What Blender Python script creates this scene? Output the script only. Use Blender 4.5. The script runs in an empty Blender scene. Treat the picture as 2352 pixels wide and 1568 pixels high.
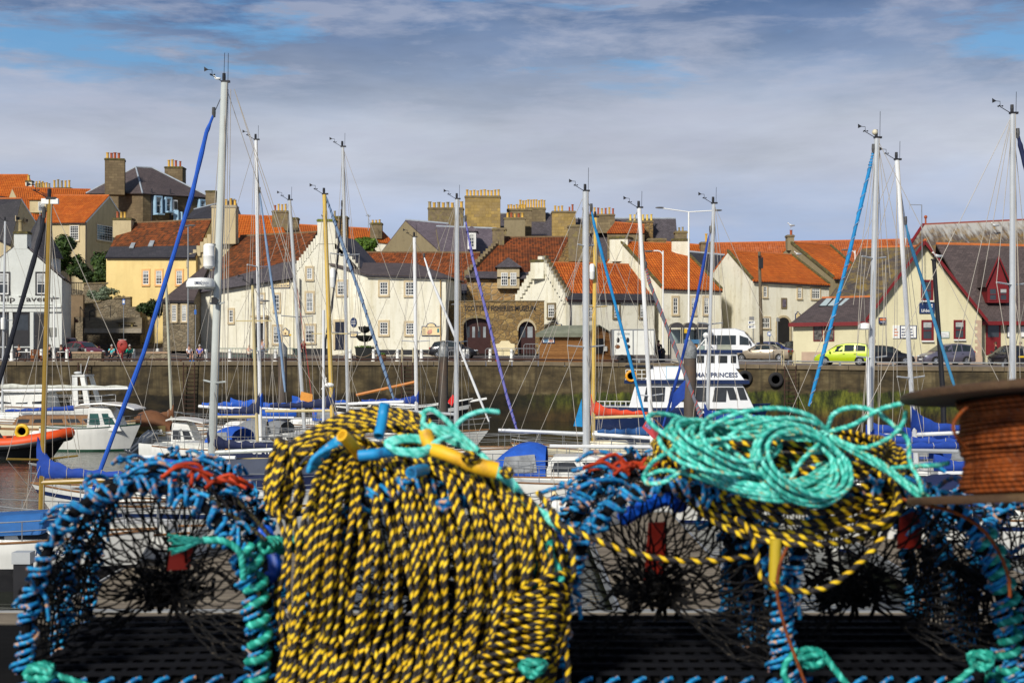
import bpy, bmesh, math, random
import numpy as np
from mathutils import Vector, Matrix
random.seed(7); RR=random.Random(11)
F=3500.; CX=1176.; CY=784.; CZ=6.05
R=math.radians
def P(x,y,d): return Vector(((x-CX)*d/F, d, CZ-(y-CY)*d/F))
def D(y,z): return (CZ-z)*F/(y-CY)
def V(*a): return Vector(a)
scene=bpy.context.scene
col=scene.collection
OFF={}
def off(o):
    return OFF.get(o.name, Vector((0,0,0))) if o is not None else Vector((0,0,0))
def tag(o,label=None,cat=None,group=None,kind=None):
    if label: o['label']=label
    if cat: o['category']=cat
    if group: o['group']=group
    if kind: o['kind']=kind
    return o
def thing(name,label,cat,loc=(0,0,0),group=None,rz=0):
    o=bpy.data.objects.new(name,None); o.empty_display_size=.3
    o.location=loc; o.rotation_euler=(0,0,rz); col.objects.link(o)
    OFF[o.name]=Vector(loc) if rz==0 else Vector((0,0,0))
    return tag(o,label,cat,group)
def dup(o,loc=None,rz=None,label=None,parent=None,group=None):
    c=o.copy(); col.objects.link(c)
    if parent is not None: c.parent=parent
    for ch in list(o.children): dup(ch,parent=c)
    if loc is not None: c.location=loc
    if rz is not None: c.rotation_euler=(0,0,rz)
    if label: c['label']=label
    if group: c['group']=group
    return c
class MB:
    def __init__(s,T=None): s.v=[];s.f=[];s.m=[];s.T=T;s.mi=0
    def add(s,vs,fs,mi=None):
        b=len(s.v); T=s.T
        for p in vs:
            p=Vector(p); s.v.append(T@p if T is not None else p)
        mi=s.mi if mi is None else mi
        for f in fs: s.f.append([i+b for i in f]); s.m.append(mi)
        return s
    def poly(s,pts,mi=None): return s.add(pts,[list(range(len(pts)))],mi)
    def obox(s,o,a,b,c,mi=None):
        o,a,b,c=Vector(o),Vector(a),Vector(b),Vector(c)
        if a.cross(b).dot(c)<0: o,a=o+a,-a
        vs=[o,o+a,o+a+b,o+b,o+c,o+a+c,o+a+b+c,o+b+c]
        return s.add(vs,[(3,2,1,0),(4,5,6,7),(0,1,5,4),(1,2,6,5),(2,3,7,6),(3,0,4,7)],mi)
    def box(s,x0,y0,z0,x1,y1,z1,mi=None): return s.obox((x0,y0,z0),(x1-x0,0,0),(0,y1-y0,0),(0,0,z1-z0),mi)
    def prism(s,pts,ext,mi=None):
        pts=[Vector(p) for p in pts]; ext=Vector(ext); n=len(pts)
        nn=Vector((0,0,0))
        for i in range(n): nn+= (pts[i]-pts[0]).cross(pts[(i+1)%n]-pts[0])
        if nn.dot(ext)<0: pts=pts[::-1]
        vs=pts+[p+ext for p in pts]
        fs=[list(range(n))[::-1],[n+i for i in range(n)]]
        for i in range(n):
            j=(i+1)%n; fs.append([i,j,n+j,n+i])
        return s.add(vs,fs,mi)
    def tube(s,pts,r,n=6,mi=None,cap=True,sx=1.):
        pts=[Vector(p) for p in pts]; m=len(pts)
        rs=r if isinstance(r,(list,tuple)) else [r]*m
        if len(rs)==2 and m>2: rs=[rs[0]+(rs[1]-rs[0])*i/(m-1) for i in range(m)]
        vs=[];fs=[]; up=None
        for i,p in enumerate(pts):
            t=(pts[min(i+1,m-1)]-pts[max(i-1,0)])
            if t.length<1e-9: t=Vector((0,0,1))
            t.normalize()
            if up is None:
                up=Vector((0,0,1)) if abs(t.z)<.9 else Vector((1,0,0))
            a=up-t*up.dot(t)
            if a.length<1e-6: a=t.orthogonal()
            a.normalize(); b=t.cross(a); up=a
            for k in range(n):
                q=2*math.pi*k/n
                vs.append(p+(a*math.cos(q)+b*math.sin(q)*sx)*rs[i])
        for i in range(m-1):
            for k in range(n):
                l=(k+1)%n; fs.append([i*n+k,i*n+l,(i+1)*n+l,(i+1)*n+k])
        if cap: fs.append(list(range(n))[::-1]); fs.append([(m-1)*n+k for k in range(n)])
        return s.add(vs,fs,mi)
    def lathe(s,prof,c,axis=(0,0,1),n=16,mi=None):
        c=Vector(c); ax=Vector(axis).normalized(); a=ax.orthogonal().normalized(); b=ax.cross(a)
        vs=[];fs=[];m=len(prof)
        for r,z in prof:
            for k in range(n):
                q=2*math.pi*k/n; vs.append(c+ax*z+(a*math.cos(q)+b*math.sin(q))*max(r,1e-4))
        for i in range(m-1):
            for k in range(n):
                l=(k+1)%n; fs.append([i*n+k,i*n+l,(i+1)*n+l,(i+1)*n+k])
        if prof[0][0]>1e-3: fs.append(list(range(n))[::-1])
        if prof[-1][0]>1e-3: fs.append([(m-1)*n+k for k in range(n)])
        return s.add(vs,fs,mi)
    def ell(s,c,rx,ry,rz,n=12,mi=None,T=None):
        c=Vector(c); vs=[];fs=[]; m=max(4,n//2)
        for i in range(m+1):
            th=math.pi*i/m
            for k in range(n):
                q=2*math.pi*k/n
                p=Vector((rx*math.sin(th)*math.cos(q),ry*math.sin(th)*math.sin(q),rz*math.cos(th)))
                if T is not None: p=T@p
                vs.append(c+p)
        for i in range(m):
            for k in range(n):
                l=(k+1)%n; fs.append([(i+1)*n+k,(i+1)*n+l,i*n+l,i*n+k])
        return s.add(vs,fs,mi)
    def loft(s,rings,closed=True,mi=None,caps=True,mis=None):
        n=len(rings[0]); vs=[p for r in rings for p in r]
        b=len(s.v)
        for p in vs:
            p=Vector(p); s.v.append(s.T@p if s.T is not None else p)
        K=n if closed else n-1
        for i in range(len(rings)-1):
            for k in range(K):
                l=(k+1)%n; s.f.append([b+i*n+k,b+i*n+l,b+(i+1)*n+l,b+(i+1)*n+k])
                s.m.append(mis[k] if mis else (s.mi if mi is None else mi))
        if caps:
            for r,rev in ((0,True),(len(rings)-1,False)):
                f=[b+r*n+k for k in range(n)]
                if rev: f=f[::-1]
                s.f.append(f); s.m.append(mis[n//2] if mis else (s.mi if mi is None else mi))
        return s
    def build(s,name,mats,parent=None,smooth=False,uv=False,label=None,bevel=0):
        if not isinstance(mats,(list,tuple)): mats=[mats]
        o_=off(parent)
        me=bpy.data.meshes.new(name)
        me.from_pydata([tuple(p-o_) for p in s.v],[],s.f)
        for m in mats: me.materials.append(m)
        me.polygons.foreach_set('material_index',s.m)
        if smooth: me.polygons.foreach_set('use_smooth',[True]*len(s.f))
        if uv:
            ul=me.uv_layers.new(name='UVMap'); dat=[0.]*(2*len(me.loops))
            Z=Vector((0,0,1))
            for p in me.polygons:
                n=p.normal
                u=Z.cross(n)
                if u.length<.05: u=Vector((1,0,0))
                u.normalize()
                if u.x<0: u=-u
                v=n.cross(u); 
                if v.z<0: v=-v
                for li in p.loop_indices:
                    c=me.vertices[me.loops[li].vertex_index].co+o_
                    dat[2*li]=c.dot(u); dat[2*li+1]=c.dot(v)
            ul.data.foreach_set('uv',dat)
        me.update()
        ob=bpy.data.objects.new(name,me); col.objects.link(ob)
        if smooth:
            try: me.set_sharp_from_angle(angle=R(38))
            except Exception: pass
        if parent is not None: ob.parent=parent
        OFF[ob.name]=o_
        if label: ob['label']=label
        if bevel:
            bm_=ob.modifiers.new('bevel','BEVEL'); bm_.width=bevel; bm_.segments=2; bm_.limit_method='ANGLE'
        return ob
def solo(mb,name,mats,label,cat,group=None,**k):
    o=mb.build(name,mats,None,**k); return tag(o,label,cat,group)
_tc={}
def text_geo(st,ext=0.):
    key=(st,ext)
    if key in _tc: return _tc[key]
    cu=bpy.data.curves.new('txt','FONT'); cu.body=st; cu.size=1; cu.align_x='CENTER'; cu.resolution_u=2; cu.extrude=ext; cu.offset=.018
    ob=bpy.data.objects.new('txt',cu); col.objects.link(ob)
    dg=bpy.context.evaluated_depsgraph_get(); dg.update()
    me=ob.evaluated_get(dg).to_mesh()
    vs=[v.co.copy() for v in me.vertices]; fs=[list(p.vertices) for p in me.polygons]
    xs=[v.x for v in vs]; ys=[v.y for v in vs]
    bb=(min(xs),max(xs),min(ys),max(ys))
    ob.evaluated_get(dg).to_mesh_clear(); bpy.data.objects.remove(ob); bpy.data.curves.remove(cu)
    _tc[key]=(vs,fs,bb); return _tc[key]
def text(mb,st,o,u,v,w,h,mi=None,ext=0.,shear=0.):
    """fit text in the parallelogram at o (lower left), u,v unit dirs, width w, height h"""
    vs,fs,bb=text_geo(st,ext); o=Vector(o);u=Vector(u);v=Vector(v); n=u.cross(v)
    sx=w/(bb[1]-bb[0]); sy=h/(bb[3]-bb[2])
    mb.add([o+u*((p.x-bb[0])*sx+shear*(p.y-bb[2])*sy)+v*((p.y-bb[2])*sy)+n*(p.z*sy) for p in vs],fs,mi)
# ---------------------------------------------------------------- materials
def nt(m):
    m.use_nodes=True; t=m.node_tree; t.nodes.clear(); return t
def nd(t,typ,**k):
    n=t.nodes.new(typ)
    for a,b in k.items():
        if a[0]=='_': n.inputs[a[1:].replace('_',' ')].default_value=b
        else: setattr(n,a,b)
    return n
def c4(c): return (c[0],c[1],c[2],1)
def math_(t,op,a,b=None,c=None):
    n=t.nodes.new('ShaderNodeMath'); n.operation=op
    for i,x in enumerate((a,b,c)):
        if x is None: continue
        if hasattr(x,'links'): t.links.new(x,n.inputs[i])
        else: n.inputs[i].default_value=x
    return n.outputs[0]
def mixc(t,f,a,b,bt='MIX'):
    n=t.nodes.new('ShaderNodeMix'); n.data_type='RGBA'; n.blend_type=bt
    for i,x in ((0,f),(6,a),(7,b)):
        if hasattr(x,'links'): t.links.new(x,n.inputs[i])
        else: n.inputs[i].default_value=x if i==0 else c4(x)
    return n.outputs[2]
def noise(t,co,scale,detail=3,rough=.55,dist=0.):
    n=t.nodes.new('ShaderNodeTexNoise'); n.inputs['Scale'].default_value=scale; n.inputs['Detail'].default_value=detail
    n.inputs['Roughness'].default_value=rough; n.inputs['Distortion'].default_value=dist
    if co is not None: t.links.new(co,n.inputs['Vector'])
    return n.outputs[0]
def ramp(t,f,stops,interp='LINEAR'):
    n=t.nodes.new('ShaderNodeValToRGB'); e=n.color_ramp.elements; n.color_ramp.interpolation=interp
    while len(e)<len(stops): e.new(.5)
    for i,(p,c) in enumerate(stops):
        e[i].position=p; e[i].color=c4(c) if not isinstance(c,(int,float)) else (c,c,c,1)
    t.links.new(f,n.inputs[0]); return n.outputs[0]
def mapping(t,co,scale=(1,1,1),rot=(0,0,0),loc=(0,0,0)):
    n=t.nodes.new('ShaderNodeMapping'); n.inputs['Scale'].default_value=scale; n.inputs['Rotation'].default_value=rot; n.inputs['Location'].default_value=loc
    t.links.new(co,n.inputs[0]); return n.outputs[0]
def world_pos(t): return t.nodes.new('ShaderNodeNewGeometry').outputs['Position']
def uvc(t): return t.nodes.new('ShaderNodeTexCoord').outputs['UV']
def objc(t): return t.nodes.new('ShaderNodeTexCoord').outputs['Object']
def bump(t,h,strength=.5,dist=.02,nrm=None):
    n=t.nodes.new('ShaderNodeBump'); n.inputs['Strength'].default_value=strength; n.inputs['Distance'].default_value=dist
    t.links.new(h,n.inputs['Height'])
    if nrm is not None: t.links.new(nrm,n.inputs['Normal'])
    return n.outputs[0]
def fin(t,colr,rough=.7,metal=0.,nrm=None,coat=0.,spec=.5,trans=0.,ior=1.45,sheen=0.):
    b=t.nodes.new('ShaderNodeBsdfPrincipled'); o=t.nodes.new('ShaderNodeOutputMaterial')
    if hasattr(colr,'links'): t.links.new(colr,b.inputs['Base Color'])
    else: b.inputs['Base Color'].default_value=c4(colr)
    if hasattr(rough,'links'): t.links.new(rough,b.inputs['Roughness'])
    else: b.inputs['Roughness'].default_value=rough
    b.inputs['Metallic'].default_value=metal; b.inputs['Coat Weight'].default_value=coat
    b.inputs['Specular IOR Level'].default_value=spec; b.inputs['Transmission Weight'].default_value=trans; b.inputs['IOR'].default_value=ior
    b.inputs['Coat Roughness'].default_value=.05
    if nrm is not None: t.links.new(nrm,b.inputs['Normal'])
    t.links.new(b.outputs[0],o.inputs[0]); return b
def sc(c,f): return tuple(max(0,x*f) for x in c)
_mc={}
def M(name,c=(.5,.5,.5),rough=.6,var=.12,scale=2.,bmp=0.,bs=30.,metal=0.,coat=0.,spec=.5,c2=None,c2s=1.,streak=0.):
    if name in _mc: return _mc[name]
    m=bpy.data.materials.new(name); t=nt(m); co=objc(t)
    f=noise(t,co,scale,4,.6)
    cc=mixc(t,ramp(t,f,[(.3,0.),(.7,1.)]),sc(c,1-var),sc(c,1+var))
    if c2: cc=mixc(t,ramp(t,noise(t,co,c2s,5,.65),[(.5,0.),(.72,1.)]),cc,c2)
    if streak:
        s=noise(t,mapping(t,co,(3,3,.25)),1.2,4,.6)
        cc=mixc(t,ramp(t,s,[(.45,0.),(.8,streak)]),cc,sc(c,.45))
    nr=bump(t,noise(t,co,bs,3),bmp,.02) if bmp else None
    rf=math_(t,'ADD',math_(t,'MULTIPLY',f,.2),rough-.1)
    fin(t,cc,rf,metal,nr,coat,spec); _mc[name]=m; return m
def harl(name,c,stain=(.45,.38,.2),amt=.35):
    m=bpy.data.materials.new(name); t=nt(m); co=world_pos(t)
    cc=mixc(t,ramp(t,noise(t,co,.35,5,.6),[(.35,0.),(.7,1.)]),sc(c,.9),sc(c,1.04))
    s=noise(t,mapping(t,co,(1.6,1.6,.18)),1.1,5,.65)
    cc=mixc(t,ramp(t,s,[(.46,0.),(.72,amt)]),cc,stain)
    cc=mixc(t,ramp(t,noise(t,co,1.8,6,.7),[(.54,0.),(.70,amt*.7)]),cc,sc(stain,.7))
    fin(t,cc,.85,nrm=bump(t,noise(t,co,22,3,.7),.5,.03),spec=.3); return m
def rubble(name,cols,sc_=2.6,mort=(.32,.27,.2),sq=1.):
    m=bpy.data.materials.new(name); t=nt(m); co=world_pos(t)
    cm=mapping(t,co,(1,1,1.5*sq))
    wob=t.nodes.new('ShaderNodeVectorMath'); wob.operation='ADD'
    nz=t.nodes.new('ShaderNodeTexNoise'); nz.inputs['Scale'].default_value=1.5; t.links.new(cm,nz.inputs['Vector'])
    k=t.nodes.new('ShaderNodeVectorMath'); k.operation='SCALE'; k.inputs['Scale'].default_value=.35; t.links.new(nz.outputs[1],k.inputs[0])
    t.links.new(cm,wob.inputs[0]); t.links.new(k.outputs[0],wob.inputs[1])
    vo=nd(t,'ShaderNodeTexVoronoi',_Scale=sc_); t.links.new(wob.outputs[0],vo.inputs['Vector'])
    ve=nd(t,'ShaderNodeTexVoronoi',_Scale=sc_,feature='DISTANCE_TO_EDGE'); t.links.new(wob.outputs[0],ve.inputs['Vector'])
    sp=t.nodes.new('ShaderNodeSeparateColor'); t.links.new(vo.outputs['Color'],sp.inputs[0])
    n=len(cols); cc=ramp(t,sp.outputs[0],[(i/max(1,n-1),c) for i,c in enumerate(cols)])
    cc=mixc(t,.35,cc,ramp(t,noise(t,co,7,4),[(.3,sc(cols[0],.5)),(.7,sc(cols[-1],1.1))]))
    e=ramp(t,ve.outputs['Distance'],[(.0,0.),(.09,1.)])
    cc=mixc(t,e,mort,cc)
    cc=mixc(t,ramp(t,noise(t,co,.4,5,.6),[(.5,0.),(.75,.5)]),cc,sc(cols[0],.35))
    fin(t,cc,.9,nrm=bump(t,e,.8,.06),spec=.25); return m
def ashlar(name,c,c2,w=.6,h=.3):
    m=bpy.data.materials.new(name); t=nt(m); co=uvc(t)
    b=nd(t,'ShaderNodeTexBrick',_Scale=1.,_Mortar_Size=.02,_Brick_Width=w,_Row_Height=h,_Color1=c4(c),_Color2=c4(c2),_Mortar=c4(sc(c,.45))); t.links.new(co,b.inputs['Vector'])
    wp=world_pos(t)
    cc=mixc(t,ramp(t,noise(t,wp,.9,5,.65),[(.4,0.),(.7,.8)]),b.outputs[0],sc(c,.35))
    cc=mixc(t,.3,cc,ramp(t,noise(t,wp,6,4),[(.3,sc(c,.5)),(.7,sc(c2,1.2))]))
    fin(t,cc,.9,nrm=bump(t,b.outputs['Fac'],-.5,.03),spec=.25); return m
def pantile(name,ca,cb,moss=(.12,.09,.02),mossamt=.35,row=.34,colw=.26,var=1.,dark=.45):
    m=bpy.data.materials.new(name); t=nt(m); co=uvc(t)
    s=t.nodes.new('ShaderNodeSeparateXYZ'); t.links.new(co,s.inputs[0])
    u=math_(t,'DIVIDE',s.outputs[0],colw); v=math_(t,'DIVIDE',s.outputs[1],row)
    fu=math_(t,'FLOOR',u); fv=math_(t,'FLOOR',v)
    cb_=t.nodes.new('ShaderNodeCombineXYZ'); t.links.new(fu,cb_.inputs[0]); t.links.new(fv,cb_.inputs[1])
    w=t.nodes.new('ShaderNodeTexWhiteNoise'); w.noise_dimensions='2D'; t.links.new(cb_.outputs[0],w.inputs['Vector'])
    base=mixc(t,ramp(t,w.outputs[0],[(.5-.5*var,0.),(.5+.5*var,1.)]),ca,cb)
    wp=world_pos(t)
    base=mixc(t,ramp(t,noise(t,wp,.5,5,.6),[(.35,0.),(.7,.6)]),base,sc(ca,.6))
    base=mixc(t,ramp(t,noise(t,wp,1.7,6,.7),[(.52,0.),(.7,mossamt)]),base,moss)
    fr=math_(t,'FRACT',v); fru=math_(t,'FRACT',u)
    lap_shade=ramp(t,fr,[(0.,1.),(.1,1.),(.2,0.),(1.,0.)])
    base=mixc(t,math_(t,'MULTIPLY',lap_shade,dark),base,sc(ca,.2))  # painted shade: lower edge of each tile row darkened in the colour
    hu=math_(t,'SINE',math_(t,'MULTIPLY',u,2*math.pi))
    h=math_(t,'ADD',math_(t,'MULTIPLY',hu,.5),math_(t,'MULTIPLY',math_(t,'SUBTRACT',1.,fr),1.2))
    h=math_(t,'ADD',h,math_(t,'MULTIPLY',w.outputs[0],.5))
    fin(t,base,.75,nrm=bump(t,h,1.,.05),spec=.3); return m
def slate(name,c,c2,row=.22,w=.3,lich=(.25,.17,.03),la=.0,guano=None):
    m=bpy.data.materials.new(name); t=nt(m); co=uvc(t)
    b=nd(t,'ShaderNodeTexBrick',_Scale=1.,_Mortar_Size=.012,_Brick_Width=w,_Row_Height=row,_Color1=c4(c),_Color2=c4(c2),_Mortar=c4(sc(c,.3))); t.links.new(co,b.inputs['Vector'])
    wp=world_pos(t)
    cc=mixc(t,ramp(t,noise(t,wp,.6,5,.6),[(.35,0.),(.7,.6)]),b.outputs[0],sc(c,.6))
    if la: cc=mixc(t,ramp(t,noise(t,wp,1.1,7,.72),[(.45,0.),(.62,la)]),cc,lich)
    if guano:
        z=t.nodes.new('ShaderNodeSeparateXYZ'); t.links.new(wp,z.inputs[0])
        g=ramp(t,math_(t,'ADD',math_(t,'MULTIPLY',math_(t,'SUBTRACT',z.outputs[2],guano[0]),1/guano[1]),math_(t,'MULTIPLY',math_(t,'SUBTRACT',noise(t,mapping(t,wp,(2.5,.3,.3)),1.6,5,.6),.5),1.6)),[(.35,0.),(.8,.85)])
        cc=mixc(t,g,cc,(.5,.5,.47))
    cc=mixc(t,.25,cc,ramp(t,noise(t,wp,9,3),[(.3,sc(c,.4)),(.7,sc(c2,1.3))]))
    fin(t,cc,.6,nrm=bump(t,b.outputs['Fac'],-.6,.03),spec=.4); return m
def planks(name,c,c2,wd=.14,axis=0,rough=.75,dark=.3):
    m=bpy.data.materials.new(name); t=nt(m); co=objc(t)
    s=t.nodes.new('ShaderNodeSeparateXYZ'); t.links.new(co,s.inputs[0])
    v=math_(t,'DIVIDE',s.outputs[axis],wd); fl=math_(t,'FLOOR',v); fr=math_(t,'FRACT',v)
    w=t.nodes.new('ShaderNodeTexWhiteNoise'); w.noise_dimensions='1D'; t.links.new(fl,w.inputs['W'])
    base=mixc(t,w.outputs[0],c,c2)
    sc3=[1.2]*3; sc3[axis]=14
    base=mixc(t,ramp(t,noise(t,mapping(t,co,tuple(sc3)),2,4,.6),[(.4,0.),(.7,.6)]),base,sc(c,.5))
    g=ramp(t,fr,[(0.,0.),(.06,0.),(.12,1.),(1.,1.)])
    base=mixc(t,g,sc(c,dark),base)
    fin(t,base,rough,nrm=bump(t,g,.6,.01),spec=.3); return m
def glassm(name,c=(.03,.035,.04),rough=.08,spec=.6):
    m=bpy.data.materials.new(name); t=nt(m)
    fin(t,mixc(t,noise(t,objc(t),1.5,3),sc(c,.4),sc(c,2.)),rough,spec=spec); return m
# ================================================================ camera, light, sky
cam=bpy.data.cameras.new('camera'); co_=bpy.data.objects.new('camera',cam); col.objects.link(co_)
co_.location=(0,0,CZ); co_.rotation_euler=(R(90),0,0)
cam.sensor_width=36; cam.lens=36*F/2352; cam.clip_end=6000; cam.clip_start=.05
cam.dof.use_dof=True; cam.dof.focus_distance=62; cam.dof.aperture_fstop=8.5
scene.camera=co_
scene.view_settings.view_transform='Standard'; scene.view_settings.look='None'; scene.view_settings.exposure=0
SUN=Vector((-.40,-.72,.58)).normalized()
sl=bpy.data.lights.new('sun','SUN'); sl.energy=4.6; sl.angle=R(7); sl.color=(1,.95,.86)
so=bpy.data.objects.new('sun',sl); col.objects.link(so); so.rotation_euler=SUN.to_track_quat('Z','Y').to_euler(); so.location=(-30,-30,60)
w=bpy.data.worlds.new('World'); scene.world=w; w.use_nodes=True; t=w.node_tree; t.nodes.clear()
sky=t.nodes.new('ShaderNodeTexSky'); sky.sky_type='NISHITA'; sky.sun_disc=False
sky.sun_elevation=math.asin(SUN.z); sky.sun_rotation=math.atan2(SUN.x,SUN.y)
gen=t.nodes.new('ShaderNodeTexCoord').outputs['Generated']
sep=t.nodes.new('ShaderNodeSeparateXYZ'); t.links.new(gen,sep.inputs[0])
zz=math_(t,'ADD',math_(t,'MAXIMUM',sep.outputs[2],0.),.09)
cb=t.nodes.new('ShaderNodeCombineXYZ'); t.links.new(math_(t,'DIVIDE',sep.outputs[0],zz),cb.inputs[0]); t.links.new(math_(t,'DIVIDE',sep.outputs[1],zz),cb.inputs[1])
pc=cb.outputs[0]
n1=noise(t,mapping(t,gen,(2.6,2.6,13),(0,.10,0),(3.1,1.7,0)),1.6,9,.58,.15)
n2=noise(t,mapping(t,gen,(7,7,30),(0,-.06,0),(9.3,4.,0)),1.5,9,.62,.2)
n3=noise(t,mapping(t,gen,(2.,2.,7),(0,.05,0),(1.3,7.7,2.)),1.4,4,.5)
nb=noise(t,mapping(t,gen,(2.2,2.2,9),(0,.06,0)),1.6,6,.6,.4)
elev=math_(t,'ADD',sep.outputs[2],math_(t,'MULTIPLY',math_(t,'SUBTRACT',nb,.5),.06))
base=ramp(t,elev,[(0.,(.40,.52,.78)),(.06,(.38,.49,.74)),(.088,(.47,.55,.73)),(.118,(.62,.65,.73)),(.142,(.53,.57,.66)),(.176,(.27,.35,.50)),(.208,(.10,.18,.35)),(.4,(.07,.11,.20)),(1.,(.07,.10,.17))])
lowf=ramp(t,elev,[(.04,.25),(.12,1.)])
shade=mixc(t,lowf,(1,1,1),ramp(t,n1,[(.34,.80),(.5,1.),(.66,1.16)]))
cl=mixc(t,1.,base,shade,'MULTIPLY')
cl=mixc(t,math_(t,'MULTIPLY',ramp(t,n2,[(.46,0.),(.62,.5)]),lowf),cl,(.54,.56,.66))
cl=mixc(t,math_(t,'MULTIPLY',ramp(t,n3,[(.42,0.),(.66,.35)]),lowf),cl,mixc(t,1.,cl,(.60,.66,.82),'MULTIPLY'))
nl=noise(t,mapping(t,gen,(3.5,3.5,16),(0,.05,0)),1.5,6,.55,.5)
cl=mixc(t,math_(t,'MULTIPLY',ramp(t,nl,[(.44,0.),(.64,.65)]),ramp(t,elev,[(.0,1.),(.13,.2)])),cl,(.62,.62,.70))
gap=math_(t,'MULTIPLY',ramp(t,noise(t,mapping(t,gen,(3.4,3.4,21),(0,.07,0),(2.3,8.4,3.3)),1.5,8,.6,.15),[(.555,0.),(.64,.85)]),ramp(t,elev,[(.14,.0),(.18,1.)]))
blue=mixc(t,.3,(.09,.36,.72),mixc(t,1.,sky.outputs[0],(.1,.1,.1),'MULTIPLY'))
cl=mixc(t,gap,cl,blue)
mixs=t.nodes.new('ShaderNodeMix'); mixs.data_type='RGBA'; mixs.inputs[0].default_value=.93
t.links.new(sky.outputs[0],mixs.inputs[6])
cl10=mixc(t,1.,cl,(10,10,10),'MULTIPLY'); t.links.new(cl10,mixs.inputs[7])
bg=t.nodes.new('ShaderNodeBackground'); bg.inputs[1].default_value=.1
t.links.new(mixs.outputs[2],bg.inputs[0])
wo=t.nodes.new('ShaderNodeOutputWorld'); t.links.new(bg.outputs[0],wo.inputs[0])
# ================================================================ shared materials
W_HARL=harl('white_harl',(.76,.73,.60),amt=.5); W_HARL_=harl('cream_harl',(.74,.69,.49)); Y_HARL=harl('yellow_harl',(.76,.58,.25),(.5,.3,.1),.2)
C_HARL=harl('tan_harl',(.56,.46,.27),(.3,.24,.14)); G_HARL=harl('grey_brown_harl',(.27,.22,.13),(.15,.12,.07)); L_HARL=harl('lifeboat_harl',(.66,.61,.40),(.4,.35,.2),.2)
TAV=harl('tavern_white',(.62,.64,.60),(.4,.38,.3),.2)
RUB_Y=rubble('golden_rubble',[(.20,.11,.04),(.50,.32,.11),(.36,.20,.07),(.60,.42,.19),(.28,.15,.06)],1.7)
RUB_D=rubble('dark_rubble',[(.11,.07,.035),(.30,.19,.07),(.20,.12,.05),(.40,.27,.10)],1.9,(.2,.15,.09))
RUB_G=rubble('grey_rubble',[(.10,.08,.05),(.24,.19,.12),(.17,.13,.08),(.30,.25,.17)],2.2,(.2,.17,.12))
ASH=ashlar('yellow_ashlar',(.52,.35,.10),(.26,.19,.10),.7,.36); ASHG=ashlar('grey_ashlar',(.31,.24,.13),(.17,.13,.08),.6,.32); ASHV=ashlar('villa_ashlar',(.24,.18,.10),(.15,.11,.065),.7,.33)
STONE=M('dressed_stone',(.44,.36,.22),.85,.2,3,.3,20); STONED=M('weathered_stone',(.17,.13,.075),.9,.3,2.5,.5,14,c2=(.25,.2,.06),c2s=2); MARG=M('window_margin',(.52,.42,.26),.85,.12,3)
COPE=M('mossy_coping',(.09,.075,.03),.95,.35,3,.5,10,c2=(.2,.16,.02),c2s=3)
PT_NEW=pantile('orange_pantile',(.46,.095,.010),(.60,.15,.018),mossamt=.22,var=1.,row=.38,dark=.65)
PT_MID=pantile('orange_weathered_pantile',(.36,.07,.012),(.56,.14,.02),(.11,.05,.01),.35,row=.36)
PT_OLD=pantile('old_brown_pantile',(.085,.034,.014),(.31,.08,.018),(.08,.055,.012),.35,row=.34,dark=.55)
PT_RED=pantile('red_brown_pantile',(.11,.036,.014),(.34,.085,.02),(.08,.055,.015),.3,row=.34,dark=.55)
SL=slate('blue_grey_slate',(.06,.052,.058),(.11,.095,.105)); SLB=slate('brown_slate',(.065,.05,.048),(.12,.09,.085)); SLM=slate('mossy_slate',(.06,.05,.045),(.11,.09,.08),la=.9)
SLP=slate('purple_slate',(.10,.08,.095),(.16,.13,.15)); SLD=slate('dark_slate',(.03,.03,.036),(.055,.05,.058))
LEAD=M('lead_flashing',(.32,.36,.40),.6,.15); DRK=M('dark_paint',(.012,.012,.015),.5,.2); GUT=M('gutter_black',(.02,.018,.025),.4)
WP=M('white_paint',(.78,.78,.74),.5,.05); REDP=M('red_paint',(.16,.008,.010),.5,.1); BLUEP=M('pale_blue_paint',(.30,.46,.60),.7,.1)
GLASS=glassm('window_glass'); GLASSL=glassm('curtained_glass',(.22,.24,.25),.25); POTY=M('yellow_clay_pot',(.55,.33,.06),.8,.2); POTR=M('red_clay_pot',(.33,.08,.03),.8,.2); POTG=M('dull_clay_pot',(.28,.22,.11),.85,.25)
NAVY=M('navy_paint',(.012,.03,.10),.45,.1); CREAM=M('cream_board',(.72,.58,.32),.6,.08); BLK=M('black_letter',(.015,.012,.012),.6,.05)
ORRIDGE=M('orange_ridge_tile',(.46,.13,.03),.8,.2); MOSSR=M('mossy_ridge',(.16,.10,.05),.9,.3,4)
WOODBR=M('brown_wood',(.16,.06,.02),.6,.25,5); METAL=M('galvanised_metal',(.35,.36,.36),.45,.1,metal=.6); RUST=M('rusty_metal',(.05,.022,.014),.85,.3,6)
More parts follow.
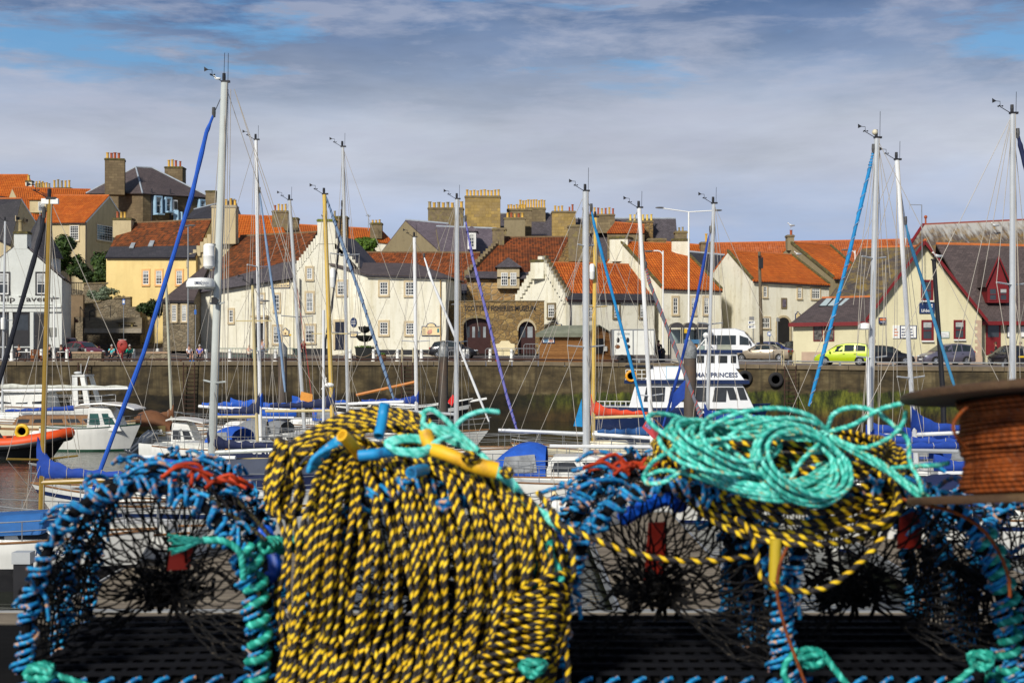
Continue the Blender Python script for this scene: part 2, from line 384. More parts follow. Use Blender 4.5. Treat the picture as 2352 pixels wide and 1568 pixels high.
# ================================================================ setting
def wall_d(X):
    if X<0: return 117.
    return 117.-12.*X/35.
def ztop(X): return 4.5-.22*min(1,max(0,(X-2)/25.))
def ss(a,b,x):
    x=min(1,max(0,(x-a)/(b-a))); return x*x*(3-2*x)
def gz(X,d):
    z=ztop(X)+max(0,d-122)*.028
    left=1-ss(-26,-12,X)
    z+=left*max(0,min(d,175)-137)*.06
    z+=max(0,min(d,212)-176)*.24
    return z
def at_ground(x,d,dz=0): 
    X=(x-CX)*d/F; return Vector((X,d,gz(X,d)+dz))
def groundmat():
    m=bpy.data.materials.new('asphalt_ground'); t=nt(m); wp=world_pos(t)
    c=mixc(t,ramp(t,noise(t,wp,.25,5,.6),[(.35,0.),(.7,1.)]),(.065,.058,.06),(.115,.10,.098))
    s=t.nodes.new('ShaderNodeSeparateXYZ'); t.links.new(wp,s.inputs[0])
    far=ramp(t,math_(t,'MULTIPLY',s.outputs[1],.001),[(.176,0.),(.182,1.)])
    c=mixc(t,far,c,ramp(t,noise(t,wp,.3,5),[(.4,(.03,.05,.015)),(.7,(.10,.11,.04))]))
    fin(t,c,.92,nrm=bump(t,noise(t,wp,14,3),.3,.02),spec=.25); return m
XS=[-900,-300,-120,-80]+list(np.arange(-60,61,2.5))+[80,120,300,900]; SS=[0,2,4,6,9,12,15,18,21,24,28,32,38,44,50,56,62,70,80,95,110,125,160,300,800,3500]
g=MB(); n=len(SS)
vs=[]; 
for X in XS:
    for s_ in SS:
        d=wall_d(max(-80,min(80,X)))+s_; vs.append((X,d,gz(X,d)))
fs=[[i*n+j,(i+1)*n+j,(i+1)*n+j+1,i*n+j+1] for i in range(len(XS)-1) for j in range(n-1)]
g.add(vs,fs); tag(g.build('ground',groundmat(),smooth=True),kind='structure')
# quay apron strip: concrete paving at the edge
def strip(name,mat,s0,s1,x0,x1,lift,step=2.):
    g=MB(); X=x0; pts=[]
    while X<=x1+1e-6:
        d=wall_d(X); pts.append(((X,d+s0,gz(X,d+s0)+lift),(X,d+s1,gz(X,d+s1)+lift))); X+=step
    for a,b in zip(pts,pts[1:]): g.poly([a[0],b[0],b[1],a[1]])
    return tag(g.build(name,mat),kind='structure')
PAVE=M('paving_concrete',(.24,.19,.15),.9,.2,1.5,.3,12,c2=(.12,.09,.07),c2s=.6)
strip('quay_pavement',PAVE,.5,5.2,-80,8,.004); strip('quay_road',M('quay_road_surface',(.16,.135,.125),.92,.2,.6,.3,16),1.2,14,8,80,.004)
LINE=M('road_line_paint',(.5,.48,.42),.8,.2,4)
# quay wall
def quaymat():
    m=bpy.data.materials.new('quay_wall_concrete'); t=nt(m); wp=world_pos(t)
    s=t.nodes.new('ShaderNodeSeparateXYZ'); t.links.new(wp,s.inputs[0]); X=s.outputs[0]; Z=s.outputs[2]
    nn=noise(t,mapping(t,wp,(.6,.6,1.2)),.9,6,.65); st=noise(t,mapping(t,wp,(2.2,2.2,.12)),1.2,5,.6)
    c=ramp(t,nn,[(.34,(.025,.019,.010)),(.5,(.075,.055,.026)),(.62,(.12,.092,.045)),(.74,(.19,.15,.08))])
    c=mixc(t,ramp(t,st,[(.45,0.),(.68,.8)]),c,(.025,.02,.012))
    c=mixc(t,ramp(t,Z,[(0,0.),(1,0.)]),c,c)
    # course line (horizontal lift joints)
    zl=math_(t,'FRACT',math_(t,'DIVIDE',Z,.62))
    c=mixc(t,ramp(t,zl,[(0.,.5),(.05,.5),(.09,0.),(1.,0.)]),c,(.045,.035,.02))
    # wet weed band
    k=math_(t,'ADD',Z,math_(t,'MULTIPLY',math_(t,'SUBTRACT',noise(t,wp,.7,6,.7),.5),1.3))
    k=math_(t,'ADD',k,math_(t,'MULTIPLY',math_(t,'MAXIMUM',math_(t,'SUBTRACT',X,-2.),0.),-.02))
    low=ramp(t,math_(t,'MULTIPLY',k,.2),[(.37,1.),(.41,0.)])
    rightm=ramp(t,math_(t,'MULTIPLY',math_(t,'ADD',X,50),.01),[(.50,0.),(.56,1.)])
    dark=mixc(t,ramp(t,nn,[(.4,0.),(.65,1.)]),(.008,.007,.005),(.03,.022,.010))
    gn=noise(t,mapping(t,wp,(1.2,1.2,.5)),1.3,7,.72)
    green=ramp(t,gn,[(.38,(.008,.010,.004)),(.5,(.04,.05,.008)),(.64,(.12,.13,.015)),(.75,(.17,.17,.04))])
    rust=ramp(t,gn,[(.38,(.012,.009,.004)),(.6,(.07,.04,.01)),(.75,(.14,.09,.03))])
    gr=mixc(t,ramp(t,math_(t,'MULTIPLY',Z,.2),[(.1,1.),(.3,0.)]),green,rust)
    lowc=mixc(t,rightm,dark,gr)
    c=mixc(t,low,c,lowc)
    fin(t,c,.8,nrm=bump(t,math_(t,'ADD',nn,zl),.6,.05),spec=.3); return m
QW=quaymat()
g=MB(); X=-110.
while X<110:
    X2=X+2; a=(X,wall_d(X)); b=(X2,wall_d(X2))
    g.poly([(a[0],a[1]-.35,-3),(b[0],b[1]-.35,-3),(b[0],b[1],ztop(X2)-.3),(a[0],a[1],ztop(X)-.3)])
    X=X2
tag(g.build('quay_wall',QW),kind='structure')
COPQ=M('quay_coping_stone',(.15,.115,.07),.9,.25,1.2,.4,8,c2=(.10,.08,.05),c2s=.7)
g=MB(); X=-110.
while X<110:
    X2=X+2.; a0=Vector((X+.015,wall_d(X)-.12,ztop(X)-.3)); b0=Vector((X2-.015,wall_d(X2)-.12,ztop(X2)-.3))
    g.obox(a0,b0-a0,(0,.85,0),(0,0,.31)); X=X2
tag(g.build('quay_coping',COPQ,bevel=.03),kind='structure')
# water
def watermat():
    m=bpy.data.materials.new('harbour_water'); t=nt(m); wp=world_pos(t)
    h1=noise(t,mapping(t,wp,(.9,2.2,1)),1.6,4,.6,.4); h2=noise(t,mapping(t,wp,(.25,.6,1)),1.,3,.5)
    h=math_(t,'ADD',math_(t,'MULTIPLY',h1,.6),h2)
    fin(t,mixc(t,h2,(.010,.013,.009),(.026,.030,.018)),.05,nrm=bump(t,h,.6,.06),spec=.6,ior=1.33); return m
g=MB(); g.poly([(-120,3,0),(120,3,0),(120,130,0),(-120,130,0)]); tag(g.build('water',watermat()),kind='structure')
# kerb and raised pavement along the left road, seen from the quay
KERB=M('kerb_stone',(.30,.26,.2),.9,.2,3)
BLIND=M('net_curtain',(.36,.37,.36),.9,.25,5)
# ================================================================ building helpers
def plane_of(a,b,c):
    n=(b-a).cross(c-a).normalized(); return (a,n)
def ray(pl,x,y):
    o,n=pl; dr=Vector(((x-CX)/F,1,-(y-CY)/F)); c=Vector((0,0,CZ)); k=(o-c).dot(n)/dr.dot(n); return c+dr*k
def basis(pl):
    o,n=pl
    if n.y>0: n=-n
    u=Vector((0,0,1)).cross(n).normalized(); 
    if u.x<0: u=-u
    v=Vector((0,0,1)); 
    return u,v,n
def rect(pl,x0,y0,x1,y1):
    """lower-left point, width, height, u, v, n in the plane for a pixel box"""
    u,v,n=basis(pl); a=ray(pl,x0,(y0+y1)/2); b=ray(pl,x1,(y0+y1)/2)
    xm=(x0+x1)/2; top=ray(pl,xm,y0); bot=ray(pl,xm,y1)
    w=(b-a).dot(u); o=Vector((a.x,a.y,bot.z)); return o,w,top.z-bot.z,u,v,n
def window(par,pl,x0,y0,x1,y1,cols=2,rows=4,marg=None,mw=.14,fm=None,gl=None,name='window',label=None,sill=True,out=.05):
    o,w,h,u,v,n=rect(pl,x0,y0,x1,y1); fm=fm or WP; gl=gl or GLASS
    g=MB(); t_=.07; fr=.055 if w<1.2 else .08
    def bar(a0,b0,a1,b1,z0=.0,z1=out): g.obox(o+u*a0+v*b0+n*z0,u*(a1-a0),v*(b1-b0),n*(z1-z0))
    bar(0,0,fr,h);bar(w-fr,0,w,h);bar(fr,0,w-fr,fr*1.3);bar(fr,h-fr,w-fr,h)
    if rows>1: bar(fr,h*.5-.03,w-fr,h*.5+.03,0,out+.01)
    for i in range(1,cols): 
        a=fr+(w-2*fr)*i/cols; bar(a-.016,fr*1.3,a+.016,h*.5-.03,.005,out-.01); bar(a-.016,h*.5+.03,a+.016,h-fr,.005,out-.01)
    for j in range(1,rows):
        if rows%2==0 and j==rows//2: continue
        b=h*j/rows; bar(fr,b-.016,w-fr,b+.016,.005,out-.014)
    wo_=g.build(name,fm,par,label=label)
    p=MB(); p.obox(o+u*fr*.5+v*fr*.5+n*.002,u*(w-fr),v*(h-fr),n*.018); p.build('pane',gl,wo_)
    k_=RR.random()
    if k_<.6 and rows>1 and w<2.2:
        p=MB(); hb=h*(.22+.3*k_); p.obox(o+u*fr+v*(h-fr-hb)+n*.021,u*(w-2*fr),v*hb,n*.006); p.build('blind',BLIND,wo_)
    if marg:
        s=MB(); m_=min(mw,.17); e=out+.02
        def sb(a0,b0,a1,b1,ee=e): s.obox(o+u*a0+v*b0,u*(a1-a0),v*(b1-b0),n*ee)
        sb(-m_,0,0,h); sb(w,0,w+m_,h); sb(-m_,h,w+m_,h+m_*1.15); sb(-m_,-m_*1.1,w+m_,0,e+.05)
        s.build('surround',marg,wo_)
    return wo_
def slab(g,pts,th,mi=None):
    a,b,c=pts[0],pts[1],pts[2]; n=(b-a).cross(c-a).normalized()
    if n.z<0: n=-n
    g.prism(pts,n*th,mi)
def house(name,label,E0,E1,R0,R1,wall,roof,cat='house',B0=None,B1=None,over=.2,zb=None,crow=None,gut=True,ridge=None,group=None,rt=.14,edge=None,hips=(0,0)):
    e0,e1,r0,r1=[P(*q) for q in (E0,E1,R0,R1)]
    e1.z=e1.z
    def back(e,r,B):
        if B is not None: return P(*B)
        return Vector((2*r.x-e.x,2*r.y-e.y,e.z))
    b0,b1=back(e0,r0,B0),back(e1,r1,B1)
    if zb is None: zb=min(gz(e0.x,e0.y),gz(e1.x,e1.y))-.6
    rt_=thing(name,label,cat,(e0.x,e0.y,zb),group)
    def dn(p): return Vector((p.x,p.y,zb))
    g=MB()
    g.poly([dn(e0),dn(e1),e1,e0]); g.poly([dn(e1),dn(b1),b1,r1,e1]); g.poly([dn(b0),dn(e0),e0,r0,b0]); g.poly([dn(b1),dn(b0),b0,b1])
    g.build('wall',wall,rt_,uv=True)
    g=MB()
    def ext(e,r,k): 
        d=(e-r); return e+d.normalized()*k
    ov=over
    f0,f1,c0,c1=ext(e0,r0,ov),ext(e1,r1,ov),ext(b0,r0,ov),ext(b1,r1,ov)
    up=Vector((0,0,.015))
    slab(g,[f0+up,f1+up,r1+up,r0+up],rt); slab(g,[c1+up,c0+up,r0+up,r1+up],rt)
    hip0=(r0-(e0+b0)/2); hip1=(r1-(e1+b1)/2)
    if hips[0]: slab(g,[c0+up,f0+up,r0+up],rt)
    if hips[1]: slab(g,[f1+up,c1+up,r1+up],rt)
    ro=g.build('roof',roof,rt_,uv=True)
    g=MB(); g.tube([r0+Vector((0,0,rt+.02)),r1+Vector((0,0,rt+.02))],.11,6); g.build('ridge_tiles',ridge or ORRIDGE,ro)
    if gut:
        g=MB(); g.tube([f0+Vector((0,-.06,-.03)),f1+Vector((0,-.06,-.03))],.07,6); 
        a=f0.lerp(f1,.97); g.build('gutter',GUT,rt_)
    if edge:
        for (p,q) in ((e0,r0),(e1,r1)):
            g=MB(); hd=(q-p); side=(e1-e0).normalized()
            g.obox(p-side*.12+Vector((0,0,rt*.6)),hd,side*.26,Vector((0,0,.2))); g.build('skew_stone',edge,rt_)
    R_={'root':rt_,'front':plane_of(e0,e1,dn(e0)),'left':plane_of(b0,e0,dn(e0)),'right':plane_of(e1,b1,dn(e1)),'roof':plane_of(e0,e1,r0),'pts':(e0,e1,r0,r1,b0,b1),'zb':zb}
    return R_
def crow(par,a,apex,nstep,mat,th=.34,wd=None,nrm=None):
    """stepped gable coping from eave point a up to the apex"""
    g=MB(); hx=Vector((apex.x-a.x,apex.y-a.y,0)); L=hx.length; hd=hx.normalized(); n=Vector((0,0,1)).cross(hd) if nrm is None else nrm
    run=L/nstep; rise=(apex.z-a.z)/nstep
    for i in range(nstep):
        o=Vector((a.x,a.y,a.z+rise*i-.35))+hd*(run*i)-n*(th/2)
        g.obox(o-hd*.0,hd*(run+.02 if i<nstep-1 else run),n*th,Vector((0,0,rise+.35+.28)))
    return g.build('crow_steps',mat,par)
def chimney(par,x0,x1,yt,yb,d,dep,mat,pots=(),cap=None,name='chimney',ang=0,uv=True,capo=.07,proud=0):
    """stack from pixel box; pots=[(x,ytop,wpx,mat)]"""
    a=P(x0,yb,d); b=P(x1,yt,d); w_=b.x-a.x; c=Vector(((a.x+b.x)/2,d+dep/2,0))
    Rm=Matrix.Rotation(ang,3,'Z')
    def bx(g,wx,wy,z0,z1): 
        o=c+Rm@Vector((-wx/2,-wy/2,0)); o.z=z0; g.obox(o,Rm@Vector((wx,0,0)),Rm@Vector((0,wy,0)),(0,0,z1-z0))
    g=MB(); hh=b.z-a.z; bx(g,w_,dep,a.z,b.z-.18)
    ch=g.build(name,mat,par,uv=uv)
    g=MB(); bx(g,w_+2*capo,dep+2*capo,b.z-.18,b.z-.02); bx(g,w_,dep,b.z-.02,b.z+.04)
    g.build('cap',cap or COPE,ch)
    for (x,y,wp,pm) in pots:
        p=P(x,y,d+dep/2); r=wp*.5*d/F; g=MB(); z0=b.z+.02; h=p.z-z0
        g.lathe([(r*.95,0),(r,.05*h),(r*.8,.12*h),(r*.72,.85*h),(r*.95,.87*h),(r*.95,.97*h),(r*.6,.98*h),(r*.55,.7*h)],(p.x,c.y,z0),n=10)
        g.build('chimney_pot',pm,ch,smooth=True)
    return ch
def pots(x0,x1,y,n,w,mats=(POTY,),jit=1.5):
    return [(x0+(x1-x0)*(i/(max(1,n-1))),y+RR.uniform(-jit,jit),w,mats[(i*7+i//2)%len(mats)]) for i in range(n)]
def signboard(par,pl,x0,y0,x1,y1,fm=NAVY,bm=CREAM,arch=False,name='sign',out=.08,bw=.06):
    o,w,h,u,v,n=rect(pl,x0,y0,x1,y1)
    def outline(k):
        if not arch: return [o+u*k+v*k,o+u*(w-k)+v*k,o+u*(w-k)+v*(h-k),o+u*k+v*(h-k)]
        hb=h*.74; pts=[o+u*k+v*k,o+u*(w-k)+v*k,o+u*(w-k)+v*(hb-k)]
        cx=w/2; rr=w*.26-k
        pts.append(o+u*(cx+rr)+v*(hb-k))
        for i in range(1,8): q=math.pi*i/8; pts.append(o+u*(cx+rr*math.cos(q))+v*(hb-k+(h-hb)*math.sin(q)))
        pts.append(o+u*(cx-rr)+v*(hb-k)); pts.append(o+u*k+v*(hb-k)); return pts
    g=MB(); g.prism(outline(0),n*out); s_=g.build(name,fm,par)
    g=MB(); pts=[p+n*out for p in outline(bw)]; g.prism(pts,n*.01); g.build('face',bm,s_)
    return s_,o+n*(out+.012),w,h,u,v,n
# ================================================================ buildings, left to right
def pot_list(*a): return list(a)
# --- tavern
tv=thing('tavern','white harled tavern with shopfront, gable chimney and black painted windows','tavern',(P(60,817,125).x,125,4.2))
d=125.; zb=4.0
al,ap,ar=P(-60,640,d),P(47,556,d),P(142,640,d); bk=Vector((-3,13,0))
g=MB(); dn=lambda p:Vector((p.x,p.y,zb))
g.poly([dn(al),dn(ar),ar,ap,al]); g.poly([dn(ar),dn(ar+bk),ar+bk,ar]); g.poly([dn(al+bk),dn(al),al,al+bk]); g.poly([dn(ar+bk),dn(al+bk),al+bk,ap+bk,ar+bk]); g.build('wall',TAV,tv)
g=MB(); slab(g,[ar+V(.1,.2,0),ar+bk,ap+bk,ap+V(0,.2,0)],.12); slab(g,[al+V(0,.2,0),al+bk,ap+bk,ap+V(0,.2,0)],.12); g.build('roof',SL,tv,uv=True)
chimney(tv,32,62,532,572,d-.02,1.1,TAV,[(47,505,12,POTG)],cap=COPE)
pl=(Vector((0,d,0)),Vector((0,-1,0)))
for (a,b,c_,e) in ((-22,628,20,676),(85,628,104,675)):
    window(tv,pl,a,b,c_,e,1,2,DRK,.12)
_,_,_,_,_,_,_=(0,)*7
s_,o,w_,h,u,v,n=signboard(tv,pl,-90,679,123,700,TAV,TAV,name='fascia_sign',out=.1,bw=.01)
g=MB(); a=ray(pl,-62,697); text(g,'The Ship Tavern',a+n*.13,u,v,(122+62)*d/F,.62); g.build('lettering',BLK,s_)
g=MB(); 
for (y0,y1,pr) in ((702,706,.3),(706,716,.18)):
    q=rect(pl,-90,y0,142,y1); g.obox(q[0],q[3]*q[1],q[4]*q[2],q[5]*pr)
g.build('cornice',TAV,tv)
for (a,b,c_,e) in ((-40,720,22,790),(31,720,67,790)):
    window(tv,pl,a,b,c_,e,1,1,DRK,.1,fm=DRK,name='shop_window'); 
    q=rect(pl,a+1,758,c_-1,789); g=MB(); g.obox(q[0]+q[5]*.03,q[3]*q[1],q[4]*q[2],q[5]*.03); g.build('stall_riser',DRK,tv)
q=rect(pl,80,720,101,815); g=MB(); g.obox(q[0],q[3]*q[1],q[4]*q[2],q[5]*.04); do=g.build('door',DRK,tv); g=MB(); g.ell(q[0]+q[3]*.12+q[4]*q[2]*.45+q[5]*.07,.04,.04,.04,8); g.build('handle',METAL,do)
for x in (26,74):
    q=rect(pl,x-4,716,x+4,815); g=MB(); g.obox(q[0],q[3]*q[1],q[4]*q[2],q[5]*.14); g.build('pilaster',TAV,tv)
q=rect(pl,-90,790,142,822); g=MB(); g.obox(q[0],q[3]*q[1],q[4]*q[2]*.75,q[5]*.06); g.build('plinth',DRK,tv)
q=rect(pl,113,752,129,772); g=MB(); g.obox(q[0],q[3]*q[1],q[4]*q[2],q[5]*.08); g.build('notice_case',M('notice',(.22,.22,.19),.5),tv)
# --- slate spire behind tavern
c=P(92,600,134); sp=thing('turret','round white turret with steep dark slate spire behind the tavern','turret',(c.x,134,4))
g=MB(); g.lathe([(1.75,-1),(1.75,P(0,592,134).z-4)],(c.x,134,4),n=20); g.build('wall',TAV,sp,smooth=True)
g=MB(); zt=P(90,492,134).z; z0=P(0,594,134).z; g.lathe([(2.0,0),(1.2,(zt-z0)*.4),(.0,zt-z0)],(c.x,134,z0),n=12); g.build('spire',SLD,sp,uv=True)
g=MB(); g.tube([(c.x,134,zt-.2),(c.x,134,zt+.8)],.04); g.build('finial',LEAD,sp)
# --- hill houses at top left
H=house('house','long orange pantiled cottage at the top left corner of the hill','X',0,0,0,0,0) if 0 else None
h=house('hill_house','topmost orange pantiled house at the left edge with small white chimney',(-80,440,222),(96,462,222),(-60,404,226),(65,404,226),W_HARL,PT_NEW)
chimney(h['root'],58,73,415,436,224,1,W_HARL,[(66,402,7,POTY)])
h=house('hill_house','orange pantiled house with corner dormer on the hill behind the pale cream one',(62,505,200),(262,512,204),(28,434,207),(208,438,211),C_HARL,PT_NEW)
# dormer
def dormer(par,x0,x1,ye,yr,yb,d,dep,wall,roof,wins,hip=.35,uvroof=True,gable=False,ridgem=None,fascia=None):
    a,b=P(x0,yb,d),P(x1,yb,d); ze=P(0,ye,d).z; zr=P(0,yr,d).z; cx=(a.x+b.x)/2
    g=MB(); g.box(a.x,d,a.z,b.x,d+dep,ze)
    if gable: g.prism([(a.x,d+.01,ze),(b.x,d+.01,ze),(cx,d+.01,zr-.05)],(0,dep*.9,0))
    dm=g.build('dormer',wall,par,uv=True)
    g=MB(); o_=.18; back=dep+1.2
    f0,f1,k0,k1=V(a.x-o_,d-o_,ze),V(b.x+o_,d-o_,ze),V(a.x-o_,d+back,ze),V(b.x+o_,d+back,ze)
    r0=V(cx,d-(o_ if gable else -(b.x-a.x)*hip),zr); r1=V(cx,d+back,zr)
    slab(g,[f0,k0,r1,r0],.08); slab(g,[f1,k1,r1,r0],.08)
    if not gable: slab(g,[f0,f1,r0],.08)
    g.build('dormer_roof',roof,dm,uv=True)
    if fascia:
        g=MB(); g.obox(f0+V(0,-.03,-.05),r0-f0,(0,.06,0),(0,0,.26)); g.obox(f1+V(0,-.03,-.05),r0-f1,(0,.06,0),(0,0,.26)); g.build('bargeboard',fascia,dm)
    pl=(V(0,d,0),V(0,-1,0))
    for wv in wins: window(dm,pl,*wv)
    return dm
dormer(h['root'],116,180,559-0,536,605,196,3,C_HARL,PT_NEW,[(153,569,175,602,2,4,MARG,.1)]) if 0 else dormer(h['root'],68,106,460,440,488,198,3,C_HARL,PT_NEW,[(88,464,102,484,3,4)])
chimney(h['root'],82,100,430,452,215,1,POTG,pots(84,98,416,3,5),cap=COPE)
for (x0,x1,n_,yt) in ((80,116,6,420),(122,162,5,413)):
    chimney(h['root'],x0,x1,431,450,214,1.2,ASHG,pots(x0+3,x1-3,yt,n_,6,(POTY,POTG)))
h=house('hill_house','cream harled house with orange pantiled roof and many-paned windows beside the trees',(98,511,180),(197,511,178),(125,452,186),(251,452,184.5),C_HARL,PT_NEW,edge=None,zb=8)
window(h['root'],h['front'],161,518,181,552,4,6,MARG); window(h['root'],h['right'],222,518,258,553,6,6,MARG)
q=h['pts']; g=MB(); g.tube([q[1]+V(.05,-.1,0),V(q[1].x,q[1].y-.1,9)],.06); g.build('downpipe',GUT,h['root'])
g=MB(); s1=(q[3]-q[1]); g.obox(q[1]+V(0,-.08,-.15),s1,(0,.06,0),(0,0,.22)); s2=q[5]-q[3]; g.obox(q[3]+V(0.05,-.08,-.1),s2,(0,.06,0),(0,0,.22)); g.build('bargeboard',WP,h['root'])
h=house('hill_house','grey harled house with dark slate roof and white bargeboard above the tavern',(-110,500,170),(25,560,170),(-90,460,173),(49,459,172.5),C_HARL,SLD,B1=(83,513,175),zb=8)
q=h['pts']; g=MB(); g.obox(q[1]+V(0,-.08,0),q[3]-q[1],(0,.06,0),(0,0,.2)); g.obox(q[3]+V(0,-.08,0),q[5]-q[3],(0,.06,0),(0,0,.2)); g.build('bargeboard',WP,h['root'])
window(h['root'],h['right'],57,503,63,510,1,1,MARG,.1,fm=DRK); window(h['root'],h['right'],36,498,44,506,1,1,MARG,.1,fm=DRK)
# --- villa
e0,e1=(207,447,196),(328,447,190); 
vl=thing('villa','grey stone villa with hipped slate roof and two tall chimney stacks on the hill','villa',tuple(P(328,520,190)))
A,B,Cc=P(206,446,200),P(328,447,190),P(475,456,197); Dd=A+(Cc-B); zb=16
r0,r1=P(312,386,199),P(350,388,200)
g=MB(); dn=lambda p:Vector((p.x,p.y,zb))
for p,q in ((A,B),(B,Cc),(Cc,Dd),(Dd,A)): g.poly([dn(p),dn(q),q,p])
g.build('wall',ASHV,vl,uv=True)
g=MB(); cen=(A+B+Cc+Dd)/4
ex=lambda p:p+(Vector((p.x-cen.x,p.y-cen.y,0)).normalized()*.5)
AA,BB,CC,DD=map(ex,(A,B,Cc,Dd))
slab(g,[AA,BB,r0],.12); slab(g,[BB,CC,r1,r0],.12); slab(g,[CC,DD,r1],.12); slab(g,[DD,AA,r0,r1],.12); ro=g.build('roof',SLB,vl,uv=True)
g=MB()
for p,q in ((BB,r0),(CC,r1),(AA,r0),(r0,r1)): g.tube([p+V(0,0,.15),q+V(0,0,.15)],.11)
g.build('lead_ridge',LEAD,ro)
chimney(vl,237,281,364,447,190.5,2.3,ASHV,[(247,350,8,POTY),(256,351,8,POTR),(264,350,8,POTR),(273,351,8,POTR)],ang=.2)
chimney(vl,378,419,383,440,203,2.2,ASHV,[(388,367,7,POTY),(396,366,7,POTY),(404,368,7,POTR),(414,370,6,POTR)])
plf=(B,(Cc-B).cross(V(0,0,1)))
for x0,y0,x1,y1 in ((353,454,364,491),(377,457,386,486),(455,462,465,480)): window(vl,plf,x0,y0,x1,y1,1,2,BLUEP,.35)
q=rect(plf,391,460,402,495); g=MB(); g.obox(q[0],q[3]*q[1],q[4]*q[2],q[5]*.06); do=g.build('door',WP,vl); g=MB(); g.obox(q[0]+q[3]*q[1]*.25+q[4]*q[2]*.4+q[5]*.06,q[3]*q[1]*.5,q[4]*q[2]*.5,q[5]*.02); g.build('door_pane',GLASS,do)
for x in (349,392):
    g=MB(); g.tube([ray(plf,x,434)+V(0,-.15,0),ray(plf,x,510)+V(0,-.15,0)],.09); g.build('downpipe',GUT,vl)
g=MB(); p0=ray(plf,401,483)+V(0,-.6,0)
for i,(x,y) in enumerate(((402,484),(411,488),(419,495),(428,501),(437,502))):
    a=ray(plf,x,y)+V(0,-.9,0); g.obox(a+V(0,0,-3),(.62,0,0),(0,.35,0),(0,0,3))
g.build('stair_parapet',BLUEP,vl)
h=house('outbuilding','low dark slate roofed wing right of the hill villa',(429,503,186),(560,512,186),(445,484,190),(540,460,192),C_HARL,SLD,gut=False,zb=16,ridge=LEAD)
chimney(h['root'],472,496,438,510,191,1.6,ASHG,cap=COPE)
h=house('hill_house','distant slate roofed house between the yacht masts',(600,560,190),(760,565,190),(640,539,195),(745,541,195),ASHG,SL,zb=14,gut=False,ridge=LEAD)
# --- yellow house
h=house('yellow_house','yellow harled house with old brown pantiled roof and small skylights',(244,590,150),(450,590,146),(281,517,155),(486,508,151),Y_HARL,PT_OLD,zb=5.,ridge=MOSSR,gut=True)
yh=h; q=h['pts']
# slate skirt at the eaves
def skirt(h,f,mat,lift=.17,t0=-.07):
    e0,e1,r0,r1=h['pts'][:4]; g=MB(); up=V(0,0,lift)
    a,b=e0.lerp(r0,t0),e1.lerp(r1,t0); c,d_=e1.lerp(r1,f),e0.lerp(r0,f); slab(g,[a+up,b+up,c+up,d_+up],.05); return g.build('slate_eaves_courses',mat,h['root'],uv=True)
skirt(h,.25,SLD)
for x in (329,359,406): window(h['root'],h['front'],x,622,x+13,653,3,4,M('peach_margin',(.72,.40,.16),.85,.1),.2)
for (x0,x1,y0,y1) in ((300,309,566,590-12),(343,353,561,574)):
    pl=h['roof']; a,b,c,d_=ray(pl,x0-3,y1),ray(pl,x1-2,y1),ray(pl,x1+3,y0),ray(pl,x0+3,y0); g=MB(); slab(g,[a+V(0,0,.3),b+V(0,0,.3),c+V(0,0,.3),d_+V(0,0,.3)],.1); g.build('skylight',GLASSL,h['root'])
chimney(h['root'],259,301,501,545,153,1.6,C_HARL,[(270,486,7,POTR),(279,487,7,POTY),(287,487,7,POTY)],cap=COPE)
# tall cream crow-stepped gable between yellow house and museum
h=thing('house','tall cream gable with broad chimney behind the largest mast','house',(P(500,680,147).x,147,6))
g=MB(); d=146.5; pts=[P(428,690,d),P(560,690,d),P(560,600,d),P(541,560,d),P(541,545,d),P(485,545,d),P(479,530,d),P(472,548,d),P(462,566,d),P(449,582,d),P(430,600,d)]
pts=[P(428,690,d),P(560,690,d),P(560,590,d),P(545,545,d),P(485,545,d),P(449,583,d),P(428,606,d)]
g.prism(pts,(0,7,0)); g.build('wall',C_HARL,h)
chimney(h,486,541,472,560,145.9,1.5,C_HARL,[(520,457,7,POTY),(530,455,8,POTY),(540,459,8,POTY),(513,460,7,POTG)],cap=M('pale_cap',(.36,.31,.22),.9))
crow(h,P(428,606,d),P(485,545,d),7,C_HARL,th=.4)
# bright orange roof behind
h=house('house','orange pantiled roof with round brown chimney between the two left masts',(545,545+20,165),(668,553+10,165),(532,497,170),(640,501,170),W_HARL,PT_NEW,zb=8,B1=(700,560,176))
chimney(h['root'],625,661,484,530,168,1.7,STONED,[(632,471,6,POTR),(640,468,6,POTY),(648,469,6,POTY),(656,468,6,POTY)],cap=STONED)
chimney(h['root'],664,684,500,540,172,1.3,ASHG,[(669,491,5,POTY)])
h=house('house','distant orange roof and moss topped chimney stack beyond the crow stepped gable',(675,535,178),(905,560,178),(680,519,181),(876,530,181),W_HARL,PT_NEW,zb=12,gut=False)
chimney(h['root'],850,877,512,548,178,1.3,ASHG,[(856,505,6,POTY),(864,505,6,POTY),(872,504,6,POTY)])
chimney(h['root'],766,797,497,570,152,1.6,RUB_D,[(769,484,6,POTG),(785,481,6,POTG)])
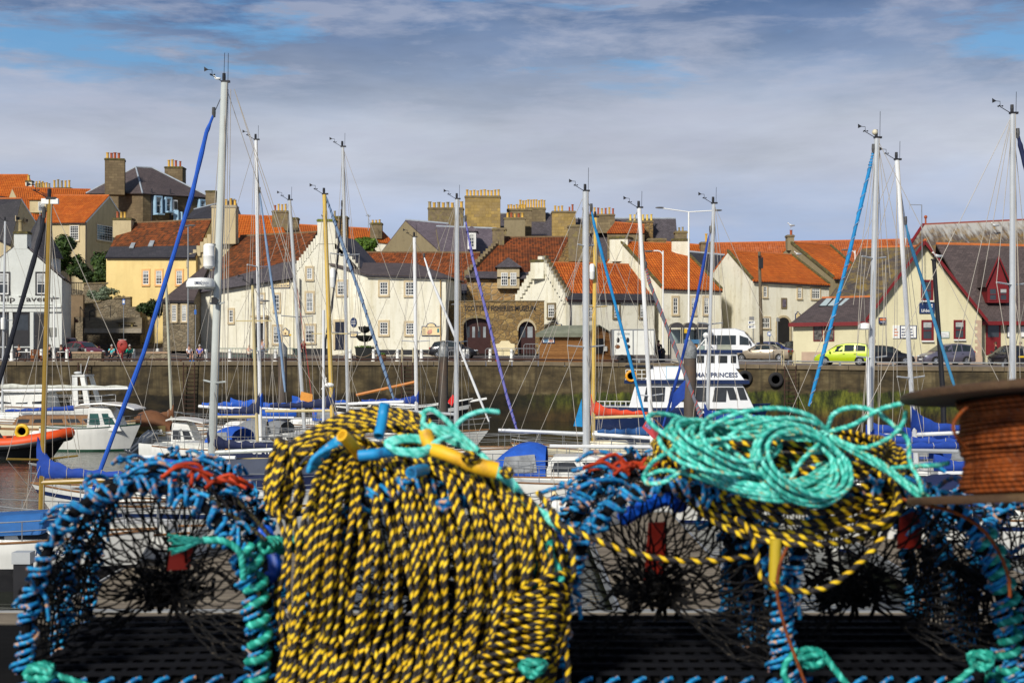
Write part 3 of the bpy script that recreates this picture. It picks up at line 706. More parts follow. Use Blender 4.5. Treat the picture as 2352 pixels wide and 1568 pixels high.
# --- museum, left white wing
h=house('museum_wing','white harled wing with brown pantiled roof and slate lower courses',(448,670,140),(674,637,136),(553,546,148),(728,537,142),W_HARL,PT_OLD,'museum building',ridge=MOSSR,zb=4.6)
mw=h
skirt(h,.33,SL,.17)
fr=h['front']
for (x0,y0,x1,y1,c_,r_) in ((527,712,536,740,2,4),(598,677,606,692,2,2),(631,677,642,714,2,4),(629,750,645,788,3,4)): window(h['root'],fr,x0,y0,x1,y1,c_,r_,MARG,.22)
q=rect(fr,589,742,609,806); g=MB(); g.obox(q[0],q[3]*q[1],q[4]*q[2],q[5]*.05); do=g.build('door',DRK,h['root'])
g=MB(); g.obox(q[0]-q[3]*.28,q[3]*.28,q[4]*q[2],q[5]*.22); g.obox(q[0]+q[3]*q[1],q[3]*.28,q[4]*q[2],q[5]*.22); g.obox(q[0]-q[3]*.28+q[4]*q[2],q[3]*(q[1]+.56),q[4]*.5,q[5]*.26); g.obox(q[0]-q[3]*.4+q[4]*(q[2]+.5),q[3]*(q[1]+.8),q[4]*.2,q[5]*.42); g.build('door_surround',MARG,do)
s_,o,w_,h_,u,v,n=signboard(h['root'],fr,621,643,667,662); g=MB(); text(g,'SCOTTISH',o+u*w_*.2+v*h_*.56,u,v,w_*.58,h_*.26); text(g,'FISHERIES MUSEUM',o+u*w_*.06+v*h_*.16,u,v,w_*.88,h_*.26); g.build('lettering',NAVY,s_)
s_,o,w_,h_,u,v,n=signboard(h['root'],fr,648,753,665,771,arch=True); g=MB(); g.ell(o+u*w_*.6+v*h_*.3,w_*.22,.01,h_*.12,8); g.build('picture',WOODBR,s_)
# crow-stepped white gable
d=135.4; gb=thing('museum_gable','white crow stepped gable house with moss topped chimney','museum building',(P(745,805,d).x,d,4.6))
ga,gp,gc=P(673,634,d),P(749,536,d),P(822,634,d); dn=lambda p:Vector((p.x,p.y,4.5)); bkv=V(1.5,10,0)
g=MB(); g.prism([dn(P(676,634,d)),dn(P(840,634,d)),P(840,634,d),gp,P(676,634,d)],bkv); g.build('wall',W_HARL,gb)
g=MB(); slab(g,[P(838,632,d)+V(.1,.4,.02),P(838,632,d)+bkv,gp+bkv,gp+V(0,.4,.0)],.12); slab(g,[P(678,632,d)+V(0,.4,.02),P(678,632,d)+bkv,gp+bkv,gp+V(0,.4,0)],.12); g.build('roof',SL,gb,uv=True)
crow(gb,P(676,620,d)+V(0,.17,0),P(730,548,d)+V(0,.17,0),10,W_HARL); crow(gb,P(822,620,d)+V(0,.17,0),P(769,555,d)+V(0,.17,0),8,W_HARL,)
chimney(gb,729,770,504,560,d-.05,1.5,W_HARL,cap=M('moss_cap',(.13,.15,.02),.95,.4,5,.6,8))
pl=(V(0,d,0),V(0,-1,0))
for (x0,y0,x1,y1,c_,r_) in ((705,616,717,641,2,4),(704,673,719,715,2,4),(702,748,722,786,3,4)): window(gb,pl,x0,y0,x1,y1,c_,r_,MARG,.2,gl=GLASSL if y0<730 else GLASS)
g=MB(); g.tube([P(689,640,d-.15),P(689,803,d-.15)],.05,6); g.build('downpipe',GUT,gb)
q=rect(pl,672,800,842,815); g=MB(); g.obox(q[0],q[3]*q[1],q[4]*q[2],q[5]*.07); g.build('plinth',DRK,gb)
# white right block
h=thing('museum_block','white harled two storey block with low grey slate roof and stone window margins','museum building',(P(930,812,133).x,133,4.6))
a0,a1,a2,a3=P(772,612,134.6),P(842,633,133.2),P(1024,640,131.5),P(1060,640,141); a4=V(a0.x+1,144,a2.z); zb=4.5; dn=lambda p:Vector((p.x,p.y,zb))
a0b=P(757,608,134.8)
zE=a1.z
g=MB(); g.poly([dn(a0b),dn(a1),a1,a0b]); g.poly([dn(a1),dn(a2),a2,a1]); g.poly([dn(a2),dn(a3),V(a3.x,a3.y,a2.z),a2]); g.poly([dn(a3),dn(a4),a4,V(a3.x,a3.y,a2.z)]); g.build('wall',W_HARL,h)
rA,rB=P(795,605,139),P(955,607,138); g=MB()
q0,q1,q2,q3=a0b+V(-.1,-.2,.02),a1+V(-.05,-.3,.02),a2+V(.35,-.3,.02),V(a3.x+.3,a3.y,a2.z)
slab(g,[q0,q1,rA],.1); slab(g,[q1,q2,rB,rA],.1); slab(g,[q2,q3,rB],.1); slab(g,[q3,a4,rA,rB],.1); g.build('roof',SLB,h,uv=True)
g=MB(); g.tube([q1+V(0,-.06,-.05),q2+V(0,-.06,-.05)],.07); g.build('gutter',GUT,h)
pf=plane_of(a1,a2,dn(a1)); pl2=plane_of(a0b,a1,dn(a1))
for (x0,y0,x1,y1) in ((873,648,891,677),(932,648,951,678),(873,740,891,768),(933,742,951,768)): window(h,pf,x0,y0,x1,y1,3,4,MARG,.24)
window(h,pl2,776,647,796,677,3,4,MARG,.2)
q=rect(pl2,771,739,792,803); g=MB(); g.obox(q[0],q[3]*q[1],q[4]*q[2],q[5]*.05); do=g.build('door',M('blue_black_door',(.012,.015,.03),.4),h); g=MB(); g.ell(q[0]+q[3]*.15+q[4]*q[2]*.45+q[5]*.08,.05,.05,.05,8); g.build('handle',METAL,do)
g=MB(); g.obox(q[0]-q[3]*.2,q[3]*.2,q[4]*q[2],q[5]*.1); g.obox(q[0]+q[3]*q[1],q[3]*.2,q[4]*q[2],q[5]*.1); g.obox(q[0]-q[3]*.2+q[4]*q[2],q[3]*(q[1]+.4),q[4]*.22,q[5]*.1); g.build('surround',MARG,do)
g=MB(); g.tube([ray(pf,1012,642)+V(0,-.12,0),ray(pf,1012,805)+V(0,-.12,0)],.05,6); g.build('downpipe',M('rust_stained_pipe',(.35,.22,.08),.8,.4,4),h)
q=rect(pf,842,803,1022,814); g=MB(); g.obox(q[0],q[3]*q[1],q[4]*q[2],q[5]*.07); g.build('plinth',DRK,h)
q=rect(pl2,806,729,820,751); g=MB(); g.lathe([(1,0),(1,.07)],(0,0,0),(0,0,1),20); 
cc=q[0]+q[3]*q[1]/2+q[4]*q[2]/2; vs_=[cc+q[3]*p.x*q[1]/2+q[4]*p.y*q[2]/2+q[5]*(p.z+.02) for p in g.v]; g.v=vs_; s_=g.build('oval_sign',NAVY,h)
g=MB(); 
for k,(a,b) in enumerate(((.42,.05),(.42,-.2))): text(g,('Scottish','MUSEUM')[k],cc+q[5]*.1+q[3]*(-q[1]*a/1.25)+q[4]*(q[2]*b),q[3],q[4],q[1]*.66,q[2]*.13)
g.build('lettering',WP,s_)
s_,o,w_,h_,u,v,n=signboard(h,pl2,805,761,822,774); g=MB(); text(g,'Licensed Cafe',o+u*w_*.12+v*h_*.6,u,v,w_*.76,h_*.2); text(g,'& Shop',o+u*w_*.3+v*h_*.25,u,v,w_*.4,h_*.2); g.build('lettering',WOODBR,s_)
s_,o,w_,h_,u,v,n=signboard(h,pf,969,741,1013,771,arch=True,out=.1); g=MB(); text(g,"IT'S BIGGER THAN YOU THINK",o+u*w_*.07+v*h_*.62,u,v,w_*.86,h_*.09)
for i in range(5): g.obox(o+u*w_*.07+v*h_*(.5-.09*i),u*w_*.14,v*h_*.03,n*.004)
g.build('lettering',NAVY,s_)
g=MB(); T_=Matrix.Rotation(-.35,3,'Y'); g.ell(o+u*w_*.52+v*h_*.34,w_*.25,.012,h_*.17,14,T=T_); g.build('picture',M('faded_pink_print',(.60,.28,.2),.6,.3,4),s_); g=MB(); g.obox(o+u*w_*.82+v*h_*.25,u*w_*.1,v*h_*.3,n*.01); g.build('notice',M('teal_notice',(.02,.16,.18),.6),s_)
# middle pantiled range
h=house('museum_range','long brown pantiled range rising behind the white block',(770,690,146),(1076,672,142),(800,583,152),(1103,584,150),W_HARL,PT_RED,'museum building',ridge=MOSSR,zb=5,)
skirt(h,.17,SL,.17)
window(h['root'],h['front'],1046,675,1052,692,1,1,None,fm=DRK)
# big grey gable with slate roof
h=house('tenement','grey brown harled gable house with purple slate roof and white dormer',(1022,590,166),(1160,592,166),(931,508,172),(1030,517,172),G_HARL,SLP,'tenement',B0=(858,603,178),zb=9,gut=False,ridge=LEAD)
e0,e1,r0,r1=h['pts'][:4]
h=house('tenement','slate roofed house with tall white dormer window under the broad stone chimney',(1015,600,163),(1190,600,163),(1002,523,170),(1140,528,170),G_HARL,SLP,'tenement',zb=9,gut=False,ridge=LEAD)
dormer(h['root'],1074,1093,532,520,572,162.5,3,WP,SLP,[(1078,537,1089,568,2,4)])
chimney(h['root'],1131,1163,524,566,160,1.8,STONED,cap=STONED)
# chimney stacks on the skyline, each its own far building
def far(label,x0,x1,yr,ye,d,stacks,mat=ASHG,roof=SL,zb=12,gut=False,dep=5):
    h=house('tenement',label,(x0,ye,d),(x1,ye,d),(x0+8,yr,d+dep),(x1-8,yr,d+dep),mat,roof,'tenement',zb=zb,gut=gut,ridge=LEAD,over=.1)
    for s in stacks: chimney(h['root'],*s[:4],d+dep-1.5 if len(s)<7 else s[6],s[4],s[5][0],s[5][1],cap=STONED)
    return h
far('dark roofed house carrying a wide mossy stack of eight pots',968,1064,516,560,184,[(983,1064,477,520,2,(STONED,pots(987,1060,464,8,9,(POTG,POTY,POTG)))) ])
far('tenement under the tallest golden stone stack with ten pots',1055,1200,524,575,180,[(1068,1149,450,530,2.4,(ASH,pots(1073,1145,436,10,7,(POTY,POTY,POTR))),182)],mat=ASH)
far('tenement with two long stepped rows of yellow pots on grey stacks',1140,1290,493,560,188,[(1190,1253,477,530,2,(ASHG,pots(1195,1250,459,10,6,(POTY,POTY,POTG)))),(1165,1221,480,545,2,(ASHG,pots(1168,1205,470,7,6)),184),(1158,1206,500,560,2,(G_HARL,pots(1166,1200,489,5,7,(POTY,POTR,POTG))),181)],mat=ASHG)
far('golden stone gable and stack with five mixed pots beside the tall pair of masts',1262,1345,505,570,172,[(1268,1322,485,550,2,(ASH,[(1275,472,6,POTY),(1283,473,6,POTY),(1291,472,6,POTY),(1308,475,5,POTR),(1315,469,6,POTR)]),173)],mat=ASH,roof=SL)
far('slate roofed tenement with grey stack of seven red and yellow pots',1320,1560,505,600,170,[(1353,1412,492,535,2,(ASHG,pots(1357,1408,477,7,6,(POTR,POTY,POTG))),172),(1440,1500,507,548,2,(RUB_D,pots(1448,1496,493,6,6,(M('bright_yellow_pot',(.7,.5,.1),.8),))),172)])
h=house('house','small weathered orange roof between two grey chimney stacks',(1395,535,168),(1480,535,168),(1412,514,171),(1480,520,171),ASHG,PT_MID,zb=10,gut=False)
g=MB()
# stone museum building with large pantiled roof
h=house('museum_stone_house','golden rubble stone house with large weathered pantiled roof and slate dormer',(1072,636,141),(1290,640,141),(1156,549,148),(1310,548,148),RUB_Y,PT_RED,'museum building',zb=4.6,ridge=MOSSR)
skirt(h,.09,SL,.17)
e0,e1,r0,r1,b0,b1=h['pts']
crow(h['root'],e0+V(0,.0,.1),r0,14,STONED,th=.5); crow(h['root'],e1+V(.2,0,.1),r1+V(.2,0,0),12,STONED,th=.5)
chimney(h['root'],1131,1158,524,566,146.5,1.6,STONED,cap=STONED)
g=MB(); d=141.; g.prism([P(1276,690,d),P(1385,690,d),P(1385,600,d),P(1345,548,d),P(1308,548,d),P(1276,612,d)],(0,6,0)); g.build('stone_gable',RUB_D,h['root'])
chimney(h['root'],1306,1341,517,600,140.6,1.7,STONED,cap=STONED)
dormer(h['root'],1142,1193,615,592,640,140.4,3.4,STONE,SL,[(1151,626,1166,656,3,4),(1172,626,1186,656,3,4)])
q=rect((V(0,140.4,0),V(0,-1,0)),1142,636,1193,662); g=MB(); g.obox(q[0],q[3]*q[1],q[4]*q[2],V(0,.9,0)); g.build('dormer_wall',STONE,h['root'])
# screen wall with arches and lettering
d=133.; sw=thing('museum_entrance_wall','brown rubble entrance wall with two arched doorways and raised black lettering','wall',(P(1135,805,d).x,d,4.6))
def arch(cx,w,ys,yt,yb,n=10):
    pts=[(cx-w/2,yb),(cx-w/2,ys)]+[(cx-w/2*math.cos(math.pi*i/n),ys-(ys-yt)*math.sin(math.pi*i/n)) for i in range(1,n)]+[(cx+w/2,ys),(cx+w/2,yb)]
    return pts
A1=arch(1096,62,746,730,812); A2=arch(1210,39,760,738,812)
yb=812; T=692
g=MB(); thk=.6
def wp_(pts): g.prism([P(x,y,d) for x,y in pts],(0,thk,0))
wp_([(1022,yb),(1022,T),(1065,T),(1065,yb)]); wp_([(1127,yb),(1127,T),(1190.5,T),(1190.5,yb)]); wp_([(1229.5,yb),(1229.5,T),(1250,T),(1250,yb)])
for A in (A1,A2):
    top=A[1:-1]; 
    for (p,q) in zip(top,top[1:]): wp_([p,(p[0],T),(q[0],T),q])
g.build('rubble',RUB_D,sw)
g=MB(); g.prism([P(1022,692,d)+V(0,-.06,0),P(1251,692,d)+V(0,-.06,0),P(1251,690,d)+V(0,-.06,0),P(1022,690,d)+V(0,-.06,0)],(0,.75,0)); g.build('coping',STONED,sw)
g=MB(); text(g,'SCOTTISH FISHERIES MUSEUM',P(1067,714,d)+V(0,-.03,0),V(1,0,0),V(0,0,1),163*d/F,.46,ext=.008); g.build('lettering',BLK,sw)
for A,cx in ((A1,1096),(A2,1210)):
    g=MB(); g.prism([P(x,y,d+.45) for x,y in A],(0,.1,0)); do=g.build('door',M('dark_red_door',(.035,.008,.006),.5),sw)
    w_=A[-1][0]-A[0][0]
    for k in range(4 if w_>50 else 2):
        x0=A[0][0]+w_*(.12+k*(.2 if w_>50 else .42)); g=MB(); g.prism([P(x0,775,d+.44),P(x0+w_*(.1 if w_>50 else .3),775,d+.44),P(x0+w_*(.1 if w_>50 else .3),750,d+.44),P(x0,750,d+.44)],(0,.02,0)); g.build('door_pane',GLASSL if k%2 else GLASS,do)
    g=MB(); top=A[1:-1]; cyy=A[1][1]
    for i,(p,q) in enumerate(zip(top,top[1:])):
        f=lambda r:(cx+(r[0]-cx)*1.16,cyy+(r[1]-cyy)*1.25-1); g.prism([P(*p,d-.05),P(*f(p),d-.05),P(*f(q),d-.05),P(*q,d-.05)],(0,.2,0))
    g.build('arch_stones',STONE if w_<50 else STONED,do)
# white wall piece behind lettering
# white crow-stepped house with orange roof
h=house('crow_stepped_house','small white house with crow stepped gable, square chimney and weathered orange roof',(1300,688,134.5),(1503,690,137.5),(1243,607,136.9),(1444,612,141),W_HARL,PT_MID,zb=4.5,B0=(1186,691,139),ridge=ORRIDGE)
e0,e1,r0,r1,b0,b1=h['pts']; 
apx=ray(h['left'],1243,596)
g=MB(); dnz=lambda p:Vector((p.x,p.y,4.5)); lp=h['left']
crow(h['root'],e0+V(0,0,0),apx,11,W_HARL,th=.3); crow(h['root'],b0+V(0,0,0),apx,11,W_HARL,th=.3)
crow(h['root'],e0+V(.35,.25,.12),apx+V(.35,.25,.1),11,STONED,th=.4); crow(h['root'],b0+V(.1,.45,.12),apx+V(.1,.45,.1),11,STONED,th=.4)
chimney(h['root'],1225,1258,597,640,136.5,1.5,W_HARL,cap=COPE,ang=-.42)
skirt(h,.12,SLD,.17)
window(h['root'],lp,1260,700,1274,728,3,4,STONED,.16)
for (x0,x1) in ((1352,1363),(1410,1421),(1470,1481)): window(h['root'],h['front'],x0,700,x1,729,3,4,STONED,.16)
g=MB(); g.tube([ray(h['front'],1310,692)+V(0,-.1,0),ray(h['front'],1310,790)+V(0,-.1,0)],.06); g.build('downpipe',GUT,h['root'])
s_,o,w_,h_,u,v,n=signboard(h['root'],lp,1252,738,1291,762,arch=True)
# white gable house behind with smooth orange roof
h=house('white_house','tall white gable house with bright orange roof and two big white chimneys',(1519,662,138),(1657,667,139.5),(1428,560,143),(1560,565,146),W_HARL,PT_NEW,zb=4.6,B0=(1343,670,148),edge=COPE)
e0,e1,r0,r1,b0,b1=h['pts']
chimney(h['root'],1407,1450,544,600,143,1.8,W_HARL,cap=COPE,ang=-.35); chimney(h['root'],1545,1585,549,600,144.2,1.8,W_HARL,cap=COPE,ang=-.1)
chimney(h['root'],1551,1578,531,549,144.4,1.2,STONED,[(1560,522,6,POTG),(1568,521,6,POTG)],cap=STONED)
for (x0,x1) in ((1546,1556),(1588,1596),(1617,1627)): window(h['root'],h['front'],x0,684,x1,721,2,4,MARG,.18)
q=rect(h['front'],1584,740,1655,742); 
h2=house('house','dark slate valley roof and small orange roof between the two white gables',(1560,640,150),(1700,650,150),(1568,580,155),(1690,592,155),W_HARL,SLD,zb=5,gut=False,ridge=LEAD)
h2=house('house','low orange roofed house with square stone chimney behind the white gables',(1480,600,166),(1650,605,166),(1490,556,170),(1640,569,170),ASHG,PT_NEW,zb=8,gut=False)
chimney(h2['root'],1610,1636,556,585,168,1.4,ASHG,[(1622,536,7,POTY)],cap=STONED)
chimney(h2['root'],1488,1530,548,575,167,1.4,RUB_D,cap=STONED)
# second white gable with arched door
h=house('white_house','white house with plain gable, orange roof and arched black doorway',(1728,645,138),(1904,655,141),(1672,580,142.5),(1820,590,147),W_HARL,PT_NEW,zb=4.6,edge=COPE,B0=(1619,653.5,147))
fr=h['front']; gw=h
for (x0,x1,y0,c_) in ((1753,1761,658,2),(1832,1840,661,2),(1864,1882,662,4)): window(h['root'],fr,x0,y0,x1,y0+24,c_,4,MARG,.12)
window(h['root'],fr,1750,730,1767,753,4,2,MARG,.12)
q=rect(fr,1794,684,1807,709); g=MB(); g.obox(q[0],q[3]*q[1],q[4]*q[2],q[5]*.06); pq=g.build('carved_plaque',STONED,h['root']); g=MB(); g.obox(q[0]+q[3]*.12+q[4]*.15+q[5]*.06,q[3]*(q[1]-.24),q[4]*(q[2]-.3),q[5]*.03); g.build('shield',M('painted_shield',(.12,.10,.13),.7,.5,8),pq)
Aq=arch(1799,27,742,729,790)
g=MB(); g.prism([ray(fr,x,y) for x,y in Aq],basis(fr)[2]*.04); do=g.build('door',DRK,h['root'])
g=MB(); top=Aq[1:-1]; cyy=742
for p,q in zip([Aq[0]]+top,top+[Aq[-1]]):
    f=lambda r:(1799+(r[0]-1799)*1.3,cyy+min(0,r[1]-cyy)*1.4+max(0,r[1]-cyy)); 
    if abs(p[0]-f(p)[0])+abs(p[1]-q[1])<.1: continue
    g.prism([ray(fr,*p),ray(fr,*f(p)),ray(fr,*f(q)),ray(fr,*q)],basis(fr)[2]*.1)
g.build('arch_stones',STONE,do)
s_,o,w_,h_,u,v,n=signboard(h['root'],fr,1826,715,1838,735,arch=True)
# grey gable house with orange roof
h=house('grey_gable_house','grey harled gable with tall single chimney and orange roof',(1914,640,146),(1990,640,147),(1818,561,152.5),(1907,567,157),G_HARL,PT_NEW,zb=4.6,B0=(1730,652,159),edge=COPE)
chimney(h['root'],1809,1824,540,575,152.5,1.2,G_HARL,[(1817,528,8,POTR)],cap=STONED)
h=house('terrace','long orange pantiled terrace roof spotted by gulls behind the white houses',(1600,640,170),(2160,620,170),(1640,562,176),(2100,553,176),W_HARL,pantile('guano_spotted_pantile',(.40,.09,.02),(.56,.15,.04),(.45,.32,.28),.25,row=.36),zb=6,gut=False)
# --- lifeboat station
LB=thing('lifeboat_station','cream lifeboat station with crimson bargeboards and mossy slate roofs','lifeboat station',(P(2125,830,119).x,119,4.2))
d=119.; zb=3.9
al,ap,ar=P(1993,726,d),P(2120,558,d),P(2255,728,d); bk=V(3.,15,0); dn=lambda p:Vector((p.x,p.y,zb))
g=MB(); g.poly([dn(al),dn(ar),ar,ap,al]); g.poly([dn(ar),dn(ar+bk),ar+bk,ar]); g.poly([dn(al+bk),dn(al),al,al+bk]); g.poly([dn(ar+bk),dn(al+bk),al+bk,ap+bk,ar+bk]); g.build('wall',L_HARL,LB)
g=MB(); o_=V(0,-.55,0)
slab(g,[ar+(ar-ap).normalized()*.25+o_,ar+bk+(ar-ap).normalized()*.25,ap+bk,ap+o_],.13); slab(g,[al+(al-ap).normalized()*.25+o_,al+bk+(al-ap).normalized()*.25,ap+bk,ap+o_],.13); ro=g.build('roof',SLM,LB,uv=True)
g=MB(); g.tube([ap+o_+V(0,0,.18),ap+bk+V(0,0,.18)],.13); g.build('ridge_tiles',ORRIDGE,ro)
g=MB(); L1=(ap-al); L2=(ap-ar)
g.obox(al-L1.normalized()*.6+V(0,-.62,-.14),L1+L1.normalized()*.62,(0,.09,0),(0,0,.34)); g.obox(ar-L2.normalized()*.5+V(0,-.62,-.14),L2+L2.normalized()*.5,(0,.09,0),(0,0,.34)); g.build('bargeboard',REDP,LB)
pl=(V(0,d,0),V(0,-1,0))
for (x0,y0,x1,y1) in ((2118,646,2140,688),(2119,738,2141,780),(2193,738,2214,777)):
    window(LB,pl,x0,y0,x1,y1,1,2,REDP,.1,fm=REDP); 
    g=MB(); q=rect(pl,x0-3,y1+2,x1+3,y1+5); g.obox(q[0],q[3]*q[1],q[4]*q[2],q[5]*.2); g.build('sill',WP,LB)
s_,o,w_,h_,u,v,n=signboard(LB,pl,2111,695,2146,720,NAVY,NAVY); g=MB(); text(g,'Lifeboats',o+u*w_*.14+v*h_*.14,u,v,w_*.76,h_*.28); g.build('lettering',WP,s_)
g=MB(); g.obox(o+u*w_*.6+v*h_*.56,u*w_*.26,v*h_*.3,n*.01); fl=g.build('flag_emblem',WP,s_); g=MB(); g.obox(o+u*w_*.6+v*h_*.68+n*.01,u*w_*.26,v*h_*.06,n*.008); g.obox(o+u*w_*.71+v*h_*.56+n*.01,u*w_*.04,v*h_*.3,n*.009); g.build('cross',REDP,fl)
s_,o,w_,h_,u,v,n=signboard(LB,pl,2018,729,2034,743,NAVY,NAVY,out=.2); g=MB(); g.obox(o+u*w_*.08+v*h_*.5,u*w_*.84,v*h_*.36,n*.02); g.build('orange_panel',M('orange_panel',(.6,.14,.02),.6),s_); g=MB(); text(g,'WELCOME',o+u*w_*.15+v*h_*.2,u,v,w_*.7,h_*.14); g.build('lettering',WP,s_)
for (x0,x1) in ((2050,2066),(2067,2082),(2084,2105)):
    s_,o,w_,h_,u,v,n=signboard(LB,pl,x0,747,x1,777,WP if x0<2060 else NAVY,WP); g=MB()
    for k in range(3):
        g.obox(o+u*w_*.2+v*h_*(.2+.22*k),u*w_*RR.uniform(.3,.6),v*h_*.09,n*.004)
    g.build('notices',NAVY if x0>2060 else M('orange_panel',()),s_)
s_,o,w_,h_,u,v,n=signboard(LB,pl,2158,761,2180,776,M('pale_green_frame',(.35,.45,.4),.6),WP)
g=MB(); text(g,'R.N.L.I.',o+u*w_*.2+v*h_*.5,u,v,w_*.6,h_*.2); text(g,'LIFEBOAT STATION',o+u*w_*.1+v*h_*.2,u,v,w_*.8,h_*.14); g.build('lettering',NAVY,s_)
QU=M('quoin_stone',(.45,.33,.24),.85,.1)
g=MB()
for i in range(13):
    for (x,sg) in ((1996,1),(2254,-1)):
        y=735+i*7.5; w_=9 if i%2 else 15; xa=x if sg>0 else x-w_; q=rect(pl,xa,y,xa+w_,y+7.5); g.obox(q[0]+V(0,-.03,0),q[3]*q[1],q[4]*q[2],V(0,.05,0))
q=rect(pl,1994,818,2256,836); g.obox(q[0]+V(0,-.06,0),q[3]*q[1],q[4]*q[2],V(0,.08,0))
g.build('quoins',QU,LB)
# station right wing: long roof running right
h=P(2255,728,d)
g=MB(); e0=P(2255,728,d)+V(.3,1.2,0); e1=P(2500,728,d)+V(0,1.2,0); r0=P(2150,564,d+8); r1=P(2500,572,d+8); b0=V(e0.x,e0.y+14,e0.z); b1=V(e1.x,e1.y+14,e1.z)
g.poly([dn(e0),dn(e1),e1,e0]); g.poly([dn(e1),dn(b1),b1,r1,e1]); g.build('side_wall',L_HARL,LB)
g=MB(); slab(g,[e0+V(-.3,-.7,-.45),e1+V(0,-.7,-.45),r1,r0],.14); slab(g,[b1,b0,r0,r1],.14); g.build('side_roof',SLB,LB,uv=True); g=MB(); g.tube([r0+V(0,0,.15),r1+V(0,0,.15)],.13); g.build('ridge_tiles',ORRIDGE,LB)
g=MB(); g.obox(e0+V(-.3,-.8,-.62),e1-e0+V(.3,0,0),(0,.09,0),(0,0,.3)); g.build('fascia_board',REDP,LB)
dormer(LB,2268,2317,660,592,695,d+1.6,4.5,REDP,SLB,[(2272,662,2289,690,1,2,None,.1,REDP),(2296,662,2313,690,1,2,None,.1,REDP)],gable=True,fascia=REDP)
pls=(e0,V(0,-1,0)); q=rect(pls,2264,740,2298,815); g=MB(); g.obox(q[0],q[3]*q[1],q[4]*q[2],V(0,-.06,0)); do=g.build('door',REDP,LB); g=MB(); g.obox(q[0]+q[3]*.15+q[4]*q[2]*.55+V(0,-.06,0),q[3]*(q[1]-.3),q[4]*q[2]*.35,V(0,-.02,0)); g.build('door_pane',GLASS,do)
for x in (2312,2343): s_,*_r=signboard(LB,pls,x,748,x+18,775,DRK,WP)
# upper rear roof with white guano band
h=house('lifeboat_boathouse','large boathouse roof streaked white by gulls with terracotta ridge',(2010,690,128),(2560,690,122),(2121,520,137),(2560,500,131),L_HARL,slate('guano_slate',(.08,.06,.05),(.13,.10,.08),lich=(.26,.15,.02),la=.85,guano=(13.6,3.6)),'boathouse',zb=4,gut=False,ridge=M('dark_terracotta',(.22,.05,.03),.8),edge=REDP)
e0,e1,r0,r1=h['pts'][:4]; g=MB(); g.tube([r0+V(.2,0,0),r0+V(.2,0,.7)],.08); g.ell(r0+V(.2,0,.85),.16,.16,.16); g.build('finial',POTR,h['root'])
h=house('mossy_range','mossy slate roofed range left of the lifeboat gable with lead topped ridge',(1905,690,126),(2080,690,124),(1984,573,133),(2112,570,131),L_HARL,SLM,'boathouse',zb=4,gut=False,B0=(1905,699.5,140),ridge=ORRIDGE,hips=(1,0))
# low shop extension
h=house('lifeboat_shop','low slate roofed shop with skylights and crimson fascia below the lifeboat station',(1822,742,120),(2000,739,118.6),(1888,689,124.5),(2000,686,123),L_HARL,SLB,'shop',zb=3.9,over=.35,gut=False,B0=(1880,745,130),ridge=ORRIDGE,hips=(1,0))
e0,e1,r0,r1,b0,b1=h['pts']
g=MB(); g.obox(e0+V(-.4,-.42,-.28),e1-e0+V(.4,0,0),(0,.1,0),(0,0,.3)); g.obox(b0+V(-.45,-.1,-.28),e0-b0+V(0,-.3,0),(.1,0,0),(0,0,.3)); g.build('fascia_board',REDP,h['root'])
pr=h['roof']; g=MB(); fr_=MB()
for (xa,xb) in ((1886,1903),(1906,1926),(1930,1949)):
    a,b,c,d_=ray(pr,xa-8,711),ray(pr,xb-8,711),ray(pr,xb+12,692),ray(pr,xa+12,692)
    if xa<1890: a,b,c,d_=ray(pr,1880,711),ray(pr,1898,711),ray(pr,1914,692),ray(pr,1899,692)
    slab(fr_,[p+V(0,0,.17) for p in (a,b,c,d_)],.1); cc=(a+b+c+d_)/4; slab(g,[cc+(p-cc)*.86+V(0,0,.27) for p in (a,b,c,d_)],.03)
so_=fr_.build('skylight_frame',DRK,h['root']); g.build('skylight_pane',M('sky_painted_glass',(.42,.5,.5),.15,.1),so_)  # sky reflection on the panes put into their pale base colour
for (x0,x1) in ((1868,1890),(1893,1916)): window(h['root'],h['front'],x0,746,x1,783,1,1,None,fm=REDP,out=.08,gl=M('shop_display',(.10,.09,.08),.3,.9,5))
g=MB(); q=rect(h['front'],1841,808,1995,832); g.obox(q[0],q[3]*q[1],q[4]*q[2],q[5]*.05); g.build('plinth',QU,h['root'])
# ================================================================ trees, walls and the steps on the left
def leafmat(name,a,b):
    m=bpy.data.materials.new(name); t=nt(m)
    g=t.nodes.new('ShaderNodeNewGeometry'); 
    c=mixc(t,g.outputs['Random Per Island'],a,b); c=mixc(t,ramp(t,noise(t,g.outputs['Position'],1.1,3),[(.35,0.),(.65,1.)]),mixc(t,1.,c,(.5,.55,.5),'MULTIPLY'),c)
    fin(t,c,.6,spec=.3); return m
LF=leafmat('leaf_green',(.018,.045,.008),(.06,.10,.018)); LFD=leafmat('leaf_dark',(.010,.026,.006),(.035,.06,.012)); LFG=leafmat('leaf_silver',(.10,.14,.08),(.24,.28,.19)); LFP=leafmat('blossom_pink',(.35,.10,.14),(.5,.25,.25)); LFB=leafmat('leaf_bright',(.05,.11,.01),(.15,.24,.03))
BARK=M('bark',(.08,.055,.035),.95,.3,6,.5,20)
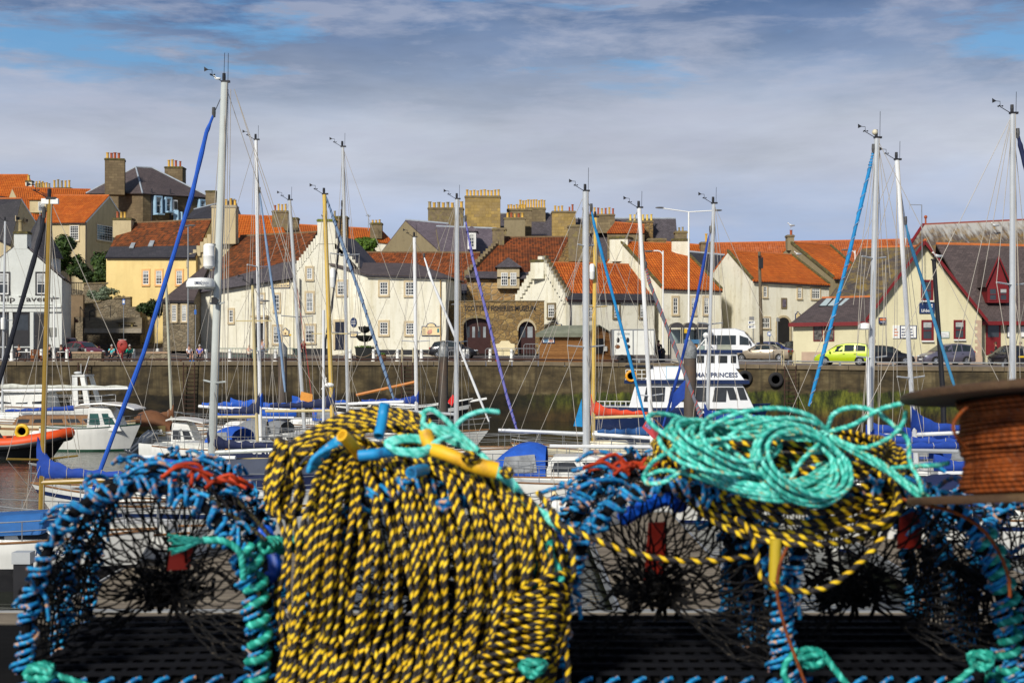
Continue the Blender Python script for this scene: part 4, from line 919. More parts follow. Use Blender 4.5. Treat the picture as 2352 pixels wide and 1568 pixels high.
def crownmb(blobs,n,ls,rnd):
    g=MB(); tot=sum(b[3]*b[4]*b[5] for b in blobs)
    for (x,y,z,rx,ry,rz) in blobs:
        k=int(n*rx*ry*rz/tot)+20
        for _ in range(k):
            v=Vector((rnd.gauss(0,1),rnd.gauss(0,1),rnd.gauss(0,1))).normalized(); r=rnd.uniform(.62,1.08)
            c=Vector((x+v.x*rx*r,y+v.y*ry*r,z+v.z*rz*r)); a=Vector((rnd.gauss(0,1),rnd.gauss(0,1),rnd.gauss(0,1))).normalized(); b=(v+a*.8).normalized().cross(a).normalized(); a2=b.cross(v+a*.5).normalized(); s=ls*rnd.uniform(.6,1.3)
            g.poly([c-a2*s,c+b*s*.5,c+a2*s,c-b*s*.5])
    return g
def tree(label,x,ybase,d,blobs_px,n,mat,name='tree',cat='tree',group=None,ls=.2,zbase=None):
    rnd=random.Random(int(x*7+ybase)); base=P(x,ybase,d)
    if zbase is not None: base.z=zbase
    t_=thing(name,label,cat,tuple(base),group)
    bl=[]
    for (bx,by,rx,ry) in blobs_px:
        c=P(bx,by,d); k=d/F
        for i in range(5): bl.append((c.x+rnd.uniform(-.45,.45)*rx*k,c.y+rnd.uniform(-.5,.5)*rx*k,c.z+rnd.uniform(-.4,.4)*ry*k,rx*k*rnd.uniform(.45,.7),rx*k*rnd.uniform(.45,.7),ry*k*rnd.uniform(.45,.7)))
    crownmb(bl,n,ls,rnd).build('crown',mat,t_)
    g=MB(); top=Vector((sum(b[0] for b in bl)/len(bl),d,sum(b[2] for b in bl)/len(bl)))
    g.tube([base,base.lerp(top,.5)+V(.1,0,0),top],[.22,.05],7)
    for b in bl[::3]: g.tube([base.lerp(top,.55),Vector(b[:3])],[.08,.02],5)
    g.build('trunk',BARK,t_); return t_
tree('dark green tree against the cream hill house',160,650,160,[(150,570,32,32),(140,600,28,28),(172,610,20,30)],4200,LF)
tree('rounded dark green tree beside the yellow house',250,660,152,[(232,610,26,34),(262,605,28,30),(280,625,22,24),(245,635,40,20)],5200,LF)
tree('dark shrub bank between the two garden trees',195,665,156,[(190,625,26,22),(205,640,25,18)],2400,LFD,'shrub','shrub')
tree('silver leaved shrub spilling over the garden wall',236,705,148,[(222,674,22,12),(250,672,24,14),(236,682,36,10)],2600,LFG,'shrub','shrub',ls=.12)
tree('low dark hedge in front of the yellow house',345,745,143,[(330,705,18,18),(352,712,24,26),(372,700,16,20)],3200,LFD,'hedge','hedge',ls=.13)
tree('pink flowering shrub by the tavern steps',168,745,146,[(168,735,14,8),(148,685,6,16)],900,LFP,'shrub','shrub',ls=.1)
tree('bright green tree top rising behind the brown pantiled range',845,590,170,[(833,558,22,16),(850,562,20,16),(838,572,26,12)],2600,LFB,ls=.22,zbase=11)
def wallpx(label,pts,d0,th,mat,name='garden_wall',cat='garden wall',cope=None,d1=None):
    d1=d1 or d0; xs=[p[0] for p in pts]; x0,x1=min(xs),max(xs)
    g=MB(); dd=lambda x:d0+(d1-d0)*(x-x0)/(x1-x0+1e-6)
    g.prism([P(x,y,dd(x)) for x,y in pts],(0,th,0)); o=thing(name,label,cat,tuple(P(pts[0][0],pts[0][1],d0)))
    g.build('stonework',mat,o)
    if cope:
        c=MB()
        for (a,b) in cope: pa,pb=P(*a,dd(a[0])),P(*b,dd(b[0])); c.obox(pa+V(0,-.1,-.02),pb-pa,(0,th+.2,0),(0,0,.14))
        c.build('coping',STONED,o)
    return o
wallpx('upper rubble retaining wall below the garden trees',[(142,800),(142,664),(146,660),(192,668),(192,652),(318,650),(318,800)],150,.8,RUB_G,cope=[((192,652),(318,650))])
wallpx('lower rubble wall behind the silver shrub',[(190,800),(190,700),(232,692),(262,686),(300,684),(300,704),(322,704),(322,800)],146,.6,RUB_G,cope=[((190,700),(232,692)),((262,686),(300,684))])
wallpx('brown rendered wall with a doorway beside the pink flowers',[(142,785),(142,677),(191,677),(191,728),(170,728),(170,785)],144.5,.5,M('brown_render',(.20,.14,.08),.9,.2,1.5))
# railings on brown wall
g=MB()
for i in range(12): x=144+i*4.; g.tube([P(x,677,144.4),P(x,648,144.4)],.03,4)
g.tube([P(143,649,144.4),P(190,649,144.4)],.04,4); solo(g,'railing',DRK,'black iron railing panels on the brown wall','railing')
# small slate roofed stone lodge beside the museum
h=house('stone_lodge','low stone outhouse with lean slate roof and two tall white sash windows',(374,692,137),(446,692,137),(470,614,143),(480,614,143),RUB_G,SLB,zb=5.2,B0=(400,699,148),hips=(1,0),over=.1)
for x in (395,418): window(h['root'],h['front'],x,701,x+10,738,3,6,MARG,.12)
# steps
g=MB(); st=thing('steps','broad stone steps with pale kerb leading up behind the red cars','steps',tuple(P(262,752,141)))
for i in range(7):
    y0=754-3.6*i; y1=754-3.6*(i+1); d=141+.42*i; a=P(194,y0,d); b=P(326,y1,d); g.box(a.x,d,a.z-.6,b.x,d+1.2,b.z-.0)
g.build('treads',M('worn_step_stone',(.20,.165,.11),.9,.25,2,.4,10),st)
g=MB(); a=P(194,757,140.6); g.box(a.x,140.4,a.z-.3,P(326,757,140.6).x,140.95,a.z+.12); g.build('pale_kerb',KERB,st)
g=MB(); 
for (x,y0,y1,d) in ((184,704,740,142),(195,718,752,141),(206,715,742,143),(254,702,735,144)): g.tube([P(x,y0,d),P(x,y1,d)],.035,5)
g.tube([P(184,704,142),P(195,720,141)],.035,5); g.tube([P(206,715,143),P(254,702,144)],.03,5); solo(g,'handrail',DRK,'black iron handrail at the foot of the stone steps','handrail')
g=MB(); g.obox(P(268,742,141),(1.6,0,0),(0,.5,0),(0,0,.08)); g.box(P(272,752,141).x,141.1,P(0,752,141).z,P(276,752,141).x,141.5,P(0,742,141).z); g.box(P(300,752,141).x,141.1,P(0,752,141).z,P(304,752,141).x,141.5,P(0,742,141).z); g.obox(P(266,743,141),(P(308,742,141).x-P(266,742,141).x,0,0),(0,.5,0),(0,0,.1)); solo(g,'stone_bench',STONED,'dark stone bench beside the steps','bench')
# road lines, pavement edge on left
g=MB()
def line(pts,w=.12):
    for a,b in zip(pts,pts[1:]):
        p,q=at_ground(*a,.008),at_ground(*b,.008); n=Vector((-(q-p).y,(q-p).x,0)).normalized()*w/2; g.poly([p-n,q-n,q+n,p+n])
line([(385,139),(470,131),(560,127.5),(640,126)],.14); line([(590,124),(800,123.8),(1020,123.5)],.12); line([(1250,121.5),(1500,121),(1750,124)],.12)
tag(g.build('road_marking',LINE),kind='structure')
# ================================================================ quay furniture
def bollard0(loc,label,h=.95,r=.13):
    b=thing('bollard',label,'bollard',loc,'white bollards along the quay edge'); x,y,z=loc
    g=MB(); g.lathe([(r*1.5,0),(r*1.5,.1),(r*1.1,.12),(r,.16),(r*.92,h*.72),(r*1.2,h*.74),(r*1.2,h*.8),(r*.7,h*.83),(r*.72,h*.86),(r*1.0,h*.91),(r*.9,h*.97),(r*.4,h),(.005,h)],(x,y,z),n=14); g.build('post',WP,b,smooth=True)
    g=MB(); g.lathe([(r*1.27,0),(r*1.27,.05)],(x,y,z+h*.76),n=14); g.build('collar',M('bollard_grey',(.5,.5,.46),.6),b); return b
BX=[(27,121),(61,121),(95,120.5),(154,119),(195,123),(307,119.5),(362,123),(473,119.2),(528,119.2),(632,119.2),(804,119.2),(858,119.2),(913,119.2),(968,119.2),(1065,118.8),(1074,119.4),(1126,119.4),(1175,118.6)]
near=['in front of the tavern window','beside the tavern benches','left of the gold mast','below the gold mast by the grey bin','behind the left block bench','right of the red lifebuoy post','behind the second low stone block','right of the seated couple','between the two silver masts left of the entrance','right of the left timber pile','left of the black tiered planter','right of the black tiered planter','right of the quay ladder hoops','in front of the broad white wall','just left of the entrance arch, shorter of a pair','just left of the entrance arch, taller of a pair','in front of the entrance arch beside the cone','right of the cream notice']
b0=None; bl=[]
for (x,d),lb in zip(BX,near):
    p=at_ground(x,d); lab='white cast bollard '+lb
    if b0 is None: b0=bollard0(tuple(p),lab); bl.append(p)
    else: dup(b0,tuple(p),label=lab); bl.append(p)
CH=M('rusty_chain',(.22,.15,.09),.8,.3,8)
def chain(a,b,lb):
    g=MB(); n=9; pts=[a.lerp(b,i/n)+V(0,0,.7-.38*math.sin(math.pi*i/n)) for i in range(n+1)]
    g.tube(pts,.022,5); solo(g,'chain',CH,lb,'chain','chains slung between the bollards')
for i,j,lb in ((4,5,'chain behind the people seated by the lifebuoy'),(6,7,'chain behind the second stone block'),(9,10,'long chain in front of the crow stepped gable'),(10,11,'chain across the black planter'),(11,12,'chain right of the black planter'),(12,13,'chain in front of the large white wall'),(13,14,'chain by the black hatchback')): chain(bl[i],bl[j],lb)
# low stone blocks
for x0,x1,lb in ((292-0,407-0,0),(582,672,1)):
    pass
for (x0,x1,y0,y1,lb) in ((168*1.0,0,0,0,0),):
    pass
for (xa,xb,lb) in ((292*.2003*1.0+109,407,0),):
    pass
for (x0,x1,lb) in ((167.5,234,'low stone seat block left of the lifebuoy'),(334,388,'low stone seat block right of the lifebuoy')):
    p=at_ground(x0,118.6); q=at_ground(x1,118.6); o=thing('stone_block',lb,'stone block',tuple(p)); g=MB(); g.box(p.x,118.4,p.z-.1,q.x,119.3,p.z+.62); g.build('base',RUB_G,o); g=MB(); g.box(p.x-.04,118.36,p.z+.62,q.x+.04,119.34,p.z+.76); g.build('cap',M('buff_cap',(.36,.24,.15),.8,.2,3),o)
# kerb rail along the quay edge (rusty) and galvanised one on the right
def edge_rail(x0,x1,mat,h,off_,lab,r=.05,post=3.):
    o=thing('edge_rail',lab,'rail',(x0,wall_d(x0)+off_,ztop(x0))); X=x0; g=MB(); pts=[]
    while X<=x1: pts.append(V(X,wall_d(X)+off_,ztop(X)+h)); X+=1.
    g.tube(pts,r,6); g.build('rail',mat,o); 
    X=x0+.5
    while X<x1:
        g=MB(); z=ztop(X); g.box(X-.07,wall_d(X)+off_-.06,z-.02,X+.07,wall_d(X)+off_+.06,z+h); g.build('rail_post',mat,o); X+=post
edge_rail(-38,8.6,RUST,.17,.3,'low rusty steel rail along the left quay edge',.07)
edge_rail(1.,36,METAL,.30,.25,'low galvanised rail along the right quay edge',.05,3.5) if 0 else edge_rail(9.,36,METAL,.28,.25,'low galvanised rail along the right quay edge',.05,3.5)
def ladder(x,dx,yb_z,hoops,lb):
    X=(x-CX)*wall_d(0)/F; d=wall_d(X)-.42; X=(x-CX)*d/F; z1=ztop(X)-.05; o=thing('ladder',lb,'ladder',(X,d,-.5))
    for s in (-1,1):
        g=MB(); g.tube([V(X+s*dx/2,d,-.6),V(X+s*dx/2,d,z1)],.045,5); g.build('stile',RUST,o)
    z=-.3; g=MB()
    while z<z1: 
        g.tube([V(X-dx/2,d,z),V(X+dx/2,d,z)],.025,5); z+=.32
    g.build('rungs',RUST,o)
    if hoops:
        for s in (-1,1):
            g=MB(); pts=[V(X+s*dx/2,d+.3+ (1-math.cos(q))*.45,z1+.7+math.sin(q)*.4) for q in [math.pi*i/8 for i in range(9)]]; g.tube([V(X+s*dx/2,d+.3,z1)]+pts+[V(X+s*dx/2,d+1.2,z1)],.035,6); g.build('grab_hoop',hoops,o)
HP=M('cream_hoop',(.5,.42,.25),.6)
ladder(434,.85,0,None,'dark ladder recessed behind the left masts on the quay wall'); ladder(935,.85,0,HP,'dark quay ladder with cream grab hoops below the white building'); ladder(190,.7,0,None,'quay ladder beside the gold mast'); ladder(1815,.8,0,HP,'quay ladder with cream hoops left of the green car')
# tyres on the right wall
def tyre(c,R_,r,ax,lab,group,name='tyre_fender',rope=True):
    o=thing(name,lab,'tyre',tuple(c),group); g=MB(); prof=[(R_-r+r*(1+math.cos(q)),r*math.sin(q)) for q in [2*math.pi*i/10 for i in range(11)]]
    prof=[(R_+r*math.cos(q),r*.8*math.sin(q)) for q in [math.pi*2*i/10 for i in range(11)]]
    g.lathe(prof,c,ax,n=20); g.build('tyre',M('tyre_rubber',(.018,.017,.018),.85,.3,6),o,smooth=True)
    if rope:
        g=MB(); g.tube([c+V(0,0,R_),c+V(.08,.1,R_+.75)],.03,5); g.build('rope',CH,o)
for x,y,lb in ((1711,868,'black tyre fender right of the tour boat wheelhouse'),(1782,872,'black tyre fender left of the hooped ladder')):
    X=(x-CX)*107/F; d=wall_d(X)-.5; tyre(P(x,y,d),.42,.14,(0,1,0),lb,'tyre fenders on the quay wall')
# ================================================================ lamp posts, poles
def lamp(lb,x,yt,d,arms,h0=None,r=.07,mat=METAL,sleeve=True,zb=None):
    X=(x-CX)*d/F; z0=gz(X,d) if zb is None else zb; zt=P(x,yt,d).z; o=thing('street_lamp',lb,'street lamp',(X,d,z0))
    g=MB(); g.tube([V(X,d,z0),V(X,d,z0+1.2)],r*1.5,8); g.tube([V(X,d,z0+1.2),V(X,d,zt)],[r,r*.75],8); g.build('post',mat,o)
    for (ax,ay,curve) in arms:
        e=P(ax,ay,d); g=MB(); s=V(X,d,zt)
        if curve: 
            k=V(e.x,d,zt); pts=[s+V(0,0,-.5)]; 
            sg=1 if e.x>X else -1
            for i in range(6): q=math.pi/2*i/5; pts.append(V(X+sg*.45*(1-math.cos(q)),d,zt-.45+.45*math.sin(q)))
            pts.append(V(e.x-sg*.5,d,zt-.0)); g.tube(pts,r*.75,6)
        else: g.tube([s,e],r*.5,6)
        a_=g.build('arm',mat,o)
        g=MB(); sg=1 if e.x>X else -1; g.ell(e+V(-sg*.12,0,0),.38,.12,.08,10); g.build('lantern',M('lantern_grey',(.12,.12,.12),.4),a_,smooth=True)
    return o
lamp('tall grey street lamp with twin heads between the yellow house and the museum',432,520,127,[(425,519,0),(443,518,0)])
lamp('tallest street lamp with long arms spread both ways above the roofs',1582,487,124,[(1512,477,0),(1652,483,0)],mat=WP,r=.09)
lamp('single arm street lamp in front of the orange roofed white house',1523,576,123,[(1487,577,1)],mat=WP)
lamp('curved white street lamp with a gull behind the mossy roof',1964,575,150,[(1938,574,1)],mat=WP)
lamp('low promenade lamp beside the tavern corner',124,686,119.2,[(130,685,0)],mat=WP)
lamp('short lamp with spun head before the museum doorway',606,695,119.5,[(612,691,0)],mat=WP)
lamp('white lamp post beside the black hatchback',1048,700,119,[(1050,699,0)],mat=WP)
g=MB(); o=thing('telegraph_pole','weathered wooden telegraph pole before the arched white house','pole',tuple(at_ground(1750,128)))
p=at_ground(1750,128); q=P(1744,578,128); g.tube([p,q],[.17,.12],9); g.build('pole',M('weathered_pole_wood',(.14,.11,.07),.9,.3,6,.5,20),o); g=MB(); g.box(q.x-.05,127.7,q.z-1.4,q.x+.28,127.9,q.z-.5); g.tube([q+V(-.15,-.2,-.4),q+V(.2,-.2,-.4)],.05); g.build('fittings',DRK,o)
BLUES=M('sign_blue',(.02,.12,.42),.5)
def postsign(lb,x,d,yt,yb_,signs,mat=METAL,r=.04):
    X=(x-CX)*d/F; p=at_ground(x,d); o=thing('sign_post',lb,'sign',tuple(p)); g=MB(); g.tube([p,P(x,yt,d)],r,7); g.build('post',mat,o)
    for (x0,y0,x1,y1,m,tx) in signs:
        a,b=P(x0,y1,d-.06),P(x1,y0,d-.06); g=MB(); g.obox(a,(b.x-a.x,0,0),(0,.03,0),(0,0,b.z-a.z)); s_=g.build('plate',m,o)
        if tx: g=MB(); text(g,tx,a+V((b.x-a.x)*.15,-.01,(b.z-a.z)*.2),V(1,0,0),V(0,0,1),(b.x-a.x)*.7,(b.z-a.z)*.6); g.build('lettering',WP if m is not WP else NAVY,s_)
postsign('blue one way sign on a grey post before the stone steps',284,138,686,755,[(281,687,287,699,BLUES,'1')]); postsign('blue sign on a post beside the bright blue furled sail',361,133,696,770,[(358,697,364,706,BLUES,'1')])
postsign('direction signs with parking symbols beside the white minibus',1730,126,728,800,[(1721,727,1732,735,M('sign_grey',(.2,.2,.2),.6),None),(1718,737,1734,744,WP,'P'),(1718,747,1735,754,WP,'P')])
postsign('blue disabled parking sign in front of the blue car',1768,122.5,762,815,[(1763,762,1771,771,BLUES,'1')]); postsign('small square sign on a grey pole left of the arched door',1786,134,728,760,[(1783,730,1791,738,METAL,None)])
postsign('grey sign pole left of the lodge lamp carrying blue notices',449,121,700,800,[(446,711,451,722,BLUES,None)]) ; postsign('yellow topped slim post beside the museum window',666,122,768,812,[(664,767,669,771,M('yellow_plate',(.65,.4,.02),.6),None)])
# timber piles with pointed caps
def pile(x,yt,yb_,d,r,lb):
    c=P(x,yt,d); o=thing('pontoon_pile',lb,'mooring pile',(c.x,d,0),'capped mooring piles of the pontoons'); g=MB(); g.lathe([(r,-1),(r,c.z-.0)],(c.x,d,0),n=20); g.build('shaft',M('pile_brown',(.085,.068,.055),.7,.2,1.,.2,5,streak=.5,c2=(.14,.07,.03),c2s=.5),o,smooth=True)
    g=MB(); g.lathe([(r*1.06,-.5),(r*1.08,0),(.02,r*1.3)],(c.x,d,c.z),n=16); g.build('pointed_cap',M('scuffed_cap',(.20,.21,.21),.35,.5,8),o,smooth=True)
pile(649,798,940,84,.24,'slimmest capped pile left of the silver mast'); pile(1018,798,985,84,.27,'capped pile in front of the entrance arch'); pile(1585,798,1010,72,.30,'thickest capped pile in front of the tour boat')
g=MB(); a,b=P(2145,598,80),P(2166,905,80); o=thing('black_post','black leaning steel post with small top plate before the lifeboat station','post',(b.x,80,0)); g.tube([V(b.x+.1,80,-.5),b,a],[.17,.11],9); g.build('post',DRK,o); g=MB(); g.lathe([(.16,0),(.16,.08)],a,n=10); g.build('top_plate',DRK,o)
# ================================================================ vehicles
TYRE=M('car_tyre',(.015,.015,.015),.85); RIM=M('alloy_rim',(.45,.46,.48),.3,metal=.8); GLC=glassm('car_glass',(.018,.024,.026),.05,.8); HLT=glassm('headlamp_glass',(.45,.48,.5),.1); TLT=M('tail_lamp_red',(.35,.01,.01),.3,coat=.5)
def paint(n,c,metal=.2): return M(n,c,.32,.03,3,metal=metal,coat=.8)
KIND={ # x from rear bumper to front; (x, z_belt, z_roof, halfwidth, roofhalfwidth)
'hatch':dict(L=4.0,W=1.7,H=1.48,st=[(0,.55,.56,.70,.68),(.06,.90,.92,.80,.72),(.18,.94,1.00,.83,.62),(.45,.95,1.38,.845,.56),(1.0,.95,1.47,.85,.56),(1.7,.93,1.48,.85,.56),(2.25,.92,1.40,.85,.55),(2.95,.92,.96,.84,.66),(3.5,.80,.83,.80,.66),(3.85,.66,.68,.72,.6),(4.0,.48,.50,.60,.55)],gl=(.3,2.8)),
'saloon':dict(L=4.7,W=1.76,H=1.42,st=[(0,.58,.6,.72,.7),(.08,.95,.97,.82,.74),(.75,1.0,1.02,.86,.70),(1.0,.98,1.10,.87,.62),(1.55,.96,1.36,.88,.58),(2.2,.94,1.42,.88,.57),(2.75,.93,1.36,.88,.56),(3.45,.92,.95,.87,.68),(4.2,.80,.82,.82,.66),(4.58,.66,.68,.74,.6),(4.7,.5,.52,.62,.55)],gl=(1.0,3.3)),
'mpv':dict(L=4.1,W=1.74,H=1.62,st=[(0,.6,.62,.74,.72),(.05,.98,1.0,.82,.76),(.15,1.0,1.2,.85,.70),(.32,1.0,1.52,.86,.63),(1.0,.99,1.62,.87,.62),(1.8,.97,1.62,.87,.61),(2.4,.95,1.50,.87,.59),(3.2,.94,.99,.86,.68),(3.7,.82,.85,.82,.66),(3.98,.68,.70,.74,.6),(4.1,.5,.52,.62,.55)],gl=(.16,3.05)),
'estate':dict(L=4.5,W=1.76,H=1.5,st=[(0,.58,.6,.74,.72),(.06,.94,.96,.84,.76),(.22,.96,1.1,.86,.68),(.5,.96,1.42,.87,.60),(1.3,.95,1.50,.88,.58),(2.2,.94,1.48,.88,.57),(2.7,.93,1.38,.88,.56),(3.4,.92,.96,.87,.68),(4.0,.80,.83,.82,.66),(4.38,.66,.68,.74,.6),(4.5,.5,.52,.62,.55)],gl=(.25,3.2)),
}
def car(lb,kind,x,d,heading,pm,plate=(.75,.5,.02),name='parked_car',sc_=1.,z=None):
    K=KIND[kind]; p=at_ground(x,d); 
    if z is not None: p.z=z
    o=thing(name,lb,'car',tuple(p),'cars parked along the harbour front',rz=heading)
    L=K['L']; T=Matrix.Scale(sc_,4)@Matrix.Translation((-L/2,0,0))
    def ring(s,zs=None):
        x,zb,zr,w,wr=s; z0=.24
        return [V(x,-w*.9,z0),V(x,-w,.40),V(x,-w*1.01,.62 if zb>.64 else zb*.9),V(x,-w*.97,zb),V(x,-wr,zr-.04 if zr-zb>.06 else zr-.01),V(x,-wr*.8,zr),V(x,0,zr+.015),V(x,wr*.8,zr),V(x,wr,zr-.04 if zr-zb>.06 else zr-.01),V(x,w*.97,zb),V(x,w*1.01,.62 if zb>.64 else zb*.9),V(x,w,.40),V(x,w*.9,z0)]
    st=K['st']; rings=[ring(s) for s in st]
    g=MB(T); g.loft(rings[::1],mi=0); 
    b=g.build('body',pm,o,smooth=True)
    # glass
    def lerp_st(x):
        for a,b_ in zip(st,st[1:]):
            if a[0]<=x<=b_[0]:
                k=(x-a[0])/(b_[0]-a[0]); return tuple(a[i]+(b_[i]-a[i])*k for i in range(5))
    g0,g1=K['gl']; nw=3 if kind in('mpv','estate') else 2
    cab=[s for s in st if s[2]-s[1]>.3]; xa,xb=cab[0][0],cab[-1][0]
    for sg in (-1,1):
        cuts=[xa-.0+ (xb+.35-xa)*i/nw for i in range(nw+1)]
        for a,b_ in zip(cuts,cuts[1:]):
            g=MB(T); pts=[]; xs=[a+.05+(b_-a-.1)*i/4 for i in range(5)]
            lo=[];hi=[]
            for x_ in xs:
                s=lerp_st(x_); x2,zb,zr,w,wr=s; f=lambda k:V(x_,sg*((w*.97)+(wr-w*.97)*k+.012),zb+(zr-.04-zb)*k)
                lo.append(f(.08)); hi.append(f(.88))
            for i in range(4): g.poly([lo[i],lo[i+1],hi[i+1],hi[i]])
            g.build('side_window',GLC,b)
    def screen(i0,i1,k0,k1,nm):
        g=MB(T); a,b_=st[i0],st[i1]
        def pt(s,y): return V(s[0],s[4]*y,s[2]+.03)
        A=[pt(a,y*.92)*(1-k0)+pt(b_,y*.92)*k0 for y in(-1,-.4,.4,1)]; B=[pt(a,y*.9)*(1-k1)+pt(b_,y*.9)*k1 for y in(-1,-.4,.4,1)]
        for i in range(3): g.poly([A[i],A[i+1],B[i+1],B[i]])
        g.build(nm,GLC,b)
    ci=st.index(cab[0]); cj=st.index(cab[-1])
    screen(cj,cj+1,.08,.92,'windscreen'); screen(ci-1,ci,.12,.9,'rear_window')
    for xw in (.78,L-.80):
        for sg in (-1,1):
            w=lerp_st(xw)[3]
            g=MB(T); g.lathe([(.355,0),(.355,.02)],(xw,sg*(w*1.0),.33),(0,sg,0),18); g.build('wheel_arch',TYRE,b)
            g=MB(T); g.lathe([(.19,.0),(.30,.02),(.315,-.02),(.315,-.18),(.2,-.2)],(xw,sg*(w+.035),.315),(0,sg,0),18); wh=g.build('wheel',TYRE,o,smooth=True)
            g=MB(T); g.lathe([(.0,.02),(.05,.03),(.055,.01),(.20,.005),(.2,-.03)],(xw,sg*(w+.04),.315),(0,sg,0),14)
            r_=g.build('rim',RIM,wh); g=MB(T)
            for k in range(5): 
                q=math.pi*2*(k+.5)/5; c=V(xw+.125*math.cos(q),sg*(w+.052),.315+.125*math.sin(q)); g.ell(c,.045,.006,.045,8)
            g.build('spoke_gaps',TYRE,wh)
    fr,rr=st[-2],st[1]
    for sg in (-1,1):
        g=MB(T); g.ell(V(fr[0]-.06,sg*fr[3]*.78,fr[1]-.02),.17,.17,.09,10); g.build('headlight',HLT,b,smooth=True)
        g=MB(T); g.ell(V(.06,sg*.70,.84 if kind!='mpv' else .98),.09,.13,.10,10); g.build('tail_light',TLT,b,smooth=True)
        g=MB(T); g.ell(V(xb+.5,sg*(lerp_st(xb+.3)[3]+.1),1.0),.08,.11,.07,10); g.build('wing_mirror',pm,b,smooth=True)
        for xd in (xa+.7,xa+1.5): g=MB(T); g.box(xd,sg*(lerp_st(xd)[3]+.005)-.015,.82,xd+.16,sg*(lerp_st(xd)[3]+.005)+.015,.85); g.build('door_handle',DRK,b)
    g=MB(T); g.box(-.035,-.26,.60,-.02,.26,.72); g.build('number_plate',M('plate_yellow',plate,.5),b)
    g=MB(T); g.box(L-.02,-.26,.38,L+.012,.26,.49); g.build('number_plate',M('plate_white',(.7,.7,.68),.5),b)
    g=MB(T); g.box(L-.08,-.45,.54,L-.01,.45,.62); g.box(-.03,-.72,.28,.06,.72,.48); g.build('grille',DRK,b)
    return o
RED=paint('dark_red_paint',(.16,.008,.02)); BLKP=paint('black_car_paint',(.010,.010,.013)); SILV=paint('champagne_paint',(.36,.30,.22),.5); BLUC=paint('dark_blue_paint',(.02,.03,.14)); GRN=paint('lime_paint',(.42,.55,.01),.1); GRYP=paint('grey_violet_paint',(.16,.15,.20),.5); VANW=paint('van_white',(.72,.74,.76),.0)
car('dark red hatchback parked nose out beside the tavern','hatch',193,125,R(-38),RED)
car('dark red car parked behind the other red hatchback','mpv',158,131,R(-75),paint('wine_paint',(.14,.008,.015)),name='parked_car')
car('black hatchback parked by the museum entrance arch','hatch',1043,127,R(-6),BLKP)
car('champagne saloon parked with its tail towards the lifeboat station','saloon',1752,124.5,R(157),SILV)
car('dark blue car half hidden behind the champagne saloon','hatch',1782,131,R(-20),BLUC); car('black estate car in front of the arched doorway','estate',1823,133,R(112),BLKP)
car('lime green people carrier on the quay by the shop','mpv',1938,111.5,R(158),GRN); car('black hatchback beside the lime green people carrier','hatch',2036,114.8,R(2),BLKP)
car('grey violet crossover in front of the lifeboat station gable','mpv',2172,114.5,R(193),GRYP); car('black hatchback at the right edge by the red door','hatch',2316,112.5,R(100),paint('black_car_paint2',(.012,.012,.018)))
# minibus
p=at_ground(1672,126); o=thing('minibus','white long minibus with dark side glazing','minibus',tuple(p),rz=R(-14)); L=5.9; T=Matrix.Translation((-L/2,0,0))
st=[(0,.45,1.0,.96),(.04,2.35,.98,.97),(.3,2.62,.93,.98),(3.6,2.66,.93,.98),(4.3,2.45,.88,.98),(4.75,1.95,.85,.97),(5.15,1.40,.85,.96),(5.75,1.12,.80,.90),(5.9,.7,.72,.82)]
g=MB(T); g.loft([[V(x,-wl,.32),V(x,-wl*1.01,.8 if zt>1 else zt*.9),V(x,-(wl+wt)/2,max(.9,zt*.75) if zt>1.2 else zt*.95),V(x,-wt*.97,zt-.06),V(x,-wt*.7,zt),V(x,wt*.7,zt),V(x,wt*.97,zt-.06),V(x,(wl+wt)/2,max(.9,zt*.75) if zt>1.2 else zt*.95),V(x,wl*1.01,.8 if zt>1 else zt*.9),V(x,wl,.32)] for (x,zt,wt,wl) in st]); b=g.build('body',VANW,o,smooth=True)
for sg in (-1,1):
    for (xa,xb) in ((.6,2.1),(2.15,3.7),(4.0,4.75)):
        g=MB(T); g.poly([V(xa,sg*1.0,1.32),V(xb,sg*1.0,1.32),V(xb-.05 if xb>4.5 else xb,sg*.975,2.08 if xb<4.5 else 1.85),V(xa,sg*.975,2.08)]); g.build('side_window',GLC,b)
    for xw in (1.2,4.9):
        g=MB(T); g.lathe([(.42,0),(.42,.02)],(xw,sg*.985,.36),(0,sg,0),18); g.build('wheel_arch',TYRE,b)
        g=MB(T); g.lathe([(.2,.0),(.33,.02),(.345,-.02),(.345,-.2)],(xw,sg*1.01,.345),(0,sg,0),18); wh=g.build('wheel',TYRE,o,smooth=True); g=MB(T); g.lathe([(0,.02),(.2,.01),(.2,-.03)],(xw,sg*1.015,.345),(0,sg,0),14); g.build('rim',RIM,wh)
    g=MB(T); g.box(-.02,sg*.86-.09,.75,.05,sg*.86+.09,1.3); g.build('tail_light',TLT,b); g=MB(T); g.ell(V(5.62,sg*.72,.98),.12,.16,.11); g.build('headlight',HLT,b,smooth=True)
    g=MB(T); g.ell(V(4.85,sg*1.14,1.5),.07,.1,.18); g.build('wing_mirror',DRK,b,smooth=True)
g=MB(T); g.poly([V(4.4,-.8,2.37),V(4.4,.8,2.37),V(5.1,.8,1.52),V(5.1,-.8,1.52)]); g.build('windscreen',GLC,b)
